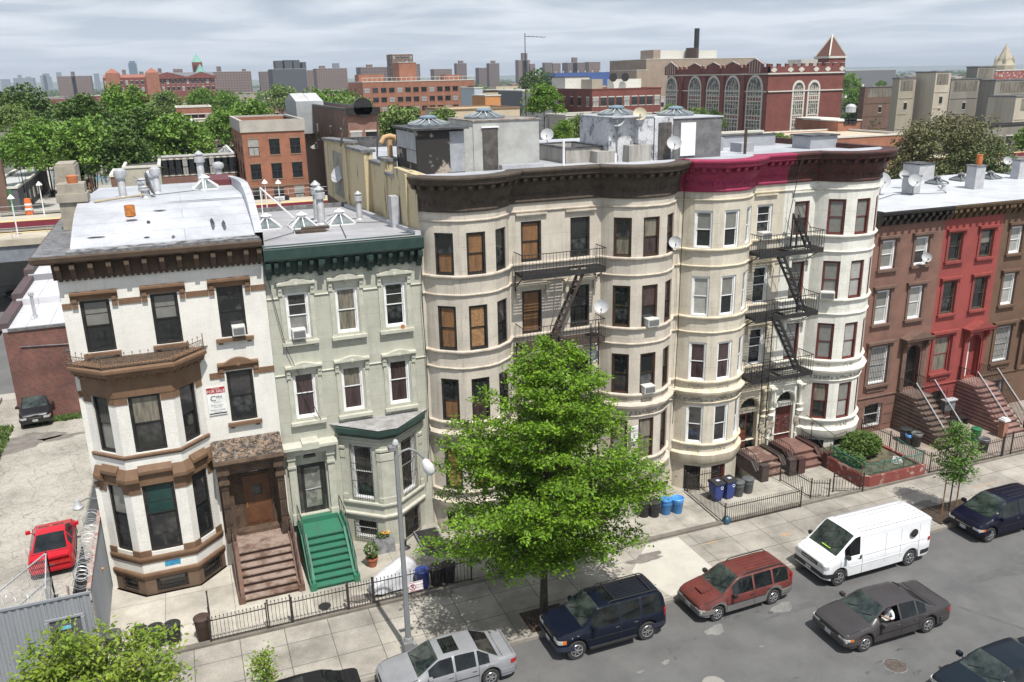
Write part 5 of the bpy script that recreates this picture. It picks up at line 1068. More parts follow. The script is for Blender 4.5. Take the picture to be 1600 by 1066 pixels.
dish(at(938, 480, Y=33.5).x, 33.4, at(938, 480, Y=33.4).z, 15, 'satellite dish at the right end of the middle iron balcony', .33, wall=True)
dish(at(927, 556, Y=34.2).x, 34.2, at(927, 556, Y=34.2).z, 15, 'satellite dish just under the balcony behind the treetop', .3, wall=True)
dish(at(1447, 403, Y=34.3).x, 34.3, at(1447, 403, Y=34.3).z, 20, 'small dish by the top right window of the brownstone', .27, wall=True)
# fallen dish on the white house roof
t = thing('fallen_antenna', 'fallen dish and bent antenna pole lying on the silver roof beside the chimney', 'antenna', (-2.6, 40.2, zr(40.2)))
MB().tube([(-.8, -.3, .04), (.2, .0, .1), (1.1, .6, .1), (1.3, .9, .6)], .05).build('pole', mat('bent tan pole', (.35, .3, .22), .7), t, 40); b = MB(); b.lathe([(.02, 0), (.4, .06), (.55, .16), (.57, .17)], 16, Matrix.Translation((1.3, 1.0, .5)) @ Matrix.Rotation(R(75), 4, 'Y') , caps=False); b.bar((1.3, 1.0, .4), (.8, .9, .9), .03); b.build('reflector', M_lead, t, 30)
tag(MB().lathe([(.2, 0), (.2, .42), (.17, .42), (.17, .1)], 14).build('bucket', mat('rusty orange paint', (.55, .2, .03), .7, (.3, .1, .03), 7, .2), None, 30, (-1.95, 37.6, zr(37.6))), 'rusty orange bucket on the silver roof of the white house', 'bucket')
for x, z, ang, lab, w in ((1.52, 10.36, 0, 'white air conditioner in the top right window of the white house', .5), (3.86, 9.93, 0, 'white air conditioner in the top left window of the green house', .55), (26.86, 12.05, 0, 'white air conditioner in the top window above the buff house fire balcony', .6)):
    ac(x, Y0+.02, z, ang, lab, w)
def ac_on(path_pts, fac, x_off, z, lab, w=.6):
    mx_, my_, an, L = segs(path_pts)[fac]; ac(mx_+math.cos(an)*x_off, my_+math.sin(an)*x_off+.05, z, an, lab, w)
ac_on(b2, f2[1], .1, 8.76, 'air conditioner in the third floor window of the right cream bow')
ac_on(b2, f2[1], .0, 5.45, 'air conditioner in the second floor window of the right cream bow')
ac_on(b4, f4[0], -.05, 8.76, 'air conditioner in the third floor window of the white bow', .7)
tag(box_part(None, 'flower_pot', MATS['terracotta'], (8.2, 8.32, Y0-.12, Y0-.0, 9.74, 9.9)), 'tiny clay pot on the top right sill of the green house', 'flower pot')

for pts, own, nm in (([(9.25, 34.35, 13.4), (9.12, 34.4, 11), (9.2, 34.4, 8), (9.1, 34.4, 4), (8.9, 34.3, 2.4)], G, 'cable'), ([(2.85, 34.5, 12.5), (3.3, 34.45, 9.5), (4.4, 34.4, 6.2)], G, 'cable'), ([(22.0, 34.3, 15.9), (21.95, 34.3, 12), (22.0, 34.4, 8), (21.9, 34.4, 3)], E1, 'cable'), ([(28.3, 33.9, 16.1), (28.2, 34.4, 13), (28.1, 34.4, 12)], E2, 'cable'), ([(3.0, 36, 13.76), (4.5, 38.5, 13.6), (5.2, 43, 13.36), (8.0, 46, 13.2)], G, 'roof_cable'), ([(6.2, 35, 13.8), (7.0, 41, 13.46), (8.9, 40, 13.52)], G, 'roof_cable'), ([(-2, 41, zr(41)+.03), (0.2, 43, zr(43)+.03), (1.9, 45, zr(45)+.03)], H, 'roof_cable'), ([(36, 37, 13.0), (39, 38.5, 13.0), (42, 37.5, 13.0), (44, 40, 13.0)], B2, 'roof_cable')):
    MB().tube(pts, .018, 4).build(nm, M_trimk, own)
# ------------------------------------------------------------------ fire escapes
M_fe = mat('black fire escape paint', (0.016, 0.016, 0.018), .6, (0.03, .028, .027), 4, .15); M_fer = mat('rusting brown iron', (0.065, 0.045, 0.035), .8, (0.035, .028, .024), 4, .3)
def platform(t, x0, x1, yo, yi, z, hx0, hx1, m, rail_h=.9, m2=None, splitx=None):
    b = MB(); 
    k = 0; y = yo+.03
    while y < yi: 
        for a, c in ((x0, hx0), (hx1, x1)) if y < yo+.75 else ((x0, x1),): b.box(a, c, y, y+.045, z-.015, z+.0)
        y += .075
    for y in (yo, yi-.06): b.box(x0, x1, y, y+.06, z-.12, z-.016)
    for x in (x0, (x0+x1)/2, x1-.06): b.box(x, x+.06, yo+.061, yi-.061, z-.12, z-.017)
    b.box(x0-.01, x1+.01, yo-.012, yo-.001, z-.2, z+.02)
    b.build('platform', m, t)
    r = MB()
    for a, c in (((x0, yi), (x0, yo)), ((x0, yo), (x1, yo)), ((x1, yo), (x1, yi))):
        A = Vector((*a, z)); B = Vector((*c, z)); L = (B-A).length; n = round(L/.16)
        for f in (.02, rail_h): r.bar(A+Vector((0, 0, f)), B+Vector((0, 0, f)), .03 if f > .5 else .02)
        for k in range(n+1): q_ = A.lerp(B, k/n); r.bar(q_, q_+Vector((0, 0, rail_h)), .014)
    r.build('railing', m, t)
    br = MB()
    for x in (x0+.03, x1-.03): br.bar((x, yo+.1, z-.12), (x, yi, z-.75), .04); br.bar((x, yi-.02, z-.1), (x, yi-.02, z-.9), .04)
    br.build('wall_brace', m, t)
def flight(t, a, b_, w, m, n=11):
    """steep ladder stair between two points, treads across y"""
    a = Vector(a); b_ = Vector(b_); s = MB()
    for dy_ in (0, w): s.bar(a+Vector((0, dy_, 0)), b_+Vector((0, dy_, 0)), .035, .13)
    s.build('stringer', m, t); r = MB()
    for k in range(1, n): q_ = a.lerp(b_, k/n); r.box(q_.x-.1, q_.x+.1, q_.y+.02, q_.y+w-.02, q_.z-.012, q_.z+.012)
    r.build('tread', m, t); h = MB(); up = Vector((0, 0, .75)); h.tube([a+Vector((0, 0, .1)), a.lerp(b_, .12)+up, b_.lerp(a, .12)+up, b_+up*.6], .014, 5); h.tube([a+Vector((0, w, .1)), a.lerp(b_, .12)+up+Vector((0, w, 0)), b_+up+Vector((0, w, 0))], .014, 5); h.bar(a.lerp(b_, .5), a.lerp(b_, .5)+up, .014)
    h.build('handrail', m, t)
yo, yi = 33.5, 34.5
F1 = thing('fire_escape', 'part rusty iron fire escape on the flat front of the cream building behind the tree', 'fire escape', (0, 0, 0), 0, 'fire escapes on the bow fronted buildings')
platform(F1, 13.45, 17.5, yo, yi, 11.72, 15.9, 16.7, M_fe); platform(F1, 13.45, 17.5, yo, yi, 8.42, 14.9, 15.6, M_fer); platform(F1, 13.45, 17.5, yo, yi, 5.15, 15.9, 16.7, M_fe)
flight(F1, (14.95, yo+.1, 8.45), (16.5, yo+.1, 11.72), .5, M_fer); flight(F1, (16.5, yo+.1, 5.2), (15.2, yo+.1, 8.42), .5, M_fe)
b = MB(); b.bar((16.75, yo-.05, 2.6), (16.75, yo-.05, 9.2), .05); b.bar((17.15, yo-.05, 2.6), (17.15, yo-.05, 9.2), .05); [b.bar((16.75, yo-.05, 2.8+k*.32), (17.15, yo-.05, 2.8+k*.32), .022) for k in range(20)]; b.build('drop_ladder', M_fe, F1)
F2 = thing('fire_escape', 'black iron fire escape with three balconies between the buff and white bows', 'fire escape', (0, 0, 0), 0, 'fire escapes on the bow fronted buildings')
for z in (11.55, 8.3, 5.05): platform(F2, 25.75, 29.6, yo-.15, yi, z, 27.3, 28.9, M_fe)
for z in (8.3, 5.05): flight(F2, (28.9, yo-.1, z+.02), (27.1, yo-.1, z+3.25), .5, M_fe)
flight(F2, (29.1, yo+.2, 11.6), (28.2, yo+.2, 13.2), .4, M_fe, 6); b = MB(); b.bar((28.15, yo+.15, 11.6), (28.15, yo+.15, 13.3), .06); b.bar((28.15, yo+.55, 11.6), (28.15, yo+.55, 13.3), .06); b.box(28.3, 28.35, yo-.1, yo-.02, 8.35, 9.9); b.build('upright', M_fe, F2)
b = MB(); b.bar((26.4, yo-.2, 2.4), (26.4, yo-.2, 8.6), .04); b.bar((26.8, yo-.2, 2.4), (26.8, yo-.2, 8.6), .04); [b.bar((26.4, yo-.2, 2.6+k*.32), (26.8, yo-.2, 2.6+k*.32), .02) for k in range(19)]; b.build('drop_ladder', M_fe, F2)
# ------------------------------------------------------------------ vehicles
M_tyre = mat('tyre rubber', (0.022, 0.022, 0.023), .85, (0.035, .034, .032), 5, .1)
M_rim = mat('alloy rim', (0.50, 0.50, 0.51), .3, (0.34, .34, .35), 6, .05, metal=.7)
M_cglass = mat('car glass', (0.005, 0.006, 0.007), .04, (0.016, 0.02, 0.02), 1.3, .0, spec=.45, lo=.42, hi=.62)
M_wsglass = mat('windscreen glass', (0.010, 0.017, 0.016), .04, (0.06, 0.075, 0.066), 1.6, .0, spec=.6, lo=.4, hi=.66)
M_trim = mat('black car plastic', (0.02, 0.02, 0.021), .6); M_chrome = mat('chrome', (0.6, 0.6, 0.6), .15, metal=1.0)
M_hl = mat('headlight lens', (0.55, 0.56, 0.54), .08, (0.3, .3, .28), 9, .1, spec=1.0); M_tl = mat('tail light lens', (0.42, 0.02, 0.015), .12, (.25, .01, .01), 8); M_amb = mat('amber lens', (0.6, 0.16, 0.02), .15)
M_plate = mat('licence plate', (0.5, 0.5, 0.46), .5, (.2, .2, .3), 20)
def carpaint(name, c=None): return MATS[name] if name in MATS else mat(name, c, .3, [v*.82 for v in c], 1.2, .02, spec=.25, coat=.08)
def interp(tab, x):
    if x <= tab[0][0]: return tab[0][1]
    for (a, p), (b_, q) in zip(tab, tab[1:]):
        if x <= b_: 
            t = (x-a)/(b_-a) if b_ > a else 1; return p+(q-p)*t
    return tab[-1][1]
def smooth_tab(tab, x, r=.06): return (interp(tab, x-r)+2*interp(tab, x)+interp(tab, x+r))/4
def vehicle(name, label, cat, loc, rz, L, W, H, paint, top, belt, cab, wheels, wr=.33, lower=None, glass=(), pillars=(), wt=.74, seams=(), zlow=.2, group=None, roof_rack=False, sunroof=None, van=False, open_window=None, hl='wide', plate=True, tailgate=False, amber=False, rimc=None, ws_in=.9, bump=M_trim, trim=(.3, .1)):
    """x forward. top: (x, z) centre-line silhouette; belt: (x, z); cab = (x rear glass base, x rear roof, x front roof, x cowl)"""
    t = thing(name, label, cat, loc, rz, group); h0 = L/2; wb_, wf_ = min(wheels), max(wheels); kf = (h0-trim[0]-wf_)/(h0-wf_); kr = (h0-trim[1]+wb_)/(h0+wb_); c0 = (trim[1]-trim[0])/2
    rm = lambda x: (wf_+(x-wf_)*kf if x > wf_ else wb_+(x-wb_)*kr if x < wb_ else x)-c0
    top = [(rm(x), z) for x, z in top]; belt = [(rm(x), z) for x, z in belt]; xb0, xb1, xf1, xf0 = [rm(x) for x in cab]; wheels = [rm(x) for x in wheels]; glass = [(rm(a), rm(b_)) for a, b_ in glass]; seams = [rm(x) for x in seams]; h = (L-trim[0]-trim[1])/2
    if sunroof: sunroof = [rm(x) for x in sunroof]
    xs = sorted(set([round(-h+2*h*k/72, 3) for k in range(73)]+[xb0, xb1, xf1, xf0]+[v for g in glass for v in g]+[v for w in wheels for v in (w-wr-.06, w, w+wr+.06)]))
    def wl(x):
        e = min(1, max(0, (h-abs(x))/.5)); c = .86 if x > 0 else .89
        return W/2*(c+(1-c)*math.sqrt(max(0, 1-(1-e)**2)))*(1-.02*abs(x)/h)
    rows = []
    for x in xs:
        w = wl(x); zt = smooth_tab(top, x, .05); zb = min(interp(belt, x), zt-.015); zl = zlow+.10*max(0, (abs(x)-h+.25)/.25)
        for wx in wheels:
            if abs(x-wx) < wr+.06: zl = max(zl, wr+math.sqrt(max(0, (wr+.06)**2-(x-wx)**2)))
        f = min(1, max(0, (zt-zb)/(H-interp(belt, x)))) if xb0-.01 <= x <= xf0+.01 or van else min(.12, max(0, (zt-zb)/(H-zb)))
        if xb1 <= x <= xf1: f = 1
        y5 = w*.90*(1-f)+(W/2*wt)*f; z5 = zb+(zt-zb)*(.90 if f > .5 else .8)
        rows.append([(w*.90, zl), (w, min(zl+.06, zb-.1)), (w*1.005, (zl+zb)/2+.04), (w*.99, zb-.07), (w*.945, zb), (y5, z5), (y5*ws_in, z5+(zt-z5)*.62), (y5*.5, zt-.008), (0, zt)])
    parts = {}
    def add(key, quad_):
        parts.setdefault(key, MB()).quad(*quad_)
    zs_low = interp(belt, 0)*.52+.1
    for i in range(len(xs)-1):
        x0, x1 = xs[i], xs[i+1]; xm = (x0+x1)/2
        for s in (1, -1):
            for j in range(8):
                q = [(x0, s*rows[i][j][0], rows[i][j][1]), (x1, s*rows[i+1][j][0], rows[i+1][j][1]), (x1, s*rows[i+1][j+1][0], rows[i+1][j+1][1]), (x0, s*rows[i][j+1][0], rows[i][j+1][1])]
                if s < 0: q = q[::-1]
                key = 'body'
                if j == 4:
                    for gi, (a, b_) in enumerate(glass):
                        if a < xm < b_: key = 'side_window|%d|%d' % (gi, s)
                elif j in (6, 7) and xf1 < xm < xf0: key = 'windscreen'
                elif j in (6, 7) and xb0 < xm < xb1 and not van: key = 'rear_window'
                if lower and key == 'body' and j < 2: key = 'lower_body'
                if lower and key == 'body' and j == 2 and False: key = 'lower_body'
                add(key, q)
    for i, s in ((0, -1), (len(xs)-1, 1)):
        r = rows[i]; 
        for j in range(8):
            q = [(xs[i], r[j][0], r[j][1]), (xs[i], -r[j][0], r[j][1]), (xs[i], -r[j+1][0], r[j+1][1]), (xs[i], r[j+1][0], r[j+1][1])]
            add('lower_body' if lower and j < 2 else 'body', q)
    for k, mb_ in parts.items():
        nm = k.split('|')[0]
        if open_window and k == 'side_window|%d|%d' % open_window: continue
        m = {'body': paint, 'lower_body': lower, 'windscreen': M_wsglass}.get(nm, M_cglass)
        mb_.build(nm, m, t, 42)
    box_part(t, 'underbody', M_trim, (-h+.25, h-.25, -W/2*.72, W/2*.72, zlow+.02, zlow+.45))
    for wx in wheels:
        for s in (1, -1):
            Mx = Matrix.Translation((wx, s*(W/2-.14), wr)) @ Matrix.Rotation(R(90), 4, 'X')
            wb = MB(); wb.lathe([(wr*.62, -.1), (wr*.92, -.105), (wr, -.07), (wr, .07), (wr*.92, .105), (wr*.62, .1)], 22, Mx, caps=True); wo = wb.build('wheel', M_tyre, t, 40)
            rb = MB(); o = -s; rb.lathe([(wr*.64, o*.095), (wr*.60, o*.112), (wr*.5, o*.09), (.001, o*.09)], 22, Mx, caps=False)
            for k in range(6): 
                a = 2*math.pi*k/6; rb.bar(Mx @ Vector((.03, 0, o*.105)), Mx @ Vector((wr*.55*math.cos(a), wr*.55*math.sin(a), o*.105)), .05, .03)
            rb.lathe([(.06, o*.1), (.055, o*.125), (.001, o*.128)], 10, Mx, caps=False); rb.build('rim', rimc or M_rim, wo, 40)
    def zat(x, y, up=0): 
        return smooth_tab(top, x, .05)+up
    nose = rows[-1][8][1]; zn = min(nose, interp(belt, h)); fy = wl(h)
    def wrap(nm, z0, z1, a0, a1, m, off=.02, end=1, th=.05):
        """a strip hugging the nose (end=1) or tail (end=-1): a is distance from the side edge of the outline, -1..1 across the front"""
        pts = []; n = 20
        for k in range(n+1):
            u = a0+(a1-a0)*k/n
            if abs(u) <= 1: pts.append(((h+off)*end, u*wl(h)))
            else:
                d_ = (abs(u)-1)*.6; x = h-d_; pts.append(((x)*end, math.copysign(wl(x)+off, u)))
        b = MB(); P_ = [Vector(p) for p in pts]; c = Vector((0, 0))
        i = len(b.v)
        for p in P_:
            q_ = p-(p-Vector(((h-.6)*end, 0))).normalized()*th
            b.v += [(p.x, p.y, z0), (p.x, p.y, z1), (q_.x, q_.y, z1), (q_.x, q_.y, z0)]
        for k in range(n):
            for j in range(4): b.f.append((i+4*k+j, i+4*k+4+j, i+4*k+4+(j+1) % 4, i+4*k+(j+1) % 4)); b.m.append(0)
        b.f.append((i, i+1, i+2, i+3)); b.m.append(0); e = i+4*n; b.f.append((e+3, e+2, e+1, e)); b.m.append(0)
        return b.build(nm, m, t, 30)
    zb_ = zlow+.18
    wrap('bumper', zb_, zb_+.17, -2.0, 2.0, bump, .035); wrap('bumper', zb_, zb_+.17, -2.0, 2.0, bump, .035, -1)
    hz = (zn-.17, zn-.035)
    for s in (-1, 1):
        a, b_ = sorted((s*.62, s*1.28)); wrap('headlight', hz[0], hz[1], a, b_, M_hl, .012)
        if amber: a, b_ = sorted((s*1.28, s*1.5)); wrap('indicator', hz[0], hz[1], a, b_, M_amb, .012)
    wrap('grille', hz[0]-.02, hz[1]+.005, -.56, .56, M_trim, .014); wrap('grille_bar', (hz[0]+hz[1])/2-.012, (hz[0]+hz[1])/2+.012, -.5, .5, M_chrome, .02)
    if tailgate:
        for s in (-1, 1): a, b_ = sorted((s*.86, s*1.16)); wrap('tail_light', .78, 1.15, a, b_, M_tl, .012, -1)
    else:
        ztl = rows[0][4][1]
        for s in (-1, 1): a, b_ = sorted((s*.55, s*1.4)); wrap('tail_light', ztl-.2, ztl-.04, a, b_, M_tl, .012, -1)
    if plate:
        for e in (-1, 1): box_part(t, 'licence_plate', M_plate, ((h+.037)*e if e > 0 else -h-.045, (h+.045) if e > 0 else -h-.037, -.15, .15, zb_+.01 if e > 0 else .62, zb_+.15 if e > 0 else .76))
    for x in seams:
        j = min(range(len(xs)), key=lambda k: abs(xs[k]-x)); r = rows[j]
        for s in (-1, 1):
            b = MB()
            for a, c in zip(r[1:5], r[2:5]): b.bar((x, s*(a[0]+.001), a[1]), (x, s*(c[0]+.001), c[1]), .012, .012)
            b.build('door_seam', M_trim, t)
    for a, b_ in zip(seams, seams[1:]):
        for s in (-1, 1):
            w = wl(a+.2)*.992; zz = interp(belt, a)-.13; hb = MB(); hb.bar((a+.08, s*(w+.012), zz), (a+.24, s*(w+.012), zz), .025, .03); hb.build('door_handle', M_chrome if not lower else M_trim, t)
    for s in (-1, 1):
        zz = interp(belt, xf0-.35); w = wl(xf0-.35); b = MB(); b.box(xf0-.44, xf0-.30, s*(w+.02) if s > 0 else s*(w+.2), s*(w+.2) if s > 0 else s*(w+.02), zz+.02, zz+.16); b.bar((xf0-.38, s*w*.93, zz), (xf0-.38, s*(w+.05), zz+.06), .03); b.build('wing_mirror', M_trim if lower or van else paint, t)
    if roof_rack:
        b = MB(); yr = W/2*wt*.86; zr_ = H+.05
        for s in (-1, 1): b.tube([(xb1+.05, s*yr, H-.03), (xb1+.2, s*yr, zr_), (xf1-.55, s*yr, zr_), (xf1-.4, s*yr, H-.03)], .022, 6)
        for k in range(roof_rack): x = xb1+.35+(xf1-.7-xb1-.35)*k/max(1, roof_rack-1); b.bar((x, -yr, zr_), (x, yr, zr_), .035)
        b.build('roof_rack', M_trim, t)
        s_ = MB()
        for k in range(7): y = (-3+k)*.13; s_.box(xb1+.25, xf1-.65, y-.012, y+.012, H-.012, H+.006)
        s_.build('roof_rib', M_trim, t)
    if sunroof: 
        x0, x1 = sunroof; b = MB(); b.poly([(x0, -.42, H+.004), (x1, -.40, H-.004), (x1, .40, H-.004), (x0, .42, H+.004)]); b.build('sunroof', M_cglass, t)
    sm = MB(); xa, xb = xf0+.04, h-.16
    for s in (-1, 1):
        pts = []
        for k in range(7):
            x = xa+(xb-xa)*k/6; j = min(range(len(xs)), key=lambda i: abs(xs[i]-x)); r = rows[j]; pts.append((xs[j], s*(r[4][0]*.93), max(r[4][1], r[5][1])+.004))
        sm.tube(pts, .009, 4)
    j = len(xs)-3; sm.bar((xs[j], -rows[j][4][0]*.9, rows[j][5][1]+.008), (xs[j], rows[j][4][0]*.9, rows[j][5][1]+.008), .012)
    if not van and not tailgate:
        for x in (xb0-.12, -h+.1): j = min(range(len(xs)), key=lambda i: abs(xs[i]-x)); r = rows[j]; sm.bar((xs[j], -r[4][0]*.9, r[7][1]+.008), (xs[j], r[4][0]*.9, r[7][1]+.008), .012)
    sm.build('panel_seam', M_trim, t)
    for s in (-1, 1):
        st_ = MB(); x = wheels[0]+wr+.1 if wheels[0] < wheels[1] else wheels[1]+wr+.1; x2 = max(wheels)-wr-.1; zz = (zlow+interp(belt, 0))/2+.03; st_.tube([(x+(x2-x)*k/8, s*(wl(x+(x2-x)*k/8)*1.005+.004), zz) for k in range(9)], .014, 4); st_.build('side_moulding', M_trim if not van else paint, t)
    w = MB()
    for s in (.15, -.45): w.bar((xf0-.08, s, zat(xf0-.08, 0, .012)), (xf0-.25, s+.42, zat(xf0-.25, 0, .014)), .018)
    w.build('wiper', M_trim, t)
    for ch in t.children: ch.location.x += c0
    return t
def sedan_tabs(L, H, zn, zc, zd, zt, xc, xf, xr, xd):
    h = L/2; return [(-h, zt-.10), (-h+.12, zt), (xd, zd), (xr, H-.03), ((xr+xf)/2, H), (xf, H-.03), (xc, zc), (h-.45, zn+.14), (h-.08, zn+.07), (h, zn)]
# white van
tv = [(-2.95, 1.98), (-2.9, 2.04), (-2.5, 2.08), (1.1, 2.08), (1.25, 2.03), (2.12, 1.30), (2.80, 1.16), (2.92, 1.12), (2.95, 1.04)]
van = vehicle('panel_van', 'long white panel van parked at the kerb with a round black window near its rear', 'van', (24.85, 24.2, 0), R(180.3), 5.9, 2.02, 2.1, mat('white van paint', (0.70, 0.71, 0.73), .3, (0.64, .65, .67), 1.5, .02, coat=.5), tv, [(-3, 1.2), (2.1, 1.22), (2.5, 1.14), (3, 1.02)], (-2.94, -2.85, 1.2, 2.12), (-1.78, 1.95), .37, None, ((.95, 1.72),), trim=(.28, .05), wt=.86, seams=(.85, 1.95), zlow=.3, van=True)
b = MB(); b.lathe([(.19, 0), (.19, .02), (.15, .03), (.001, .03)], 18, Matrix.Translation((-1.85, .985, 1.55)) @ Matrix.Rotation(R(-90), 4, 'X')); b.build('round_window', M_trim, van, 30)
b = MB()
for x in (-.35, -1.15, -2.15):
    for s in (-1, 1): b.bar((x, s*1.013, .62), (x, s*.975, 1.9), .01)
for k in range(-3, 4): b.bar((-2.6, k*.24, 2.084), (.9, k*.24, 2.084), .02, .012)
b.build('panel_seam', mat('van seam grey', (.35, .35, .36), .5), van)
box_part(van, 'door_handle', M_trim, (.92, .99, 1.0, 1.03, 1.05, 1.2), (.92, .99, -1.03, -1.0, 1.05, 1.2))
box_part(van, 'parking_permit', mat('lime card', (.35, .6, .05), .7), (1.86, 2.0, -.12, .35, 1.405, 1.41)); b = MB(); [b.bar((x0, s*1.012, 1.18), (x1, s*1.012, 1.18), .01) for s in (-1, 1) for x0, x1 in ((-2.6, .8),)]; b.build('body_crease', MATS['white van paint'], van)
# dark blue SUV
tx = [(-2.4, 1.1), (-2.36, 1.55), (-2.25, 1.76), (-2.0, 1.8), (.35, 1.8), (.5, 1.77), (1.12, 1.18), (2.1, 1.08), (2.33, 1.03), (2.4, .96)]
suv = vehicle('blue_suv', 'dark blue SUV with black roof rails and sunroof parked beside the big tree', 'SUV', (12.55, 24.1, 0), R(180), 4.8, 1.86, 1.8, carpaint('midnight blue paint', (0.006, 0.009, 0.019)), tx, [(-2.4, 1.1), (1.1, 1.08), (2.4, .94)], (-2.39, -2.2, .42, 1.12), (-1.5, 1.38), .38, None, ((-2.15, -1.3), (-1.2, -.42), (-.34, .75)), wt=.74, seams=(-1.15, -.38, .98), zlow=.3, roof_rack=2, sunroof=(-.35, .1), tailgate=True, amber=True, bump=mat('dark blue bumper', (.02, .025, .045), .5))
box_part(suv, 'running_board', M_trim, (-1.0, .9, .84, 1.02, .36, .42), (-1.0, .9, -1.02, -.84, .36, .42))
box_part(suv, 'seat', mat('tan seat', (.26, .22, .16), .8), (0.2, .3, .1, .5, 1.0, 1.3))
# red wagon with grey cladding
tw = [(-2.36, 1.0), (-2.3, 1.3), (-2.05, 1.48), (-1.7, 1.53), (.1, 1.53), (.3, 1.5), (1.02, 1.02), (1.95, .88), (2.30, .80), (2.36, .73)]
wag = vehicle('red_wagon', 'red estate car with grey lower panels, parked in front of the white van', 'car', (18.35, 24.02, 0), R(181.5), 4.72, 1.74, 1.53, carpaint('dark red paint', (0.42, 0.003, 0.009)), tw, [(-2.4, .93), (1.0, .92), (2.36, .66)], (-2.34, -2.1, .22, 1.02), (-1.32, 1.31), .32, mat('grey cladding', (.15, .145, .14), .55), ((-2.1, -1.32), (-1.24, -.42), (-.34, .62)), wt=.72, seams=(-1.2, -.38, .9), zlow=.24, roof_rack=0, tailgate=True, bump=mat('grey bumper', (.15, .145, .14), .55))
b = MB(); yr = .56
for s in (-1, 1): b.tube([(-1.9, s*yr, 1.49), (-1.75, s*yr, 1.58), (-.15, s*yr, 1.58), (0, s*yr, 1.5)], .022, 6)
b.build('roof_rail', M_trim, wag); b = MB(); [b.bar((-1.75, y, 1.532), (-.3, y, 1.535), .018) for y in (-.36, -.2, 0, .2, .36)]; b.build('roof_rib', M_dred, wag); box_part(wag, 'bonnet_scoop', carpaint('dark red paint', 0), (1.25, 1.65, -.22, .22, .93, .985))
# grey sedan in the lane with its driver
tg = sedan_tabs(5.38, 1.46, .74, 1.0, 1.02, 1.0, 1.12, .42, -.98, -1.72)
sed = vehicle('grey_sedan', 'dark grey four door sedan driving in the lane with its front window open', 'car', (22.3, 20.5, 0), R(179.0), 5.38, 1.96, 1.46, carpaint('grey brown paint', (0.052, 0.048, 0.050)), tg, [(-2.7, .93), (0, .92), (1.2, .9), (2.7, .70)], (-1.75, -1.0, .42, 1.14), (-1.5, 1.42), .335, None, ((-1.35, -.98), (-.9, -.2), (-.12, .78)), wt=.68, seams=(-1.0, -.16, .96), zlow=.24, open_window=(2, 1), amber=True, trim=(.42, .1), bump=mat('grey bumper paint', (.055, .05, .052), .4))
box_part(sed, 'interior', mat('dark interior', (.02, .02, .022), .9), (-1.6, 1.1, -.75, .75, .45, .6), (-.35, -.2, .1, .65, .6, 1.12), (-.33, -.22, .25, .5, 1.12, 1.3))
b = MB(); b.tube([(.45+.19*math.sin(a)*.35, .38+.19*math.cos(a), .95+.19*math.sin(a)) for a in [k*math.pi/8 for k in range(17)]], .014, 6); b.build('steering_wheel', M_trim, sed)
# silver saloon
ts = sedan_tabs(4.99, 1.44, .74, .99, 1.0, 1.0, 1.08, .36, -1.05, -1.78)
sil = vehicle('silver_sedan', 'silver four door sedan with dark sunroof parked by the street lamp', 'car', (6.45, 24.0, 0), R(180), 4.99, 1.82, 1.44, carpaint('silver paint', (0.24, 0.245, 0.26)), ts, [(-2.5, .93), (0, .92), (1.1, .88), (2.5, .70)], (-1.78, -1.08, .34, 1.1), (-1.42, 1.42), .325, None, ((-1.4, -1.0), (-.92, -.2), (-.12, .74)), wt=.68, seams=(-1.0, -.16, .9), zlow=.22, sunroof=(-.45, .1), bump=carpaint('silver bumper paint', (.22, .225, .24)))
# black car at the bottom edge
blk = vehicle('black_sedan', 'black car cut off by the bottom edge of the picture behind the silver sedan', 'car', (1.25, 23.9, 0), R(180), 4.85, 1.8, 1.43, carpaint('black car paint', (0.012, 0.012, 0.014)), sedan_tabs(4.85, 1.43, .72, .98, 1.02, 1.0, 1.0, .3, -1.1, -1.85), [(-2.5, .93), (0, .92), (1.1, .88), (2.5, .70)], (-1.85, -1.1, .3, 1.02), (-1.4, 1.4), .32, None, ((-1.4, -1.0), (-.92, -.2), (-.12, .7)), wt=.68, seams=(-1.0, -.16, .9), sunroof=(-.5, 0))
# navy crossover on the right
tc_ = [(-2.26, 1.05), (-2.2, 1.4), (-1.95, 1.62), (-1.5, 1.68), (.1, 1.68), (.35, 1.63), (1.25, 1.06), (1.95, .93), (2.2, .84), (2.26, .72)]
crv = vehicle('navy_crossover', 'dark navy crossover parked at the kerb beyond the tree pit, cut by the right edge', 'SUV', (32.6, 24.15, 0), R(180), 4.52, 1.82, 1.68, carpaint('navy paint', (0.006, 0.006, 0.019)), tc_, [(-2.3, 1.08), (1.2, 1.0), (2.26, .75)], (-2.24, -1.95, .2, 1.26), (-1.3, 1.32), .35, None, ((-1.85, -1.25), (-1.15, -.4), (-.3, .85)), wt=.70, seams=(-1.1, -.36, 1.0), zlow=.26, tailgate=True, amber=True, bump=carpaint('navy paint', 0))
b = MB(); [b.bar((-1.3, y, 1.69), (-.1, y, 1.69), .03) for y in (-.5, -.3, 0, .3, .5)]; b.build('roof_rail', M_trim, crv)
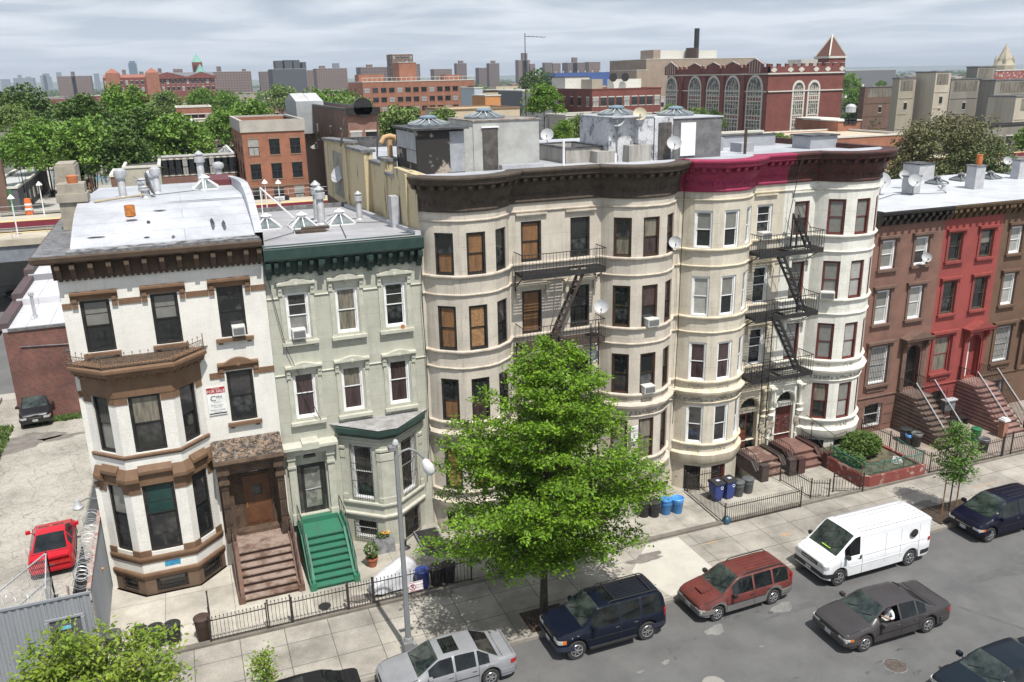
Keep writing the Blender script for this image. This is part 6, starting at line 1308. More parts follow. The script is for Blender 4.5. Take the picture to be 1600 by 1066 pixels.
# cars at the bottom right, parked on the near side
dk = vehicle('dark_teal_car', 'dark blue green car at the bottom right corner seen from above', 'car', (23.4, 16.3, 0), R(181), 4.9, 1.86, 1.45, carpaint('deep teal paint', (0.008, 0.014, 0.022)), sedan_tabs(4.9, 1.45, .72, .98, 1.02, 1.0, 1.0, .3, -1.1, -1.85), [(-2.5, .93), (0, .92), (1.1, .88), (2.5, .70)], (-1.85, -1.1, .3, 1.02), (-1.4, 1.4), .33, None, ((-1.4, -1.0), (-.92, -.2), (-.12, .7)), wt=.68, seams=(-1.0, -.16, .9))
dk2 = vehicle('dark_purple_car', 'dark car just entering the picture at the lower right edge', 'car', (29.4, 16.3, 0), R(180), 4.7, 1.8, 1.5, carpaint('dark purple paint', (0.02, 0.014, 0.035)), tw, [(-2.4, .93), (1.0, .92), (2.36, .66)], (-2.34, -2.1, .22, 1.02), (-1.32, 1.31), .32, None, ((-2.1, -1.32), (-1.24, -.42), (-.34, .62)), wt=.72, seams=(-1.2, -.38, .9))
# red coupe in the lot, tail towards the street
tr = [(-2.25, .86), (-2.2, .93), (-1.75, .98), (-1.5, 1.0), (-.45, 1.28), (-.1, 1.3), (.25, 1.27), (1.05, .92), (2.0, .72), (2.2, .62), (2.25, .55)]
red = vehicle('red_coupe', 'bright red hatchback coupe parked in the lot with its tail to the street', 'car', (-7.2, 38.75, .05), R(94), 4.5, 1.74, 1.3, carpaint('bright red paint', (0.50, 0.010, 0.022)), tr, [(-2.3, .88), (1.0, .86), (2.25, .56)], (-1.55, -.42, .25, 1.06), (-1.35, 1.3), .31, None, ((-1.15, -.55), (-.45, .65)), wt=.68, seams=(-.5, .85), zlow=.2, bump=carpaint('bright red paint', 0))
b = MB(); b.prof([(-2.22, .93), (-2.22, 1.02), (-1.98, 1.06), (-1.98, .95)], -.72, .72); sp_ = b.mesh('spoiler', carpaint('bright red paint', 0)); o = link('spoiler', sp_, red); o.rotation_euler = (0, 0, R(-90)); o.rotation_euler = (0, 0, R(-90)); o.location = (0, 0, 0)
box_part(red, 'rear_panel', M_tl, (-2.265, -2.255, -.75, .75, .7, .8))
# dark SUV in the lot, nose towards the street
old = vehicle('old_dark_suv', 'dark SUV parked in the lot in front of the low brick building', 'SUV', (at(58, 640, Z=.8).x-.1, 59.6-2.2+.0, .05), R(-86), 4.4, 1.76, 1.68, carpaint('black blue paint', (0.016, 0.018, 0.024)), [(-2.2, 1.1), (-2.15, 1.5), (-2.0, 1.66), (.2, 1.68), (.4, 1.64), (1.0, 1.1), (1.95, .98), (2.12, .9), (2.2, .8)], [(-2.2, 1.02), (1.0, 1.0), (2.2, .8)], (-2.18, -2.02, .3, 1.02), (-1.35, 1.3), .35, mat('grey lower panel', (.08, .08, .085), .5), ((-1.95, -1.2), (-1.1, -.4), (-.3, .7)), wt=.74, seams=(-1.05, -.36, .9), zlow=.28, roof_rack=2, tailgate=True, amber=True)
# ------------------------------------------------------------------ the driver
def skin_body(name, joints, edges, material, parent, lev=2):
    me = D.meshes.new(name); me.from_pydata([j[0] for j in joints], edges, []); o = link(name, me, parent)
    sk = o.modifiers.new('skin', 'SKIN'); 
    if not me.skin_vertices: 
        bpy.context.view_layer.objects.active = o; bpy.ops.mesh.customdata_skin_add()
    for v, j in zip(me.skin_vertices[0].data, joints): v.radius = j[1] if isinstance(j[1], tuple) else (j[1], j[1])
    me.skin_vertices[0].data[0].use_root = True
    sb = o.modifiers.new('sub', 'SUBSURF'); sb.levels = sb.render_levels = lev
    dg = bpy.context.evaluated_depsgraph_get(); m2 = D.meshes.new_from_object(o.evaluated_get(dg)); o.modifiers.clear(); o.data = m2; m2.materials.clear()
    for mm_ in (material if isinstance(material, list) else [material]): m2.materials.append(mm_)
    m2.polygons.foreach_set('use_smooth', [True]*len(m2.polygons)); return o
M_skin = mat('skin', (0.28, 0.15, 0.10), .6); M_shirt = mat('white shirt', (0.68, 0.69, 0.70), .8); M_hair = mat('dark hair', (.02, .015, .012), .8)
dr = thing('person', 'driver in a white shirt at the wheel of the grey sedan', 'person', (22.3, 20.5, 0), R(179.0))
J = [((-.1, .38, .55), .15), ((-.12, .38, .8), .15), ((-.12, .38, 1.0), (.16, .12)), ((-.1, .38, 1.1), .055), ((-.08, .38, 1.2), (.085, .09)), ((-.07, .38, 1.29), (.075, .08)),
     ((-.08, .56, 1.0), .07), ((-.02, .70, .86), .052), ((.2, .68, .88), .042), ((.36, .56, .97), .033), ((-.08, .20, 1.0), .07), ((.06, .14, .82), .052), ((.26, .2, .88), .04), ((.38, .26, .97), .033), ((.3, .5, .6), .08), ((.3, .26, .6), .08), ((.7, .5, .62), .06), ((.7, .26, .62), .06)]
Ed = [(0, 1), (1, 2), (2, 3), (3, 4), (4, 5), (2, 6), (6, 7), (7, 8), (8, 9), (2, 10), (10, 11), (11, 12), (12, 13), (0, 14), (0, 15), (14, 16), (15, 17)]
body = skin_body('body', J, Ed, [M_skin, M_shirt, M_trim], dr)
for p in body.data.polygons:
    c = p.center; p.material_index = 0 if (c.z > 1.1 or c.x > .12 and c.z > .8) else (2 if c.z < .62 else 1)
MB().lathe([(.08, 0), (.105, .04), (.1, .09), (.06, .13), (.01, .14)], 14, Matrix.Translation((-.09, .38, 1.2)), sx=1.05).build('hair', M_hair, dr, 50)
b = MB(); b.lathe([(.001, -.02), (.016, 0), (.001, .02)], 8, Matrix.Translation((.02, .38, 1.21))); b.build('nose', M_skin, dr, 50)
for s in (-1, 1):
    MB().lathe([(.001, -.01), (.011, 0), (.001, .01)], 8, Matrix.Translation((.005, .38+s*.03, 1.235))).build('eye', M_trim, dr, 50)
    MB().lathe([(.001, -.03), (.012, 0), (.001, .03)], 8, Matrix.Translation((-.08, .38+s*.09, 1.21))).build('ear', M_skin, dr, 50)
    x0, y0_ = .36, (.56 if s > 0 else .26)
    for k in range(4): b = MB(); b.tube([(x0+.01+k*.004, y0_-s*.01*k+.0, .98-.015*k), (x0+.06, y0_-s*.01*k-.01, .995-.018*k), (x0+.075, y0_-s*.01*k-.03, .975-.018*k)], .009, 5); b.build('finger', M_skin, dr, 50)
    MB().tube([(x0, y0_, .99), (x0+.03, y0_-.02, 1.01), (x0+.05, y0_-.03, 1.0)], .01, 5).build('thumb', M_skin, dr, 50)
# ------------------------------------------------------------------ street furniture
M_pole = mat('grey lamp post paint', (0.19, 0.20, 0.21), .55, (0.24, .24, .24), 3, .1, streak=True)
lamp = thing('street_lamp', 'tall grey cobra head street lamp on a square base at the kerb', 'street lamp', (5.66, 25.75, .134))
b = MB(); b.box(-.24, .24, -.24, .24, 0, .12); b.prism([(-.2, -.2), (.2, -.2), (.2, .2), (-.2, .2)], .12, .55); b.lathe([(.19, .55), (.15, .68), (.13, .7)], 10); b.build('base', M_pole, lamp)
MB().lathe([(.11, .69), (.092, 3.5), (.075, 8.25)], 8).build('pole', M_pole, lamp)
MB().tube([(0, 0, 7.75), (.2, 0, 7.95), (.45, 0, 8.0), (.7, 0, 7.85), (.95, 0, 7.55)], .04, 8).build('arm', M_pole, lamp, 50)
b = MB(); b.lathe([(.02, -.36), (.12, -.28), (.19, -.05), (.18, .15), (.12, .28), (.03, .33)], 12, Matrix.Translation((1.08, -.02, 7.2)) @ Matrix.Rotation(R(-22), 4, 'Y') @ Matrix.Rotation(R(180), 4, 'X'), sx=1, sy=.8); hd = b.build('lamp_head', mat('lamp head white', (.66, .67, .68), .4), lamp, 50)
MB().lathe([(.05, 0), (.05, .05), (.02, .08)], 8, Matrix.Translation((1.16, 0, 7.36))).build('photocell', mat('copper brown', (.3, .1, .05), .6), hd); MB().lathe([(.10, 8.2), (.12, 8.27), (.09, 8.36), (.04, 8.42), (.01, 8.43)], 8).build('cap', mat('galvanised cap', (.4, .4, .42), .5), lamp)
b = MB(); b.box(-.02, -.25, -.14, .14, 8.05, 8.2); b.bar((-.1, 0, 8.15), (-.35, .05, 8.25), .03); b.build('bracket', M_lead, lamp)
sg = tag(box_part(None, 'parking_sign', M_white, (5.8, 6.32, 25.76, 25.775, 2.62, 3.0)), 'white no parking sign on the lamp post with red lettering', 'sign'); box_part(sg, 'border', mat('sign red', 0), (5.81, 6.31, 25.756, 25.7595, 2.63, 2.65), (5.81, 6.31, 25.756, 25.7595, 2.97, 2.99))
put_text('P', .22, M_blackp, sg, (5.94, 25.753, 2.73), (R(90), 0, 0), .001); b = MB(); b.tube([(5.94+.11*math.cos(a*.4), 25.75, 2.81+.11*math.sin(a*.4)) for a in range(17)], .01, 4); b.bar((5.87, 25.75, 2.89), (6.01, 25.75, 2.73), .014); b.build('symbol', mat('sign red', 0), sg); put_text('8AM-9:30', .06, mat('sign red', 0), sg, (6.19, 25.753, 2.84), (R(90), 0, 0), .001); put_text('MON THU', .06, mat('sign red', 0), sg, (6.19, 25.753, 2.74), (R(90), 0, 0), .001)
p = at(1399, 1040, Z=0); mh = thing('manhole_cover', 'round brown manhole cover in the traffic lane', 'manhole cover', (p.x, p.y, 0)); M_mh = mat('rusty cast iron', (.11, .085, .07), .8, (.06, .05, .045), 8, .3)
MB().lathe([(.36, 0), (.36, .008), (.33, .010), (.001, .010)], 26).build('cover', M_mh, mh); b = MB(); [b.box(-.26+.104*k, -.2+.104*k, -.18, .18, .0105, .018) for k in range(5)]; b.build('tread_pattern', M_mh, mh); MB().lathe([(.42, 0), (.42, .004), (.37, .005)], 26, caps=False).build('frame', M_lead, mh)
p = at(1113, 1066, Z=0); tag(MB().lathe([(.4, .0), (.4, .006), (.001, .006)], 22, Matrix.Translation((p.x, p.y-.1, .001))).build('utility_cover', mat('pale cover', (.26, .25, .23), .9)), 'pale round utility cover at the bottom edge of the road', 'utility cover')
# railings
fence('iron_fence', 'black iron railing with spiked pickets in front of the white and green houses', [(-1.0, 29.12), (1.05, 29.12)], 1.0, .24, .14)
fence('iron_gate', 'small garden gate with a scrolled top in the railing of the white house', [(1.12, 29.12), (1.95, 29.12)], 1.15, .2, .14, cat='gate')
fence('iron_fence', 'black iron railing run between the two yard gates beside the lamp post', [(2.0, 29.12), (4.1, 29.12)], 1.0, .24, .14)
fence('iron_gate', 'arched iron gate before the green steps', [(4.15, 29.12), (5.1, 29.12)], 1.15, .16, .1, cat='gate')
fence('iron_fence', 'black iron railing behind the lamp post along the green house yard', [(5.15, 29.12), (9.2, 29.12)], 1.05, .24, .15)
fence('iron_fence', 'side railing running back to the brown steps of the white house', [(-.98, 29.15), (-.98, 31.1)], .95, .12, .16)
fence('iron_fence', 'low iron railing round the corner of the buff house yard', [(21.6, 32.6), (21.45, 28.98), (25.7, 28.95)], 1.0, .12, .115)
fence('iron_gate', 'open iron gate standing in the yard between the two stoops', [(26.6, 31.6), (26.75, 29.5), (27.5, 29.1)], .95, .12, .12, cat='gate')
fence('iron_gate', 'low iron gate beside the red planter wall', [(28.2, 29.6), (29.5, 29.0)], .95, .12, .14, cat='gate')
fence('iron_fence', 'spiked iron railing of the brownstone yard with its kerb', [(33.9, 33.9), (34.1, 32.0), (33.9, 29.1), (38.9, 29.1)], 1.05, .22, .13)
fence('iron_fence', 'spiked iron railing in front of the red house yard', [(39.6, 29.1), (47.5, 29.1)], 1.05, .22, .13)
fence('iron_gate', 'black iron gate between the brownstone and red house yards', [(39.0, 29.1), (39.6, 29.1)], 1.3, .12, .1, cat='gate')
fence('iron_fence', 'railing guarding the sunken areaway of the buff bow', [(21.65, 32.45), (23.4, 32.35)], .95, .12, .14)
pr_ = thing('stair_railing', 'thin black handrail frame on the low wall beside the white bow', 'railing', (0, 0, 0)); b = MB(); b.tube([(29.95, 33.4, 2.1), (29.95, 33.4, 1.1)], .02); b.tube([(29.95, 33.9, 2.3), (30.35, 32.1, 1.75), (30.35, 32.1, .8)], .02); b.tube([(30.35, 32.1, 1.75), (31.2, 32.2, 1.8), (31.2, 32.2, .8)], .02); b.build('rail', M_black_iron, pr_)
# ------------------------------------------------------------------ bins
def bin_round(x, y, z, label, col, lid=None, r=.27, h=.72, open_=False, name='trash_can', cat='trash can', group=None):
    t = thing(name, label, cat, (x, y, z), 0, group); m = col
    MB().lathe([(r*.8, 0), (r*.84, .03), (r, h*.72), (r*1.02, h*.73), (r*1.03, h*.95), (r*1.1, h*.96), (r*1.1, h), (r*.96, h), (r*.9, h-.05)], 18, caps=True).build('bin', m, t, 35)
    if open_: MB().lathe([(r*1.08, h-.12), (r*1.2, h+.02), (r*1.05, h+.05), (r*.9, h-.04), (r*.7, h-.12)], 14, caps=False).build('bag', open_, t, 60)
    else: MB().lathe([(r*1.14, h), (r*1.14, h+.04), (r*.9, h+.07), (r*.25, h+.09), (r*.2, h+.12), (.01, h+.12)], 18).build('lid', lid or m, t, 35)
    b = MB(); [b.tube([(s*(r*1.05), -.06, h*.8), (s*(r*1.05+.05), 0, h*.82), (s*(r*1.05), .06, h*.8)], .014) for s in (-1, 1)]; b.build('handle', m, t); return t
def bin_wheel(x, y, z, label, col, rz=0, group=None):
    t = thing('wheeled_bin', label, 'wheeled bin', (x, y, z), rz, group); b = MB(); b.v = [(-.2, -.22, .05), (.2, -.22, .05), (.2, .2, .05), (-.2, .2, .05), (-.27, -.3, .95), (.27, -.3, .95), (.27, .28, .95), (-.27, .28, .95)]
    b.f = [(0, 3, 2, 1), (4, 5, 6, 7), (0, 1, 5, 4), (1, 2, 6, 5), (2, 3, 7, 6), (3, 0, 4, 7)]; b.m = [0]*6; b.box(-.29, .29, -.32, .3, .9, .96); b.build('bin', col, t)
    b = MB(); b.prof([(-.36, .965), (-.34, 1.0), (-.1, 1.05), (.26, 1.06), (.32, 1.0), (.32, .965)], -.3, .3); b.build('lid', M_trim, t); b = MB(); [b.lathe([(.1, -.03), (.1, .03)], 12, Matrix.Translation((s*.24, .22, .1)) @ Matrix.Rotation(R(90), 4, 'Y')) for s in (-1, 1)]; b.build('wheel', M_tyre, t)
    b = MB(); b.tube([(.13+.07*math.cos(a), -.285, .72+.07*math.sin(a)) for a in [k*.7 for k in range(10)]], .012, 5); b.build('recycling_symbol', M_white, t)
    box_part(t, 'label', mat('pale lilac label', (.5, .5, .65), .6), (-.05, .14, -.12, .04, 1.052, 1.058)); return t
M_bblue = mat('recycling blue', (0.025, 0.05, 0.22), .5, (.02, .04, .17), 4); M_lblue = mat('light blue plastic', (0.05, 0.22, 0.52), .45, (.04, .18, .44), 4); M_gbin = mat('grey plastic', (0.10, 0.105, 0.11), .6, (.07, .075, .08), 4); M_bin = mat('black plastic', (.018, .018, .02), .6, (.035, .035, .037), 5); M_bag = mat('blue bag', (.10, .35, .75), .35, (.06, .22, .6), 8, .3)
for (px, py, lab, c) in ((1118, 781, 'blue wheeled recycling bin, leftmost of the row by the buff bow', M_bblue), (1136, 777, 'blue wheeled recycling bin beside the grey trash cans', M_bblue)):
    p = at(px, py, Z=.1); bin_wheel(p.x, p.y, .1, lab, c, R(4), 'bins by the buff house')
for px, py, lab, c, o_ in ((1153, 774, 'grey round trash can next to the blue wheeled bins', M_gbin, None), (1168, 769, 'grey round trash can nearest to the dark stoop', M_gbin, None), (1040, 802, 'light blue round bin, left of the blue pair in the cream yard', M_lblue, None), (1058, 800, 'light blue round bin with a blue bag folded over its rim', M_lblue, M_bag), (1022, 806, 'black round trash can beside the light blue bins', M_bin, None), (1006, 806, 'dark trash can half hidden behind the tree foliage', M_bin, None)):
    p = at(px, py, Z=.1); bin_round(p.x, p.y, .1, lab, c, open_=o_, group='bins by the bow fronted houses')
for px, py, lab, c, hh in ((320, 1000, 'brown barrel with round lid behind the railing of the white house', mat('brown barrel', (.07, .04, .03), .7, (.04, .025, .02), 3, .2), .95), (273, 1003, 'black plastic trash can with domed lid, right one of the three by the sidewalk', M_bin, .75), (247, 1008, 'black plastic trash can in the middle of the three by the sidewalk', M_bin, .75), (222, 1012, 'black plastic trash can, left one of the three by the sidewalk', M_bin, .75), (181, 1018, 'trash can with a flat grey lid beside the metal wall', M_gbin, .75)):
    p = at(px, py, Z=.1); y = max(p.y, 29.35); bin_round(p.x, y, .1, lab, c, h=hh, group='bins of the white house', lid=MATS['grey plastic'] if 'grey lid' in lab else None)
for px, py, lab, c in ((664, 925, 'blue metal drum behind the railing under the tree', M_bblue), (686, 920, 'black trash can beside the blue drum under the tree', M_bin), (705, 916, 'black trash can furthest under the tree crown', M_bin)):
    p = at(px, py, Z=.1); bin_round(p.x, max(p.y, 29.55), .1, lab, c, h=.85, group='bins under the tree')
for px, py, lab, c, r_, o_ in ((1418, 692, 'tall black trash can by the brownstone steps', M_bin, .3, None), (1424, 697, 'small black can holding a blue bag by the brownstone steps', M_bin, .2, M_bag), (1435, 699, 'open dark plastic tub at the foot of the brownstone steps', M_bin, .27, M_lead), (1528, 692, 'green barrel behind the railing of the red house', mat('green barrel', (.02, .14, .06), .6), .25, None), (1540, 708, 'open black can with bags by the red house railing', M_bin, .27, M_lead)):
    p = at(px, py, Z=.1); bin_round(p.x, p.y+.2, .1, lab, c, r=r_, open_=o_, h=.75 if r_ > .22 else .6, group='bins of the brownstones')
p = at(1135, 818, Z=.13); tag(MB().lathe([(.01, 0), (.16, .05), (.2, .18), (.17, .3), (.05, .38)], 12, Matrix.Translation((p.x, p.y, .13))).build('blue_ball', mat('teal plastic', (.03, .10, .16), .4, (.02, .06, .1), 6, .2), None, 50), 'dark teal plastic ball at the corner of the low railing', 'ball')
# covered motorcycle
mc = thing('covered_motorcycle', 'motorcycle under a crumpled silver cover behind the railing', 'motorcycle', (6.2, 30.15, .09), R(12)); b = MB(); n = 22; q = random.Random(4); st = [(-1.05, .3, .12, .5), (-.95, .28, .2, .62), (-.7, .34, .12, .78), (-.3, .38, .1, .98), (.0, .42, .12, 1.08), (.35, .44, .1, 1.22), (.6, .40, .1, 1.2), (.85, .3, .15, 1.0), (1.0, .2, .3, .75)]; rings = []
for x, w, z0, z1 in st:
    i = len(b.v)
    for k in range(n):
        a = math.pi*(k/(n-1)); f = 1+.10*math.sin(k*2.1+x*5)+q.uniform(-.03, .03); yy = w*math.cos(a)*(1.1 if k in (0, n-1) else 1)*f; zz = z0+(z1-z0)*(math.sin(a)**.6)*(1+.02*math.sin(k*3+x*9)); b.v.append((x+.03*math.sin(k*1.7), yy, zz))
    rings.append(i)
for a, c in zip(rings, rings[1:]):
    for k in range(n-1): b.f.append((a+k, c+k, c+k+1, a+k+1)); b.m.append(0)
b.f.append(tuple(rings[0]+k for k in range(n))); b.m.append(0); b.f.append(tuple(rings[-1]+k for k in range(n))); b.m.append(0)
b.build('cover', mat('silver cover cloth', (.56, .57, .60), .4, (.44, .45, .48), 4, .05), mc, 60)
for x in (-.72, .75): MB().lathe([(.2, -.06), (.29, -.06), (.3, 0), (.29, .06), (.2, .06)], 18, Matrix.Translation((x, 0, .3)) @ Matrix.Rotation(R(90), 4, 'X')).build('wheel', M_tyre, mc, 40)
def leafy(name, parent, cx, cy, cz, rx, ry, rz_, n, s, m, seed, up=.5):
    q = np.random.default_rng(seed); u = q.normal(size=(n, 3)); u /= np.linalg.norm(u, axis=1)[:, None]; rr = q.uniform(.45, 1, n)**.6
    c = u*rr[:, None]*np.array([rx, ry, rz_])+np.array([cx, cy, cz]); return leaf_mesh(name, c, s, m, q, parent, up)
def leaf_mesh(name, c, s, m, q, parent=None, up=.5, ratio=.55, cup=True):
    n = len(c); nrm = q.normal(size=(n, 3)); nrm[:, 2] = np.abs(nrm[:, 2])+up*1.6; nrm /= np.linalg.norm(nrm, axis=1)[:, None]
    a = q.normal(size=(n, 3)); t = np.cross(nrm, a); t /= np.linalg.norm(t, axis=1)[:, None]; b_ = np.cross(nrm, t); ss = (s*q.uniform(.65, 1.3, n))[:, None]
    V = np.stack([c-t*ss, c+b_*ss*ratio, c+t*ss, c-b_*ss*ratio], 1).reshape(-1, 3).astype(np.float32)
    me = D.meshes.new(name); me.vertices.add(4*n); me.vertices.foreach_set('co', V.ravel()); me.loops.add(4*n); me.loops.foreach_set('vertex_index', np.arange(4*n, dtype=np.int32)); me.polygons.add(n); me.polygons.foreach_set('loop_start', np.arange(0, 4*n, 4, dtype=np.int32)); me.update(calc_edges=True); me.materials.append(m)
    return link(name, me, parent)
M_leafp = mat('pot plant leaves', (0.06, 0.13, 0.025), .6, (0.12, 0.18, 0.05), 9, .3, trans=.3, isl=.4); M_clay = mat('terracotta clay', (.36, .12, .06), .8, (.28, .09, .05), 4)
def potplant(name, label, x, y, z, r, hh, rz_, tall, flower=None):
    t = thing(name, label, 'potted plant', (x, y, z)); MB().lathe([(r*.7, 0), (r*.95, hh*.8), (r*1.08, hh*.8), (r*1.08, hh), (r*.9, hh), (r*.85, hh*.9)], 16).build('pot', M_clay, t, 35)
    leafy('foliage', t, 0, 0, hh+tall*.45, rz_, rz_, tall*.55, 260, .07, M_leafp, 7); 
    if flower: leafy('flower', t, 0, 0, hh+tall*.8, rz_*.7, rz_*.7, tall*.2, 60, .05, flower, 8, 1)
    return t
p = at(583, 886, Z=.09); potplant('potted_plant', 'terracotta pot with a tall leafy plant beside the green steps', p.x, p.y+.1, .09, .24, .42, .32, .75)
p = at(605, 872, Z=.09); t = thing('planter_box', 'grey sloping planter with yellow flowers under the green bay', 'planter', (p.x+.1, p.y+.9, .09)); b = MB(); b.prof([(-.5, 0), (-.3, .42), (.3, .5), (.3, 0)], -.45, .4); b.build('box', M_lead, t); leafy('foliage', t, 0, .1, .6, .35, .2, .12, 120, .06, M_leafp, 9); leafy('flower', t, .1, .05, .72, .22, .15, .06, 50, .06, mat('yellow petals', (.75, .42, .02), .6, (.6, .25, .01), 8), 10, 1)
sh = thing('boot_scraper', 'dark cast figure on the pavement at the foot of the green bay', 'ornament', (7.35, 32.9, .09)); MB().lathe([(.2, 0), (.16, .08), (.06, .14), (.07, .3), (.1, .4), (.02, .46)], 10, sx=1.3).build('body', M_trim, sh, 40)
cd = box_part(None, 'cellar_door', M_lead, (8.0, 9.1, 31.9, 33.9, .09, .26)); tag(cd, 'grey steel cellar hatch in the green house yard by the tree', 'cellar door'); box_part(cd, 'door_leaf', M_trim, (8.08, 8.54, 32.0, 33.8, .26, .29), (8.56, 9.02, 32.0, 33.8, .26, .29))
tag(MB().lathe([(.25, 0), (.25, .02), (.2, .025)], 16, Matrix.Translation((2.9+.4, 29.9, .10))).build('drain_cover', M_trim), 'small round drain cover behind the railing near the green steps', 'drain cover')
# raised bed of the white bow house
M_rw = mat('red painted planter wall', (0.20, 0.05, 0.04), .85, (0.42, 0.32, 0.28), 3, .2, 20, .3, lo=.55, hi=.66)
pl = thing('planter_bed', 'raised garden bed with peeling dark red walls and green netting before the white bow', 'planter', (0, 0, 0)); b = MB()
b.sweep([(29.75, 32.3), (29.75, 29.35), (30.0, 29.1), (33.6, 29.1)], [(-.18, .1), (0, .1), (0, .78), (-.18, .78)]); b.box(33.42, 33.6, 29.28, 33.0, .1, .72); b.build('wall', M_rw, pl)
box_part(pl, 'soil', mat('garden soil', (.05, .04, .028), .95, (.14, .13, .08), 3, .4), (29.93, 33.42, 29.28, 33.1, .1, .62))
b = MB()
for x, y in ((29.85, 31.8), (29.85, 29.5), (30.9, 29.2), (32.2, 29.2), (33.5, 29.2), (33.5, 31.0)): b.tube([(x, y, .7), (x, y, 1.55)], .022)
b.build('stake', mat('brown stake', (.12, .07, .045), .8), pl)
b = MB(); pp = [(29.85, 31.8), (29.85, 29.5), (30.1, 29.2), (30.9, 29.2), (32.2, 29.2), (33.5, 29.2), (33.5, 31.0)]
for a, c in zip(pp, pp[1:]):
    A, B = Vector((*a, .8)), Vector((*c, .8)); L = (B-A).length; n = int(L/.09)
    for k in range(n+1): p_ = A.lerp(B, k/n); sag = .12*math.sin(math.pi*k/n); b.bar(p_, p_+Vector((0, 0, .68-sag)), .008)
    for z in [.0, .08, .16, .24, .32, .40, .48, .56]: b.bar(A+Vector((0, 0, z)), B+Vector((0, 0, z)), .008)
    for k in range(8): b.bar(A.lerp(B, k/8)+Vector((0, 0, .68-.12*math.sin(math.pi*k/8))), A.lerp(B, (k+1)/8)+Vector((0, 0, .68-.12*math.sin(math.pi*(k+1)/8))), .035)
b.build('netting', mat('green netting', (.03, .16, .12), .7), pl)
M_shrub = mat('shrub leaves', (0.055, 0.115, 0.012), .6, (0.12, 0.19, 0.03), 2.2, .3, trans=.3, isl=.35)
sb_ = thing('shrub', 'round yellow green shrub growing in the red walled bed', 'shrub', (31.7, 31.6, .6)); leafy('foliage', sb_, 0, 0, .65, 1.15, .95, .65, 3800, .075, M_shrub, 21); MB().tube([(0, 0, 0), (0, 0, .5), (.1, .1, .9)], .05).build('stem', M_burnt, sb_)
sb_ = thing('shrub', 'low spreading dark shrub by the left wall of the red walled bed', 'shrub', (30.6, 31.2, .6)); leafy('foliage', sb_, 0, 0, .3, .6, 1.1, .35, 1800, .065, M_leafp, 22); MB().tube([(0, 0, 0), (0, 0, .3)], .04).build('stem', M_burnt, sb_)
bas = thing('basket', 'white wire basket lying in the planted bed', 'basket', (32.7, 30.1, .62)); b = MB(); [b.tube([(.3*math.cos(a*.5)*(1-k*.15), .22*math.sin(a*.5), .05+k*.07) for a in range(14)], .014, 5) for k in range(4)]; b.build('wire', M_white, bas)
# notice board of the red house and other little things
nbd = thing('notice_box', 'grey notice box on posts beside the brownstone steps', 'notice board', (38.75, 32.6, .1)); box_part(nbd, 'box', M_lead, (-.4, .4, -.1, .1, 1.5, 2.1)); box_part(nbd, 'cap', M_wchim, (-.46, .46, -.18, .18, 2.1, 2.17)); box_part(nbd, 'post', M_trim, (-.32, -.26, -.03, .03, 0, 1.5), (.26, .32, -.03, .03, 0, 1.5)); b = MB(); b.tube([(-.25, 0, 2.17), (-.25, 0, 2.9), (0, 0, 3.0), (.25, 0, 2.9), (.25, 0, 2.17)], .015); b.build('hoop', M_black_iron, nbd)
bn = thing('bench', 'black iron bench against the red house wall under its steps', 'bench', (40.3, 33.4, .1)); b = MB(); [b.box(-.9, .9, -.25+.1*k, -.18+.1*k, .42, .45) for k in range(5)]; b.build('seat', M_black_iron, bn); b = MB(); [b.box(-.9, .9, .26, .29, .55+.12*k, .62+.12*k) for k in range(4)]; b.build('backrest', M_black_iron, bn); [box_part(bn, 'leg', M_black_iron, (x, x+.05, -.25, .3, 0, .42)) for x in (-.85, .8)]
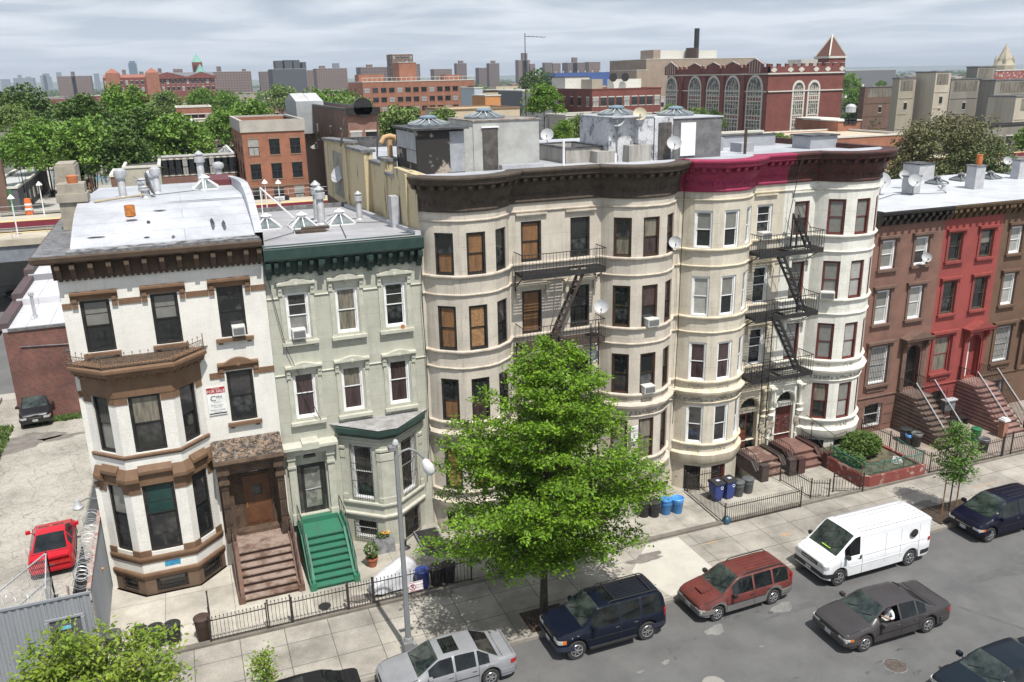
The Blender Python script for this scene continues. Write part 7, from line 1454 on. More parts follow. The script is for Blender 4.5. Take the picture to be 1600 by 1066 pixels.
# ------------------------------------------------------------------ the big street tree
M_leaf = mat('street tree leaves', (0.17, 0.30, 0.018), .55, (0.10, 0.205, 0.014), .9, .2, trans=.35, isl=.4, spec=.35)
M_bark = mat('dark bark', (0.035, 0.028, 0.023), .95, (0.065, .052, .042), 6, .3, bump=.5)
def limb_tree(name, label, x, y, z, prof, zt, nl, leaf, lm, bark, tr, seed, twig=.27, per=13, cat='tree', lean=(0, 0), flat=.09, spread=.30, skirt=0, skz=0):
    t = thing(name, label, cat, (x, y, z)); q = random.Random(seed); nq = np.random.default_rng(seed); br = MB(); C_ = []
    z0 = prof[0][0]; top = Vector((lean[0], lean[1], zt))
    tk = [Vector((0, 0, -.05)), Vector((.02, .01, z0*.6)), Vector((lean[0]*.3, lean[1]*.3, z0+(zt-z0)*.3)), Vector((lean[0]*.7, lean[1]*.7, z0+(zt-z0)*.65)), top]
    MB().tube(tk[:1]+[tk[0].lerp(tk[1], .15)]+tk[1:], tr*1.25, 10, r2=.012).build('trunk', bark, t, 60)
    def trunk(zz):
        for a, b_ in zip(tk, tk[1:]):
            if zz <= b_.z: return a.lerp(b_, (zz-a.z)/(b_.z-a.z))
        return tk[-1]
    for k in range(nl):
        f = (k+.5)/nl; ztip = z0+(zt-z0)*(1-(1-f)**1.0)*q.uniform(.97, 1.02); r = interp(prof, ztip)*q.uniform(.66, 1.08); az = k*2.39996+q.uniform(-.4, .4); r *= 1-skirt*max(0, -math.sin(az))*max(0, min(1, (skz-ztip)/1.2)) if skirt else 1
        start = trunk(max(z0*.75, ztip-r*(.25+.35*f)-.2)); c = trunk(min(ztip, zt-.05)); tip = Vector((c.x+r*math.cos(az), c.y+r*math.sin(az), ztip-.05*r))
        mid = start.lerp(tip, .5)+Vector((0, 0, .06*r+.1)); pts = [start, start.lerp(mid, .5)+Vector((0, 0, .05)), mid, mid.lerp(tip, .5)+Vector((q.uniform(-.1, .1), q.uniform(-.1, .1), .05)), tip]
        br.tube(pts, max(.012, tr*.28*(1-f*.6)), 5, r2=.008); L = (tip-start).length; n = max(4, int(L*.85/twig)); d = (tip-start); d.z *= .4; d.normalize(); sd = Vector((-d.y, d.x, 0))
        for j in range(n+1):
            g = .12+.88*j/n; i_ = min(3, int(g*4)); p_ = pts[i_].lerp(pts[i_+1], g*4-i_)
            for s in (-1, 1):
                tl = (.22+.95*math.sin(math.pi*min(1, g*.8+.12))*min(1, L/2.8))*q.uniform(.4, 1.15); e = p_+(sd*s*q.uniform(.5, 1)+d*q.uniform(.2, .9))*tl+Vector((0, 0, q.uniform(-.16, .16)))
                if tl > .3: br.tube([p_, e], .009, 3, r2=.004)
                for u in ((.35, .7, 1) if tl > .55 else (.6, 1)): C_.append(p_.lerp(e, u))
    C_ = np.array([tuple(c) for c in C_]); C_ = np.repeat(C_, per, 0); C_ = C_+nq.normal(size=C_.shape)*np.array([spread*.5, spread*.5, flat])
    keep = nq.random(len(C_)) < .93; br.build('limb', bark, t, 60); leaf_mesh('crown', C_[keep], leaf, lm, nq, t, up=.42, ratio=.5)
    return t
limb_tree('street_tree', 'big bright green pyramid shaped tree on the sidewalk before the cream building', 10.98, 25.75, .13, [(2.9, 3.8), (3.6, 4.8), (4.6, 5.0), (6.0, 4.4), (7.5, 3.5), (8.8, 2.6), (10.0, 1.7), (10.9, .8), (11.2, .25)], 11.1, 112, .072, M_leaf, M_bark, .17, 3, lean=(.45, 0), per=14, flat=.07, spread=.27, skirt=.62, skz=6.0)
limb_tree('young_tree', 'slender young tree tied between wooden stakes beside the navy crossover', at(1482, 800, Z=.13).x, at(1482, 800, Z=.13).y, .13, [(1.7, .5), (2.5, .8), (3.4, .75), (4.3, .3)], 4.4, 26, .065, mat('young tree leaves', (0.07, 0.17, 0.02), .55, (0.12, 0.22, 0.03), 2, .2, trans=.35, isl=.35), M_bark, .035, 5, per=8, twig=.2)
p = at(1482, 800, Z=.13); pit = box_part(None, 'tree_pit', mat('dark mulch', (.035, .024, .018), .95, (.07, .05, .035), 9, .4, bump=.5), (p.x-1.3, p.x+1.6, p.y-.75, p.y+.65, .134, .18)); structure(pit); b = MB()
for k, (dx_, dy_) in enumerate(((-.55, -.1), (.55, .1))):
    o = tag(MB().tube([(p.x+dx_, p.y+dy_, .13), (p.x+dx_, p.y+dy_, 1.95)], .032, 6).build('stake', mat('tan wooden stake', (.30, .17, .09), .8)), ['wooden tree stake left of the young trunk', 'wooden tree stake right of the young trunk'][k], 'stake', 'stakes of the young tree')
pit2 = box_part(None, 'tree_pit', mat('dark mulch', (0, 0, 0)), (10.2, 11.9, 25.08, 26.4, .134, .142)); structure(pit2)
M_maple = mat('fresh maple leaves', (0.16, 0.27, 0.03), .55, (0.30, 0.36, 0.04), 1.1, .2, trans=.4, isl=.35)
pm = at(185, 1045, Y=25.9)
limb_tree('maple_tree', 'yellow green young maple crown at the bottom left in front of the metal wall', pm.x-.2, 25.4, .13, [(1.3, 1.3), (1.9, 2.0), (2.5, 2.2), (3.0, 1.7), (3.6, .6)], 3.45, 34, .085, M_maple, M_bark, .07, 9, per=7, twig=.22, spread=.34)
p = at(95, 1010, Y=24.9); limb_tree('maple_tree', 'second young maple crown in the bottom left corner', p.x-.3, 25.3, .13, [(1.8, .8), (2.8, 1.3), (3.4, .9), (4.2, .25)], 4.1, 20, .085, M_maple, M_bark, .06, 10, per=7, twig=.22, spread=.34)
p = at(412, 1060, Y=25.2); limb_tree('sapling', 'tip of a small sapling showing at the bottom edge left of the black car', p.x, 25.2, .13, [(.9, .2), (1.3, .3), (1.9, .1)], 1.9, 6, .06, M_maple, M_bark, .03, 12, per=7)

# ------------------------------------------------------------------ distant trees: six crown shapes, copied
def crown_mesh(seed, ncl, per, leaf, m, h=1.15, rc=.26):
    q = np.random.default_rng(seed); c = q.normal(size=(ncl, 3)); c /= np.linalg.norm(c, axis=1)[:, None]; c[:, 2] = np.abs(c[:, 2])*1.15-.32
    rr = q.uniform(.35, .86, ncl)**.7; c *= rr[:, None]; c[:, 2] *= h; c += q.normal(size=c.shape)*.04
    R_ = q.uniform(.7, 1.3, ncl)*rc; u = q.normal(size=(ncl, per, 3)); u /= np.linalg.norm(u, axis=2)[:, :, None]; u[:, :, 2] = np.abs(u[:, :, 2])*1.0-.25
    pts = (c[:, None, :]+u*R_[:, None, None]*q.uniform(.75, 1.08, (ncl, per, 1))).reshape(-1, 3)
    o = leaf_mesh('crown', pts, leaf, m, q, None, up=.25, ratio=.6); me = o.data; D.objects.remove(o); return me
M_t1 = mat('dark tree leaves', (0.052, 0.108, 0.014), .6, (0.095, 0.165, 0.024), .5, .2, trans=.2, isl=.4); M_t2 = mat('mid green leaves', (0.115, 0.22, 0.024), .6, (0.155, 0.26, 0.04), .35, .2, trans=.25, isl=.4)
M_t3 = mat('pale green leaves', (0.14, 0.215, 0.05), .6, (0.19, 0.26, 0.075), .35, .2, trans=.25, isl=.4); M_t4 = mat('bronze green leaves', (0.125, 0.115, 0.045), .6, (0.075, 0.115, 0.028), .25, .25, trans=.2, isl=.45)
CRN = {}
for k, mm_ in enumerate((M_t1, M_t2, M_t3)): CRN[k] = [crown_mesh(30+k*5+j, 105, 62, .052, mm_) for j in range(3)]
FAR = {k: [crown_mesh(60+k*5+j, 46, 20, .12, mm_) for j in range(2)] for k, mm_ in enumerate((M_t1, M_t2, M_t3))}
TM = MB().tube([(0, 0, 0), (0, 0, .3), (.02, .02, .7), (.0, .05, 1.0)], .05, 6, r2=.015); TM.tube([(0, 0, .45), (.2, .05, .85)], .02, 5, r2=.006); TM.tube([(0, 0, .5), (-.15, -.12, .9)], .02, 5, r2=.006); TM = TM.mesh('trunk', M_bark)
TQ = random.Random(11)
def tree(px, py, Y, wpx, label, kind=1, far=False, hr=1.0, group='trees among the houses', zb=-1):
    """crown top at (px, py) at depth Y, crown wpx pixels wide"""
    p = at(px, py, Y=Y); dist = (p-EYE).length; r = wpx/2*dist/1380; q_ = TQ; t = thing('tree', label, 'tree', (p.x, Y, zb), 0, group)
    ch = r*hr; zc = p.z-zb-ch*1.02; me = q_.choice((FAR if far else CRN)[kind]); c = link('crown', me, t, (0, 0, zc), q_.uniform(0, 6.28)); c.scale = (r, r*q_.uniform(.85, 1.1), ch)
    if not far: k = link('trunk', TM, t, (0, 0, 0)); k.scale = (r*.8, r*.8, max(1, zc+ch*.3))
    return t
for a in [(30, 128, 190, 80, 'dark tree at the far left edge against the skyline', 0), (14, 160, 150, 60, 'pale leafy tree at the left edge below the dark one', 2), (60, 180, 125, 110, 'light green bushy tree with bare twigs left of the dark group', 1), (20, 205, 112, 70, 'green tree at the left edge above the low warehouse', 1), (190, 128, 165, 95, 'tallest tree of the dark group left of the red tower', 1), (125, 145, 135, 85, 'dark round tree on the left side of the dark group', 0),
          (130, 178, 120, 105, 'dark tree low in front of the left group', 1), (215, 165, 125, 120, 'broad dark tree in the middle of the left group', 0), (268, 172, 122, 110, 'green tree on the right of the dark group above the brick row', 1), (185, 200, 118, 100, 'dark low tree touching the long brick row', 0), (300, 190, 128, 60, 'small green tree at the right end of the dark group', 1),
          (255, 138, 240, 60, 'pale tree behind the dark group', 2), (312, 135, 260, 55, 'green tree under the red tower', 1), (350, 138, 270, 50, 'tree right of the red tower building', 1), (385, 150, 150, 110, 'wide green tree behind the orange brick tenement', 1), (345, 170, 135, 70, 'green tree beside the orange brick tenement roof', 1), (440, 128, 300, 70, 'pale green tree under the dark complex', 2), (500, 135, 230, 90, 'bright tree left of the long orange apartment block', 1), (560, 148, 170, 90, 'light green tree before the orange apartment block', 2),
          (630, 160, 120, 105, 'pale green tree left of the tarred roof hut', 2), (540, 140, 200, 80, 'green tree between the grey hut and the orange block', 1), (690, 165, 130, 60, 'low green tree behind the roof huts', 2), (850, 128, 95, 72, 'tall green tree behind the cream roof', 1), (838, 105, 330, 75, 'rounded tree far behind the antenna', 0), (905, 175, 100, 70, 'bright bush behind the cream roof right of the tall tree', 2), (940, 178, 105, 60, 'bright yellow green bush behind the roof ladder', 2), (880, 185, 92, 40, 'small green tree at the right foot of the tall tree', 1),
          (1055, 160, 120, 60, 'flowering pale tree before the red school', 2), (1090, 165, 125, 45, 'flowering pale tree right below the school windows', 2), (1118, 172, 118, 34, 'dark purple leaved tree before the school', 0), (1215, 205, 78, 40, 'small olive tree in front of the orange garage roof', 1), (1235, 210, 80, 32, 'second small olive tree by the garage roof', 1), (1330, 112, 300, 40, 'green tree right of the school tower', 1), (1340, 135, 260, 45, 'green tree between the school and the brown block', 1), (1345, 165, 190, 60, 'brownish tree right behind the orange garage', 0), (1620, 190, 95, 60, 'green tree at the right edge', 1)]:
    tree(*a[:4], a[4], a[5], hr=1.0 if a[3] > 50 else 1.2)
bt = thing('tree', 'large bronze green tree behind the brownstones on the right', 'tree', (at(1485, 200, Y=72).x, 72, -1)); c = crown_mesh(99, 420, 110, .0165, M_t4, 1.0, .15); o = link('crown', c, bt, (0, 0, 9.2)); o.scale = (9.4, 8, 8.6); link('trunk', TM, bt).scale = (6, 6, 11)
# belt of far tree crowns
q = random.Random(77)
for k in range(150):
    px = q.uniform(-60, 1660); Y = q.uniform(230, 900); X = at(px, 200, Y=Y).x; zt = q.uniform(9, 14); v = ROT.transposed() @ (Vector((X, Y, zt))-EYE); py = CY-CF*v.y/-v.z
    tree(px, py, Y, q.uniform(9, 15)*1380/((Vector((X, Y, zt))-EYE).length), 'round green tree crown in the far belt of rooftops', q.choice((0, 1, 1, 2)), True, 1.1, group='far trees between the rooftops')
me = crown_mesh(200, 8, 10, .2, M_t1); V = []; F = []; q2 = np.random.default_rng(5); vv = np.array([v.co[:] for v in me.vertices])
for k in range(700):
    Y = 700+q2.random()*4200; px = q2.uniform(-80, 1680); X = at(px, 200, Y=Y).x; s = q2.uniform(9, 17); V.append(vv*np.array([s*1.8, s, s*.75])+np.array([X, Y, 3.0]))
n = len(vv); V = np.concatenate(V); nf = len(V)//4; m2 = D.meshes.new('distant_woods'); m2.vertices.add(len(V)); m2.vertices.foreach_set('co', V.astype(np.float32).ravel()); m2.loops.add(nf*4); m2.loops.foreach_set('vertex_index', np.arange(nf*4, dtype=np.int32)); m2.polygons.add(nf); m2.polygons.foreach_set('loop_start', np.arange(0, nf*4, 4, dtype=np.int32)); m2.update(calc_edges=True); m2.materials.append(M_t1); tag(link('distant_woods', m2), kind='stuff')
# ------------------------------------------------------------------ background buildings
BR = {'orange': brick('orange brick', (.34, .105, .05), (.28, .085, .04), (.30, .20, .15)), 'red': brick('deep red brick', (.20, .04, .03), (.165, .034, .027), (.2, .1, .08)), 'brown': brick('brown brick', (.16, .085, .06), (.13, .07, .05), (.18, .13, .1)), 'rose': brick('rose brick', (.26, .12, .09), (.22, .10, .075), (.25, .18, .15)), 'lotred': brick('rough red brick', (.20, .055, .04), (.10, .035, .03), (.20, .15, .13), .22, .075, .012, .4)}
M_bei = mat('beige render', (.36, .32, .25), .9, (.27, .24, .19), .35, .1, streak=True); M_gry = mat('grey concrete wall', (.27, .255, .225), .9, (.19, .175, .15), .3, .1, streak=True); M_crm = mat('cream facade', (.55, .46, .32), .85, (.46, .38, .27), .5, .05); M_lst = mat('pale limestone trim', (.60, .58, .52), .8); M_dkroof = mat('dark roof', (.05, .048, .045), .9, (.09, .085, .08), .3, .1); M_lgroof = mat('light roof', (.48, .48, .49), .8, (.36, .36, .36), .3, .08)
M_conc = mat('pale concrete', (.42, .40, .36), .9, (.33, .31, .28), .5, .1); M_slate = mat('grey slate', (.15, .155, .165), .8); M_tile = mat('orange roof tile', (.30, .11, .07), .85); M_cop = mat('green copper', (.16, .34, .29), .7, (.13, .28, .25), .3)
def wmesh(w, h, fr=M_lst, gl=M_glass[1], arch=False):
    b = MB(); b.box(-w/2-.1, w/2+.1, -.03, .05, -.14, -.001, 0); b.box(-w/2-.08, w/2+.08, -.03, .05, h+.001, h+.2, 0)
    b.box(-w/2, w/2, .0, .05, 0, h, 1); b.box(-w/2, w/2, -.02, .0, h*.48, h*.53, 2); b.box(-.025, .025, -.02, -.001, 0, h*.478, 2); b.box(-w/2, -w/2+.06, -.022, 0, 0, h*.479, 2); b.box(w/2-.06, w/2, -.022, 0, 0, h*.479, 2)
    return b.mesh('window', [fr, gl, M_trim])
WM = {}
def wins(parent, x0, x1, y, zs, n, w, h, face='f', fr=M_lst, skip=()):
    """rows of single windows; on the west face x0, x1 run along y"""
    for zi, z in enumerate(zs):
        for k in range(n):
            if (zi, k) in skip: continue
            g = (k*7+zi*3) % 4; key = (w, h, fr.name, g == 0)
            if key not in WM: WM[key] = wmesh(w, h, fr, M_blind2 if g == 0 else M_glass[1])
            u = x0+(x1-x0)*(k+.5)/n
            if face == 'f': link('window', WM[key], parent, (u, y-.02, z))
            else: link('window', WM[key], parent, (y-.02, u, z), R(-90))
def block(name, label, px0, px1, py, Y, depth, mw, mr=M_lgroof, fl=None, nf=0, ns=0, w=1.0, h=1.5, cat='building', group=None, par=.5, cap=M_lst, zb=-1, fz=3.0, top_off=2.2, dx0=0.0, fr=M_lst, zt=None):
    """px0..px1: the front (street side) face at depth Y; the left side is seen too"""
    c = at((px0+px1)/2, py, Y=Y); x0 = at(px0, py, Y=Y).x; x1 = at(px1, py, Y=Y).x; zt = zt or c.z; t = thing(name, label, cat, (x0, Y, zb), 0, group); W_ = x1-x0; H_ = zt-zb
    b = MB(); b.quad((0, 0, 0), (W_, 0, 0), (W_, 0, H_), (0, 0, H_)); b.quad((0, depth, 0), (0, 0, 0), (0, 0, H_), (0, depth, H_)); b.quad((W_, 0, 0), (W_, depth, 0), (W_, depth, H_), (W_, 0, H_)); b.quad((W_, depth, 0), (0, depth, 0), (0, depth, H_), (W_, depth, H_)); b.build('wall', mw, t)
    if par: 
        b = MB(); b.box(-.1, W_+.1, -.1, .25, H_-.02, H_+.22); b.box(-.1, .25, .251, depth, H_-.02, H_+.219); b.box(W_-.25, W_+.1, .251, depth, H_-.02, H_+.218); b.box(-.1, W_+.1, depth+.001, depth+.2, H_-.02, H_+.217); b.build('parapet', cap, t)
    MB().quad((0, 0, H_-par), (W_, 0, H_-par), (W_, depth, H_-par), (0, depth, H_-par)).build('roof', mr, t)
    zs = [H_-top_off-k*fz-h*.5 for k in range(fl or 0)]; zs = [z for z in zs if z > 0]
    if nf: wins(t, 0, W_, 0, zs, nf, w, h, 'f', fr)
    if ns: wins(t, 0, depth, 0, zs, ns, w, h, 'w', fr)
    t['W'] = W_; t['H'] = H_; return t
def xz(px, py, Y): p = at(px, py, Y=Y); return p.x, p.z
def roofbox(t, px0, px1, py, Y, d, m, name='roof_hut', base=None, capm=None):
    x0, z = xz(px0, py, Y); x1 = at(px1, py, Y=Y).x; ox, oy, oz = t.location; o = box_part(t, name, m, (x0-ox, x1-ox, Y-oy, Y-oy+d, (t['H']-.6) if base is None else base, z-oz))
    if capm: box_part(o, 'cap', capm, (x0-ox-.15, x1-ox+.15, Y-oy-.15, Y-oy+d+.15, z-oz+.001, z-oz+.15))
    return o
# orange tenement by the station
T1 = block('brick_tenement', 'orange brick tenement with pale parapet directly behind the railway platform', 375, 474, 190, 107, 17, BR['orange'], M_dkroof, 4, 3, 4, 1.2, 1.8, fz=2.85, top_off=2.9, cap=M_conc, fr=mat('brownstone lintel', (.25, .16, .11), .9))
box_part(T1, 'parapet_band', M_conc, (-.12, T1['W']+.12, -.12, .1, T1['H']-1.15, T1['H']-.02), (-.12, .0, .101, 17, T1['H']-1.15, T1['H']-.02)); box_part(T1, 'string_course', mat('brownstone lintel', 0), (-.05, T1['W']+.05, -.07, 0, T1['H']-7.6, T1['H']-7.4))
# brown house with cornice and blank side
T2 = block('brown_brick_house', 'brown brick house with a long side wall and black arched cornice right of the tenement', 542, 590, 172, 100, 38, BR['rose'], M_lgroof, 3, 2, 0, 1.3, 1.9, fz=3.0, top_off=3.4, cap=M_blackp, fr=M_lst)
for y_, z_ in ((4, 0), (11.5, 0), (22, -.2), (30, -.2)): link('window', WM.get((1.3, 1.9, M_lst.name, False)) or wmesh(1.3, 1.9), T2, (-.06, y_, T2['H']-4.2+z_), R(-90))
box_part(T2, 'side_render', BR['brown'], (-.03, -.001, .2, 38, 0, T2['H']-.05)); b = MB(); b.box(-.2, T2['W']+.2, -.45, 0, T2['H']-.5, T2['H']+.3); b.lathe([(1.1, 0), (1.1, .4)], 16, Matrix.Translation((T2['W']/2, -.05, T2['H']+.3)) @ Matrix.Rotation(R(90), 4, 'X')); b.build('cornice', M_blackp, T2)
GH = block('metal_hut', 'pale grey metal rooftop hut with two gables behind the tenement', 462, 505, 158, 125, 12, mat('ribbed pale metal', (.36, .38, .39), .6, (.3, .31, .32), 1), M_lgroof, cat='hut', par=0, zb=13); b = MB()
for k in range(2): w2 = GH['W']/2; b.prof([(0, 0), (6, 1.0), (12, 0)], k*w2, (k+1)*w2-.05)
gr_ = b.build('gable_roof', M_lgroof, GH); gr_.location = (0, 0, GH['H'])
# long orange apartment block
OB = block('apartment_block', 'long orange brick apartment block with white roof railing in the centre distance', 566, 741, 127, 262, 22, BR['orange'], M_lgroof, 4, 14, 3, 1.7, 1.4, cat='apartment building', fz=2.75, top_off=2.4, fr=BR['rose'])
roofbox(OB, 623, 650, 98, 270, 8, BR['orange'], 'roof_tower', capm=M_lst); b = MB(); [b.bar((k*1.5, 0, OB['H']+.1), (k*1.5, 0, OB['H']+1.2), .1) for k in range(int(OB['W']/1.5)+1)]; b.bar((0, 0, OB['H']+1.2), (OB['W'], 0, OB['H']+1.2), .12); b.build('roof_railing', M_lst, OB)
roofbox(OB, 560, 600, 117, 272, 6, BR['orange'], 'stair_house'); roofbox(OB, 696, 720, 117, 268, 6, BR['orange'], 'stair_house')
block('tower_block', 'brown slab tower rising behind the long orange apartment block', 612, 645, 85, 620, 16, BR['brown'], M_dkroof, 12, 5, 2, 1.6, 1.5, 'apartment building', fz=3.2); 
block('low_row', 'low cream row of houses with black cornice right of the orange block', 752, 824, 143, 215, 16, M_crm, M_lgroof, 2, 9, 0, .9, 1.7, 'houses', cap=M_blackp, par=.4, top_off=2.8)
block('cream_row', 'cream three storey row seen just above the roof huts', 700, 812, 171, 140, 14, M_crm, M_lgroof, 2, 12, 0, .95, 1.9, 'houses', cap=mat('brown cornice line', (.25, .15, .08), .8), top_off=2.9, fz=3.2)
block('orange_hut', 'small orange stucco house behind the cream row', 758, 782, 150, 165, 8, mat('orange stucco', (.55, .25, .09), .8), M_lgroof, cat='house'); block('white_pale_house', 'narrow pale blue house with white bays by the orange block', 741, 754, 138, 190, 10, mat('pale blue boards', (.45, .5, .55), .8), M_lgroof, 3, 2, 0, .8, 1.3, 'house')
# brown brick apartments with the white roof hut
BA = block('brick_apartments', 'red brown brick apartment building with white roof hut left of the school', 925, 1033, 139, 182, 26, BR['red'], M_lgroof, 2, 9, 6, 1.5, 1.9, 'apartment building', fz=3.9, top_off=2.7, cap=mat('brick coping', (.2, .07, .05), .8)); roofbox(BA, 883, 921, 121, 200, 8, M_lst, capm=M_dkroof); roofbox(BA, 925, 942, 124, 192, 6, M_bei)
roofbox(BA, 958, 1002, 124, 188, 3, M_lst, 'plant_screen'); b = MB(); [b.lathe([(1.0, 0), (1.0, .2)], 14, Matrix.Translation((k*3.2+8, 5, BA['H']+2.6)) @ Matrix.Rotation(R(90), 4, 'X')) for k in range(2)]; b.build('fan', M_trim, BA)
block('grey_slate_house', 'grey slate roofed building behind the tall green tree', 816, 870, 142, 190, 16, M_slate, M_slate, cat='building', par=.2); block('concrete_wall_building', 'low grey concrete wall behind the cream roof', 884, 960, 180, 130, 8, M_conc, M_dkroof, cat='building', par=.2)
# ------------------------------------------------------------------ the red school
YS = 200.0; xs0, zs0 = xz(1202, 100, YS); xs1 = at(1320, 100, Y=YS).x; SD = 52.0; SH = zs0+1
S = thing('school', 'large dark red brick school with tall white arched windows and battlements', 'school', (xs0, YS, -1)); Wd = xs1-xs0
b = MB(); b.box(0, Wd, 0, SD, 0, SH-2.6); b.build('wall', BR['red'], S); b = MB(); b.quad((.4, .4, SH-2.59), (Wd-.4, .4, SH-2.59), (Wd-.4, SD, SH-2.59), (.4, SD, SH-2.59)); b.build('roof', M_lgroof, S)
def crenel(face, L, zc, segsz):
    b = MB(); n = int(L/1.3); f = (lambda u0, u1, a, c, z0, z1: b.box(u0, u1, a, c, z0, z1)) if face == 'f' else (lambda u0, u1, a, c, z0, z1: b.box(a, c, u0, u1, z0, z1))
    f(-.2, L, -.2, .4, zc-2.6, zc-.75)
    for k in range(n):
        if k % 2 == 0: f(k*L/n, (k+1)*L/n-.25, -.19, .39, zc-.75, zc)
    b.build('battlement', BR['red'], S); b = MB()
    f2 = (lambda u0, u1, a, c, z0, z1: b.box(u0, u1, a, c, z0, z1)) if face == 'f' else (lambda u0, u1, a, c, z0, z1: b.box(a, c, u0, u1, z0, z1))
    f2(-.3, L, -.34, .0, zc-2.75, zc-2.4); f2(-.3, L, -.3, .0, zc-7.4, zc-7.1)
    for k in range(n):
        if k % 2 == 0: f2(k*L/n, (k+1)*L/n-.25, -.3, .45, zc+.001, zc+.12)
    b.build('stone_band', M_lst, S)
crenel('f', Wd, SH, 0); crenel('w', SD, SH, 0)
def archbay(cu, w, face, gable):
    T = (lambda u, o, z: (u, -o, z)) if face == 'f' else (lambda u, o, z: (-o, u, z)); b = MB(); z0, zsp, n = SH-21.5, SH-6.9, 10
    o1 = w/2+.55; outer = [(cu-o1, z0), (cu-o1, zsp)]+[(cu-o1*math.cos(math.pi*k/n), zsp+o1*1.15*math.sin(math.pi*k/n)) for k in range(1, n)]+[(cu+o1, zsp), (cu+o1, z0)]
    inner = [(cu-w/2, z0), (cu-w/2, zsp)]+[(cu-w/2*math.cos(math.pi*k/n), zsp+w/2*1.15*math.sin(math.pi*k/n)) for k in range(1, n)]+[(cu+w/2, zsp), (cu+w/2, z0)]
    for k in range(len(outer)-1): b.quad(T(outer[k][0], .2, outer[k][1]), T(outer[k+1][0], .2, outer[k+1][1]), T(inner[k+1][0], .2, inner[k+1][1]), T(inner[k][0], .2, inner[k][1])); b.quad(T(outer[k][0], .2, outer[k][1]), T(outer[k][0], 0, outer[k][1]), T(outer[k+1][0], 0, outer[k+1][1]), T(outer[k+1][0], .2, outer[k+1][1]))
    for fl in range(3):
        za = zsp-1.6-fl*5.1
        for s in (0,): b.poly([T(cu-w/2, .16, za), T(cu+w/2, .16, za), T(cu+w/2, .16, za-.35), T(cu-w/2, .16, za-.35)]); b.poly([T(cu-w/2, .16, za-1.2), T(cu+w/2, .16, za-1.2), T(cu+w/2, .16, za-1.55), T(cu-w/2, .16, za-1.55)])
        for k in range(4): u = cu-w/2+w*(k+.5)/4; b.poly([T(u-.2, .16, za-.77), T(u, .16, za-.57), T(u+.2, .16, za-.77), T(u, .16, za-.97)])
    b.build('arch_surround', M_lst, S)
    p_ = MB(); p_.poly([T(u, .08, z) for u, z in inner]); wo = p_.build('window', mat('school glass', (.06, .065, .06), .2, (.30, .29, .24), .9, .1, lo=.5, hi=.55), S)
    for fl in range(3): 
        p_ = MB(); za = zsp-1.6-fl*5.1; p_.poly([T(cu-w/2, .1, za-.36), T(cu+w/2, .1, za-.36), T(cu+w/2, .1, za-1.19), T(cu-w/2, .1, za-1.19)]); p_.build('spandrel', BR['red'], S)
    m = MB()
    for k in range(1, 5): u = cu-w/2+w*k/5; m.bar(T(u, .14, z0), T(u, .14, zsp+w*.35*(1-abs(k-2.5)/3)), .14)
    for z in [zsp-1.3+.0, zsp, zsp-3.9, zsp-5.2, zsp-9.0, zsp-10.2, zsp-13.4]: m.bar(T(cu-w/2, .14, z), T(cu+w/2, .14, z), .14)
    m.build('mullion', M_lst, wo)
    if gable: 
        g = MB(); hw = o1+.2 if gable == 2 else o1-.2; gh = 1.5 if gable == 2 else .9; i = len(g.v); g.v += [T(cu-hw, .45, SH-2.4), T(cu+hw, .45, SH-2.4), T(cu+hw, .45, SH), T(cu, .45, SH+gh), T(cu-hw, .45, SH), T(cu-hw, -.3, SH), T(cu, -.3, SH+gh), T(cu+hw, -.3, SH)]
        for f_ in ((0, 1, 2, 3, 4), (4, 3, 6, 5), (3, 2, 7, 6)): g.f.append(tuple(i+k for k in f_)); g.m.append(0)
        g.build('gable', BR['red'], S); g = MB(); g.bar(T(cu-hw, .5, SH), T(cu, .5, SH+gh+.1), .22); g.bar(T(cu+hw, .5, SH), T(cu, .5, SH+gh+.1), .22)
        for k in range(5 if gable == 2 else 0): u = cu-hw*.6+hw*1.2*k/4; g.bar(T(u, .52, SH-2.2), T(u, .52, SH+.4+.9*(1-abs(k-2)/2)), .16)
        g.build('gable_trim', M_lst, S)

for i_, (px, gb) in enumerate(((1050, 2), (1087, 1), (1116, 1), (1146, 1), (1181, 2))):
    yy = xs0/(at(px, 120, Y=1000).x/1000); archbay(yy-YS, 6.2, 'w', gb)
for px in (1249, 1273): archbay(at(px, 120, Y=YS).x-xs0, 3.2, 'f', 0)
b = MB()
for px in (1209, 1235, 1252, 1275, 1293, 1315): u = at(px, 103, Y=YS).x-xs0; b.box(u-.9, u+.9, -.32, -.2, SH-1.9, SH-1.3); b.box(u-.45, u+.45, -.33, -.201, SH-2.2, SH-1.0)
b.build('stone_shield', M_lst, S)
for px in (1066, 1102, 1131, 1163): yy = xs0/(at(px, 120, Y=1000).x/1000)-YS; box_part(S, 'buttress', BR['red'], (-.6, -.0, yy-.9, yy+.9, 0, SH-2.8))
tx_ = at(1298, 90, Y=225).x-xs0; b = MB(); b.box(tx_-3.2, tx_+3.2, 22, 28.4, SH-3, SH+1.6); b.build('tower', BR['red'], S); b = MB(); b.box(tx_-3.5, tx_+3.5, 21.7, 28.7, SH+1.6, SH+2.2); b.bar((tx_-3.3, 21.8, SH+2.3), (tx_, 25, SH+8.6), .4); b.bar((tx_+3.3, 21.8, SH+2.3), (tx_, 25, SH+8.6), .4); b.bar((tx_-3.3, 28.2, SH+2.3), (tx_, 25, SH+8.6), .4); b.build('tower_trim', M_lst, S); b = MB(); b.lathe([(4.7, SH+2.21), (.05, SH+8.5)], 4, Matrix.Translation((tx_, 25.2, 0)) @ Matrix.Rotation(R(45), 4, 'Z')); b.build('tower_roof', mat('brown roof tile', (.13, .055, .04), .85), S)
roofbx = box_part(S, 'roof_hut', M_conc, (at(1252, 95, Y=212).x-xs0, at(1278, 95, Y=212).x-xs0, 12, 18, SH-2.5, SH+1.2))
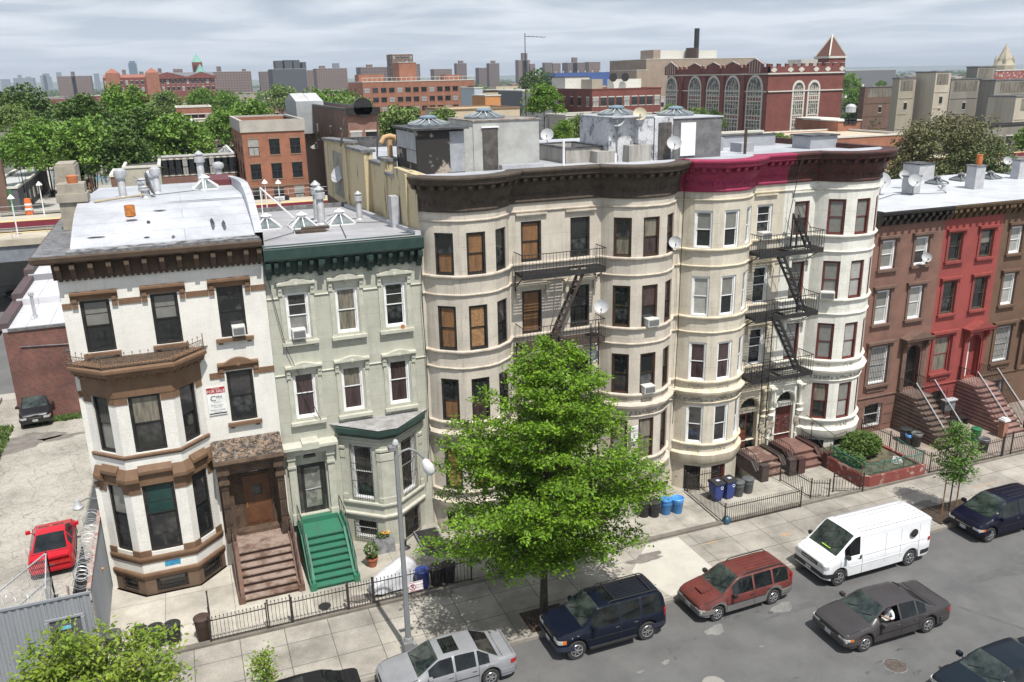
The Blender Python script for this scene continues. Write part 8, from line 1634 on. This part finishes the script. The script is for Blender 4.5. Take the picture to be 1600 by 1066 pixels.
# beige building behind the school
BB = block('beige_building', 'tall plain beige building with white rooftop plant behind the school', 1010, 1180, 92, 300, 30, mat('beige side brick', (.33, .26, .20), .9, (.27, .21, .165), .3, .08), M_lgroof, cat='building'); roofbox(BB, 1021, 1032, 78, 302, 10, mat('beige side brick', 0), 'stair_tower'); roofbox(BB, 1032, 1073, 79, 306, 8, M_lst, 'white_screen'); roofbox(BB, 1092, 1120, 79, 306, 8, M_lst, 'white_screen'); b = MB(); x, z = xz(1081, 84, 304); b.lathe([(2.4, 0), (2.4, 4.2)], 14, Matrix.Translation((x-BB.location.x, 4, BB['H']))); b.build('water_tank', M_brwnp, BB); b = MB(); b.lathe([(1.0, 0), (1.0, 12)], 10, Matrix.Translation((at(1090, 80, Y=304).x-BB.location.x, 5, BB['H']-.5))); b.build('smoke_stack', M_trim, BB)
block('low_red_building', 'low brown wing joined to the left of the beige building', 995, 1012, 110, 290, 20, mat('beige side brick', 0), M_lgroof, cat='building')
# orange brick garage with the beige roof
OG = block('garage_building', 'orange brick garage with a flat beige roof behind the white bow house', 1200, 1420, 216, 96, 14, BR['orange'], mat('beige gravel roof', (.50, .42, .31), .9, (.42, .35, .27), .5, .08), cat='garage', par=.12, cap=M_lst); roofbox(OG, 1310, 1345, 190, 108, 8, BR['orange'], 'roof_room', base=OG['H']-.2, capm=M_lst); roofbox(OG, 1282, 1310, 187, 112, 6, BR['orange'], 'roof_room', base=OG['H']-.2, capm=M_lst)
ox = OG.location.x; b = MB(); [b.box(at(px, 200, Y=107.9).x-ox-.45, at(px, 200, Y=107.9).x-ox+.45, 11.85, 11.96, OG['H']+.9, OG['H']+1.8) for px in (1322, 1328, 1334)]; b.build('window', M_trim, OG); b = MB(); b.lathe([(.8, 0), (.8, .9), (.5, 1.2), (.05, 1.3)], 12, Matrix.Translation((at(1328, 186, Y=110).x-ox, 14, OG['H']+2.6))); b.build('roof_vent', M_steel, OG)
block('pale_yard_wall', 'pale yard wall with pink graffiti behind the buff roof', 1128, 1192, 208, 92, 1, mat('cream wall with graffiti', (.42, .40, .33), .9, (.4, .25, .33), .9, .1, lo=.6, hi=.7), M_conc, cat='wall', par=.05)
# the tall plain blocks on the right
for a in (('brown_block', 'plain brown brick block left of the tall grey buildings', 1352, 1404, 136, 185, 2, BR['brown']), ('beige_tower', 'beige block with stained top and small window, leftmost of the tall grey group', 1406, 1432, 123, 150, 2, M_bei), ('beige_tower', 'beige tower with a bright right face in the tall grey group', 1463, 1487, 113, 146, 5.5, mat('light beige render', (.48, .43, .35), .9, (.38, .33, .26), .4, .1, streak=True)), ('grey_block', 'grey stained block behind the bronze tree', 1487, 1535, 124, 150, 3, M_gry), ('grey_block', 'tallest grey block with lift tower at the right', 1528, 1556, 105, 152, 3, M_gry), ('grey_block', 'pale grey block cut by the right edge', 1556, 1640, 125, 140, 4, M_gry), ('grey_block', 'light grey corner block at the right edge in front', 1588, 1680, 150, 120, 6, mat('light beige render', 0))):
    t = block(a[0], a[1], *a[2:7], a[7], M_dkroof, cat='building', par=.3, cap=M_lead); b = MB(); [b.box(.3, t['W']*q_, -.08, 0, t['H']-dz, t['H']-dz+.18) for q_, dz in ((.9, 4.2), (.6, 7.6), (.95, 10.8), (.5, 14))]; b.build('ledge', a[7], t); link('window', wmesh(.9, 1.5), t, (t['W']*.5, -.03, t['H']-6.6)); box_part(t, 'stain', mat('soot stain', (.09, .08, .065), .9, (.22, .2, .165), 1.2, .2, lo=.4, hi=.6, streak=True), (t['W']*.1, t['W']*.85, -.02, -.001, t['H']-2.6, t['H']-.35))
t = block('grey_block', 'dark grey low building behind the bronze tree trunk', 1535, 1640, 196, 100, 3, M_gry, M_dkroof, 2, 6, 0, 1.4, 1.2, 'building', cap=M_trim, par=.3); box_part(t, 'graffiti_parapet', mat('graffiti parapet', (.3, .1, .08), .8, (.35, .35, .4), 2, .2, lo=.5, hi=.55), (0, .1, -.2, -.1, 0, .1))
block('graffiti_roof_wall', 'red graffiti covered parapet on the right grey block', 1556, 1640, 110, 160, 2, mat('graffiti wall', (.28, .07, .05), .8, (.4, .38, .4), 1.5, .2, lo=.52, hi=.56), M_dkroof, cat='wall', par=.1, cap=M_lst)
ch_ = thing('church_spire', 'pale stone church spire rising at the right edge', 'church', (at(1572, 80, Y=420).x, 420, -1)); hh = at(1572, 68, Y=420).z+1; MB().lathe([(6.5, 0), (6.5, hh*.62), (4.6, hh*.7), (4.2, hh*.74), (.2, hh)], 8).build('spire', mat('pale spire stone', (.42, .37, .28), .9, (.33, .29, .22), .3), ch_); b = MB(); [b.lathe([(.9, hh*.6), (.9, hh*.73), (.05, hh*.8)], 6, Matrix.Translation((5*math.cos(a), 5*math.sin(a), 0))) for a in (.8, 2.35, 3.9, 5.5)]; b.build('pinnacle', MATS['pale spire stone'], ch_)
block('grey_vault_hall', 'long grey roofed hall far behind the school tower', 1322, 1400, 110, 520, 40, M_slate, M_slate, cat='hall', par=.1); block('white_sheds', 'white sheds right of the school', 1322, 1350, 133, 330, 20, M_lst, M_lgroof, cat='shed')
# ------------------------------------------------------------------ elevated railway
M_gird = mat('grey girder paint', (.20, .22, .25), .7, (.13, .13, .14), .8, .15); M_deck = mat('platform concrete', (.44, .40, .32), .9, (.36, .32, .25), .5, .1)
RW = thing('elevated_railway', 'elevated railway viaduct with yellow edged platforms crossing behind the houses', 'railway', (0, 0, 0))
b = MB(); b.box(-120, 160, 90.5, 103.5, 4.8, 5.6); b.box(-120, 160, 90.2, 90.5, 4.4, 5.9); b.box(-120, 160, 103.5, 103.8, 4.4, 5.9); b.build('girder', M_gird, RW)
b = MB(); b.box(-120, 160, 90.0, 94.4, 5.9, 6.5); b.box(-120, 160, 99.4, 103.9, 5.9, 6.9); b.build('platform', M_deck, RW)
box_part(RW, 'platform_edge', mat('yellow platform edge', (.66, .50, .22), .8), (-120, 160, 93.6, 94.4, 6.501, 6.52), (-120, 160, 99.4, 100.2, 6.901, 6.92)); box_part(RW, 'platform_edge', mat('crimson edge board', (.20, .025, .04), .7), (-120, 160, 99.3, 99.398, 6.3, 6.88))
b = MB(); [b.bar((-120, y, 5.68), (160, y, 5.68), .08, .12) for y in (95.2, 96.5, 97.4, 98.6)]; b.box(-120, 160, 94.6, 99.2, 5.601, 5.64); b.build('track', mat('rusty rails', (.12, .08, .06), .8), RW)
for k in range(14): x = -110+k*20; box_part(RW, 'column', M_gird, (x-.35, x+.35, 91, 91.7, -1, 4.79), (x-.35, x+.35, 102.4, 103.1, -1, 4.79))
b = MB(); 
for y, z in ((90.05, 6.5), (103.8, 6.9)):
    b.bar((-120, y, z+1.05), (160, y, z+1.05), .05); b.bar((-120, y, z+.55), (160, y, z+.55), .035)
    for k in range(93): b.bar((-120+k*3, y, z), (-120+k*3, y, z+1.05), .05)
b.build('railing', M_steel, RW)
for px, Y in ((63, 102.9), (415, 91.5), (436, 90.6), (15, 91.5), (613, 102)):
    x = at(px, 300, Y=Y).x; l_ = thing('platform_lamp', 'slim white platform lamp with cone shade on the railway', 'lamp', (x, Y, 6.5), 0, 'platform lamps'); MB().lathe([(.07, 0), (.05, 3.6)], 8).build('pole', M_white, l_); MB().lathe([(.32, 3.6), (.24, 3.75), (.06, 3.95), (.05, 4.0)], 12).build('shade', M_white, l_)
ns = tag(box_part(None, 'station_sign', M_trim, (at(424, 282, Y=90.6).x, at(449, 282, Y=90.6).x, 90.45, 90.55, 8.35, 8.85)), 'black and white station name board reading Nostrand Av on the platform', 'sign'); box_part(ns, 'panel', M_white, (at(425, 282, Y=90.6).x, at(442, 282, Y=90.6).x, 90.43, 90.449, 8.4, 8.8)); put_text('Nostrand Av', .3, M_blackp, ns, (at(433.5, 282, Y=90.6).x, 90.42, 8.48), (R(90), 0, 0), .002)
b_ = thing('traffic_barrel', 'orange and white construction barrel by the railway at the left', 'barrel', (at(43, 315, Y=104.5).x, 104.5, 6.9)); b = MB(); b.lathe([(.42, 0), (.4, .4), (.38, .8), (.34, 1.5), (.3, 1.7)], 12); b.build('body', mat('safety orange', (.75, .16, .03), .6), b_, 30); b = MB(); b.lathe([(.415, .45), (.40, .7)], 12, caps=False); b.lathe([(.385, .95), (.37, 1.2)], 12, caps=False); b.build('stripe', M_white, b_)
# avenue under the railway with parked cars
structure(box_part(None, 'avenue', mat('grey avenue asphalt', (.14, .14, .14), .9, (.11, .11, .11), .3, .1), (-120, 160, 66, 118, -.99, -.9))); structure(box_part(None, 'avenue_pavement', M_conc, (-120, 160, 62, 66, -.99, -.8)))
for px, c, lab in ((28, 'midnight blue paint', 'dark car parked under the railway at the far left'), (52, 'black car paint', 'black car parked under the railway beside the column')):
    x = at(px, 385, Y=99).x; vehicle('parked_car', lab, 'car', (x, 99, -.9), R(180), 4.6, 1.8, 1.45, carpaint(c), sedan_tabs(4.6, 1.45, .72, .98, 1.02, 1.0, 1.0, .3, -1.1, -1.85), [(-2.5, .93), (0, .92), (1.1, .88), (2.5, .70)], (-1.85, -1.1, .3, 1.02), (-1.4, 1.4), .33, None, ((-1.4, -1.0), (-.92, -.2), (-.12, .7)), wt=.68)
# lot surroundings: low brick building, concrete wall, corrugated fence
LB = thing('low_brick_building', 'low red brick building with a white stepped roof behind the parking lot', 'building', (-11.0, 57, 0)); b = MB(); b.quad((0, 0, 0), (8, 0, 0), (8, 0, 6.1), (0, 0, 6.1)); b.quad((0, 24, 0), (0, 0, 0), (0, 0, 6.1), (0, 24, 6.6)); b.quad((8, 0, 0), (8, 24, 0), (8, 24, 6.6), (8, 0, 6.1)); b.build('wall', BR['lotred'], LB)
M_slab = brick('white roof sheets', (.54, .54, .57), (.50, .50, .53), (.25, .25, .27), 1.3, 4, .02, .12, .6, 0, .5, True, .1); b = MB(); b.box(0, 8, -.02, 6, 5.9, 6.12); b.box(0, 8, 6.001, 12, 5.9, 6.55); b.box(0, 8, 12.001, 24, 5.9, 7.0); b.build('roof', M_slab, LB); b = MB(); b.box(-.25, .35, 0, 6.2, 6.0, 6.45); b.box(-.25, .35, 6.2, 12.2, 6.0, 6.9); b.box(-.25, .35, 12.2, 24, 6.0, 7.35); b.box(-.35, -.251, -.1, 24, 5.6, 6.35); b.build('parapet', mat('dark maroon coping', (.10, .055, .06), .7, (.06, .055, .055), 1.5, .2), LB); MB().lathe([(.3, 6.12), (.1, 6.16), (.1, 7.6), (.16, 7.62), (.16, 7.8)], 10, Matrix.Translation((1.6, 1.8, 0))).build('vent_pipe', M_steel, LB)
box_part(LB, 'gutter', M_lead, (.3, 8, -.12, -.02, 5.98, 6.1)); b = MB(); b.tube([(.8, -.05, 4.9), (3.5, -.05, 4.75), (6, -.05, 5.1)], .04); b.box(6.6, 7.0, -.3, -.01, 4.9, 5.3); b.box(3.2, 3.6, -.05, -.01, 4.3, 4.45); b.build('conduit', M_lead, LB)
tag(box_part(None, 'concrete_wall', mat('weathered concrete wall', (.20, .185, .15), .9, (.12, .11, .085), .6, .15, streak=True), (-12.75, -12.45, 36, 57, 0, 1.75)), 'weathered concrete wall along the left side of the parking lot', 'wall'); tag(box_part(None, 'car_bumper', MATS['red painted facade'], (-13.6, -13.3, 56, 61, .6, 1.4), (-14.4, -14.1, 58, 63, .6, 1.4)), 'dark red posts on the pale roof left of the low brick building', 'post')
LW = thing('pale_side_roof', 'pale flat surface left of the concrete wall', 'roof'); box_part(LW, 'slab', M_conc, (-20, -12.76, 52, 62, -.5, .3))
# corrugated steel wall with door and razor wire
M_cor = mat('grey corrugated steel', (.27, .285, .31), .55, (.22, .235, .255), .6, .06, streak=True); CW = thing('corrugated_fence', 'grey corrugated steel wall around the parking lot with a steel door', 'fence', (0, 0, 0))
def corr(mb, p0, p1, z0, z1, step=.24, amp=.035):
    p0, p1 = Vector(p0), Vector(p1); L = (p1-p0).length; d = (p1-p0)/L; nrm = Vector((d.y, -d.x)); n = int(L/step); pts = []
    for k in range(n+1):
        for u, a in ((0, 0), (.35, 0), (.5, amp), (.85, amp)): 
            s_ = min(L, (k+u)*step); pts.append(p0+d*s_+nrm*a)
    for a, c in zip(pts, pts[1:]): mb.quad((a.x, a.y, z0), (c.x, c.y, z0), (c.x, c.y, z1), (a.x, a.y, z1))
b = MB(); corr(b, (-26, 29.25), (-6.12, 29.25), .05, 3.3); corr(b, (-5.0, 29.25), (-4.66, 29.25), .05, 3.3); corr(b, (-6.12, 29.25), (-5.0, 29.25), 2.5, 3.3); b.build('steel_sheet', M_cor, CW); b = MB(); corr(b, (-4.62, 29.3), (-4.68, 35.3), .05, 3.3); b.build('steel_sheet', M_cor, CW)
box_part(CW, 'top_rail', M_cor, (-26, -4.6, 29.18, 29.24, 3.22, 3.3), (-6.15, -4.95, 29.16, 29.23, 2.45, 2.52)); dd = box_part(CW, 'door', mat('dark steel door', (.085, .09, .10), .6, (.13, .13, .14), 2, .15), (-6.05, -5.05, 29.22, 29.28, .1, 2.45)); box_part(CW, 'door_post', M_cor, (-5.04, -4.93, 29.1, 29.2, .05, 2.44), (-6.17, -6.06, 29.1, 29.2, .05, 2.44)); ws = box_part(dd, 'warning_sign', M_trim, (-5.75, -5.35, 29.205, 29.218, 1.75, 2.0)); box_part(dd, 'sticker', mat('cyan paint', (.05, .4, .55), .6, (.4, .6, .65), 9), (-5.78, -5.4, 29.207, 29.219, 2.02, 2.15)); put_text('PRIVATE', .09, mat('pink lettering', (.6, .3, .35), .6), ws, (-5.55, 29.2, 1.89), (R(90), 0, 0), .001); put_text('PROPERTY', .07, M_white, ws, (-5.55, 29.2, 1.79), (R(90), 0, 0), .001)
b = MB(); [b.bar((x, 29.3+1*0, 0), (x, 29.35, 3.6), .06) for x in (-5.3, -8.5, -11.5, -14.5)]; b.bar((-4.66, 29.3, 3.36), (-4.70, 35.3, 3.36), .14, .08); b.build('fence_post', mat('red brown cap', (.28, .13, .10), .8, (.4, .38, .35), 4, .2), CW)
rz_ = thing('razor_wire', 'coils of silver razor wire on top of the corrugated wall', 'razor wire', (0, 0, 0)); b = MB(); pts = []
for k in range(520): a = k*.36; s_ = k/520; pts.append((-4.95+.27*math.cos(a)+.05*math.sin(k*.05), 29.6+5.6*s_, 3.35+.27*math.sin(a)+.06*math.sin(k*.11)))
b.tube(pts, .011, 3); pts = [(-5.1-6.5*k/300, 29.4+.18*math.cos(k*.36), 3.55+.2*math.sin(k*.36)) for k in range(300)]; b.tube(pts, .008, 3); b.build('coil', M_steel, rz_)
cl = thing('chain_link_frame', 'chain link fence frame standing open inside the lot', 'fence', (0, 0, 0)); b = MB(); 
for a, c in (((-8.6, 30.2), (-6.6, 33.8)), ((-6.6, 33.8), (-6.3, 31.0))):
    for z in (.5, 1.6, 2.7): b.bar((*a, z), (*c, z), .045)
    b.bar((*a, .05), (*a, 2.75), .06); b.bar((*c, .05), (*c, 2.75), .06); A, B = Vector((*a, .5)), Vector((*c, .5)); n = 24
    for k in range(-18, n): 
        p0_, p1_ = max(0, k), min(n, k+18); b.bar(A.lerp(B, p0_/n)+Vector((0, 0, (p0_-k)*.122)), A.lerp(B, p1_/n)+Vector((0, 0, (p1_-k)*.122)), .007)
b.build('mesh_panel', M_steel, cl)
fl_ = thing('flood_light', 'round flood light on an arm over the lot at the white house corner', 'lamp', (-4.66, 36.0, 3.6)); b = MB(); b.tube([(0, 0, 0), (-.5, -.1, .15), (-.8, -.2, .05)], .025); b.build('arm', M_lead, fl_); MB().lathe([(.06, .22), (.1, .12), (.12, .0), (.22, -.12), (.2, -.2), (.02, -.24)], 12, Matrix.Translation((-.85, -.2, 0))).build('head', M_steel, fl_, 40)
ld = thing('ladder', 'yellow ladder lying behind the corrugated wall next to the red car', 'ladder', (-5.4, 33.8, .6)); b = MB(); b.bar((0, 0, 0), (.5, -1.2, 1.6), .07); b.bar((.3, .05, 0), (.8, -1.15, 1.6), .07); [b.bar((.1*k, -.24*k, .32*k), (.1*k+.3, -.24*k+.05, .32*k), .04) for k in range(1, 5)]; b.build('rail', mat('yellow orange paint', (.6, .25, .03), .6), ld)
bp = thing('brick_pillars', 'dark panels leaning between the red car and the corrugated wall', 'panel', (-5.75, 34.6, .05)); box_part(bp, 'panel', M_trim, (0, .08, -2.0, 1.6, 0, 1.4))
# warehouses and sheds left behind the railway
block('warehouse', 'wide low warehouse with pale roof and graffiti behind the railway at the left', -60, 190, 300, 106, 60, M_conc, mat('pale warehouse roof', (.40, .385, .365), .9, (.33, .32, .30), .15, .08), cat='warehouse', par=.3, cap=M_conc, zt=6.8)
t = block('grey_shed', 'dark grey shed with small white windows and a green end at the far left', -30, 26, 291, 108, 26, mat('dark grey cladding', (.10, .10, .11), .8), mat('shed roof', (.45, .46, .46), .7), cat='shed', par=.1, cap=M_lst, zt=9.4); box_part(t, 'green_wall', mat('green painted boards', (.05, .17, .07), .8), (0, t['W']-.6, -.06, -.001, 5.5, t['H'])); box_part(t, 'chimney', BR['brown'], (t['W']-2.1, t['W']-1.0, -.4, .6, 6.0, t['H']+3.2)); b = MB(); [b.box(t['W']+.001, t['W']+.06, 4+k*3.4, 5+k*3.4, t['H']-2.2, t['H']-1.0) for k in range(5)]; b.build('window', M_lst, t)
t = block('graffiti_wall', 'long pale wall with blue graffiti behind the warehouse roof', 78, 187, 262, 135, 2, mat('graffiti band', (.42, .42, .38), .9, (.22, .38, .48), 1.0, .1, lo=.52, hi=.56), M_conc, cat='wall', par=.1)
t = block('brick_row', 'long rose brick row with a black roof and arched windows above the white house', 195, 366, 245, 118, 17, BR['rose'], M_dkroof, 1, 16, 2, 1.05, 1.9, 'houses', par=.1, cap=mat('white gutter', (.6, .6, .6), .6), top_off=1.3)
for k in range(5): skylight(t, 6+k*6.2, 6, t['H']-.2, .8, .6, mt=M_lst)
block('black_roof_shed', 'black roofed shed with cream wall before the brick row', 192, 250, 262, 108, 10, mat('cream shed wall', (.42, .40, .33), .9), M_dkroof, cat='shed', par=.1, cap=M_lst); block('brick_shed', 'small red brick shed by the railway', 172, 192, 276, 106, 8, BR['brown'], M_dkroof, cat='shed', par=.2, cap=M_lst)
block('tan_house', 'tan brick house half hidden by trees left of the brick row', 85, 128, 205, 128, 12, mat('tan brick', (.36, .22, .15), .9), M_dkroof, 2, 4, 0, 1.3, 1.8, 'house', cap=M_lst); block('red_house_far', 'small red brick house with white trim between the trees', 275, 330, 168, 200, 12, BR['orange'], M_lgroof, 2, 5, 0, 1.2, 1.5, 'house', cap=M_lst); block('brown_house_far', 'brown house with pale roof left of the tenement', 300, 362, 190, 160, 12, BR['brown'], M_lgroof, 2, 5, 0, 1.2, 1.8, 'house', cap=M_lst)
# red institution with the green topped tower
IN = block('red_institution', 'long red brick institution with orange roof, gables and corner turrets on the skyline', 160, 335, 121, 620, 30, BR['red'], M_tile, 2, 22, 3, 1.6, 2.4, 'building', par=.1, fz=4.2, cap=M_tile, top_off=3.0); ox, oy = IN.location.x, 620
b = MB(); xa = at(160, 120, Y=620).x-ox; xb = at(247, 120, Y=620).x-ox; b.prof([(0, 0), (15, 2.2), (30, 0)], xa, xb); r_ = b.build('tiled_roof', M_tile, IN); r_.location = (0, 0, IN['H']); b = MB(); b.prof([(0, 0), (15, 3), (30, 0)], xb+.1, IN['W']); r_ = b.build('slate_roof', M_slate, IN); r_.location = (0, 0, IN['H'])
for px in (176, 238): x = at(px, 120, Y=620).x-ox; o = box_part(IN, 'turret', BR['orange'], (x-4, x+4, -2, 8, 0, IN['H']+3)); MB().lathe([(6, 0), (.2, 3)], 4, Matrix.Translation((x, 3, IN['H']+3)) @ Matrix.Rotation(R(45), 4, 'Z')).build('turret_roof', M_tile, o)
for px, w_ in ((262, 12), (315, 9)): 
    x = at(px, 120, Y=620).x-ox; b = MB(); i = 0; b.v = [(x-w_, -1, IN['H']-1), (x+w_, -1, IN['H']-1), (x+w_, -1, IN['H']), (x, -1, IN['H']+3.2), (x-w_, -1, IN['H']), (x, 14, IN['H']+3.2), (x-w_, 14, IN['H']), (x+w_, 14, IN['H'])]; b.f = [(0, 1, 2, 3, 4), (4, 3, 5, 6), (3, 2, 7, 5)]; b.m = [0]*3; b.build('gable', BR['red'], IN)
x = at(308, 100, Y=640).x-ox; zt_ = at(308, 95, Y=640).z+1; o = box_part(IN, 'tower', BR['red'], (x-3.2, x+3.2, 18, 25, 0, zt_-1)); MB().lathe([(4.7, 0), (.1, at(308, 83, Y=640).z-at(308, 95, Y=640).z+1)], 4, Matrix.Translation((x, 21.5, zt_-1)) @ Matrix.Rotation(R(45), 4, 'Z')).build('tower_roof', M_cop, o); box_part(o, 'belfry_opening', M_trim, (x-2.5, x-.8, 17.9, 18, zt_-9, zt_-3), (x+.8, x+2.5, 17.9, 18, zt_-9, zt_-3)); MB().lathe([(5, 0), (.1, 8)], 10, Matrix.Translation((IN['W']-8, 6, IN['H']))).build('conical_roof', M_cop, IN)
# dark modern complex and other skyline pieces
DC = block('dark_complex', 'dark slab housing complex with stepped towers on the skyline', 425, 478, 108, 900, 40, mat('dark blue grey concrete', (.07, .075, .09), .8), M_dkroof, 0, 0, 0, cat='apartment building', par=.1)
for px0, px1, py in ((430, 441, 95), (444, 456, 94), (458, 468, 94), (472, 478, 97)): roofbox(DC, px0, px1, py, 905, 20, MATS['dark blue grey concrete'], 'tower')
sk = [(20, 52, 122, 3800, 'g'), (0, 14, 124, 4200, 'g'), (62, 72, 118, 4200, 'g'), (27, 33, 117, 4200, 'g'), (66, 76, 115, 4200, 'g'), (87, 95, 113, 4000, 'g'), (40, 48, 120, 4100, 'g'), (146, 154, 115, 3600, 'g'), (76, 80, 120, 4000, 'g'), (105, 112, 120, 2500, 'b'), (88, 141, 119, 1500, 'b'), (110, 116, 112, 1500, 'b'), (190, 196, 109, 1300, 'b'), (246, 252, 107, 1500, 'b'), (270, 285, 108, 1400, 'b'), (252, 300, 114, 1400, 'b'), (333, 392, 112, 1100, 'b'), (338, 345, 104, 1105, 'b'), (378, 384, 108, 1105, 'b'), (217, 224, 112, 1500, 'b'),
      (494, 542, 107, 1200, 'b'), (520, 530, 99, 1600, 'g'), (499, 508, 103, 1300, 'b'), (563, 612, 105, 1000, 'b'), (573, 582, 101, 1010, 'b'), (645, 656, 100, 1000, 'b'), (678, 706, 108, 1300, 'b'), (713, 729, 99, 1200, 'b'), (717, 724, 95, 1210, 'b'), (764, 780, 99, 1200, 'b'), (768, 774, 95, 1210, 'b'), (748, 770, 106, 1300, 'b'), (810, 828, 94, 1400, 'b'), (816, 824, 83, 1400, 'b'), (826, 836, 100, 1400, 'b'), (851, 863, 98, 1300, 'b'), (864, 876, 99, 1300, 'b'), (887, 914, 98, 1250, 'b'), (895, 902, 90, 1250, 'b'), (914, 922, 99, 1300, 'b'), (920, 938, 97, 1200, 'b'), (405, 425, 112, 1100, 'b'), (478, 490, 110, 1300, 'b')]
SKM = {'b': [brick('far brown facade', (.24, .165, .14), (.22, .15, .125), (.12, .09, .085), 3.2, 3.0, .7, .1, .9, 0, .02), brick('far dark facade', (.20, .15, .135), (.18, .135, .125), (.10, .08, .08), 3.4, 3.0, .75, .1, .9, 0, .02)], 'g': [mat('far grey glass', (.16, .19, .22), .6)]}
for k, (a, c, py, Y, ty) in enumerate(sk):
    t = block('distant_tower', ['brown housing tower on the far skyline', 'hazy grey tower on the far left skyline'][ty == 'g'], a, c, py, Y, (at(c, py, Y=Y).x-at(a, py, Y=Y).x)*.7, SKM[ty][k % len(SKM[ty])], M_dkroof, cat='tower', group=['housing towers on the skyline', 'hazy towers on the left horizon'][ty == 'g'], par=.1)
MP = thing('glass_skyscraper', 'slim blue glass skyscraper standing alone on the left skyline', 'skyscraper', (at(208, 110, Y=3300).x, 3300, -1)); hz_ = at(208, 95, Y=3300).z; wd_ = 5.4*3350/1380; b = MB(); b.box(-wd_, wd_, 0, 40, 0, hz_*.86); b.prism([(-wd_, 0), (wd_, 0), (wd_, 40), (-wd_, 40)], hz_*.861, hz_*.93); b.box(-wd_*.7, wd_*.7, 5, 35, hz_*.93, hz_); b.build('tower', mat('blue green glass', (.05, .10, .14), .3, (.07, .13, .17), .02), MP)
structure(MB().poly([(at(-100, 130, Y=9000).x, 9000, -1), (at(1700, 100, Y=9000).x, 9000, -1), (at(1700, 100, Y=9000).x, 9050, 45), (at(1200, 100, Y=9000).x, 9050, 60), (at(700, 100, Y=9000).x, 9050, 35), (at(200, 100, Y=9000).x, 9050, 55), (at(-100, 100, Y=9000).x, 9050, 70)]).build('hills', M_t1))
bl = thing('blue_roof_depot', 'long bright blue roofed depot low on the skyline', 'building', (at(868, 116, Y=900).x, 900, -1)); box_part(bl, 'hall', mat('bright blue steel', (.03, .08, .28), .6), (0, at(1000, 116, Y=900).x-at(868, 116, Y=900).x, 0, 30, 0, at(930, 113, Y=900).z+1)); b = MB(); [b.box(k*9, k*9+.8, -.5, 0, at(930, 113, Y=900).z+1, at(930, 110, Y=900).z+1) for k in range(10)]; b.build('mast', M_lst, bl)
# filler rows of houses between the trees
q = random.Random(31); hk = 0
for k in range(150):
    Y = q.uniform(240, 1100); px = q.uniform(-40, 1640)
    if Y < 330 and (1000 < px < 1340 or 540 < px < 760): continue
    w_ = q.uniform(14, 46); zt_ = q.uniform(7, 12.5); x = at(px, 150, Y=Y).x; m_ = q.choice([BR['brown'], BR['rose'], BR['orange'], M_crm, M_conc, BR['red'], M_bei]); d = w_*1380/math.hypot(x, Y); px1 = px+w_*0+ (w_*1300/math.hypot(x, Y))
    t = block('row_house', 'low flat roofed rowhouse block far back among the trees', px, px1, 150, Y, q.uniform(12, 26), m_, q.choice([M_lgroof, M_lgroof, M_dkroof]), cat='houses', group='far rowhouses among the trees', par=.4, cap=q.choice([M_lst, M_dkroof, M_lgroof]), zt=zt_)
    if Y < 520: wins(t, .5, t['W']-.5, 0, [z for z in (zt_-2.6, zt_-5.8) if z > 1], max(3, int(w_/3.2)), 1.3, 1.7)
# ------------------------------------------------------------------ the air
hb = MB(); hb.box(-6000, 12500, -290, 9300, -2, 150); hz_o = hb.build('haze', mat('unused', (1, 1, 1))); tag(hz_o, kind='stuff'); hm = D.materials.new('haze air'); hm.use_nodes = True; n_ = hm.node_tree.nodes; n_.clear(); ou = n_.new('ShaderNodeOutputMaterial'); pv = n_.new('ShaderNodeVolumePrincipled'); pv.inputs['Color'].default_value = (.80, .88, 1.0, 1); pv.inputs['Density'].default_value = .00015; pv.inputs['Anisotropy'].default_value = 0.3; hm.node_tree.links.new(pv.outputs[0], ou.inputs['Volume']); hz_o.data.materials.clear(); hz_o.data.materials.append(hm)
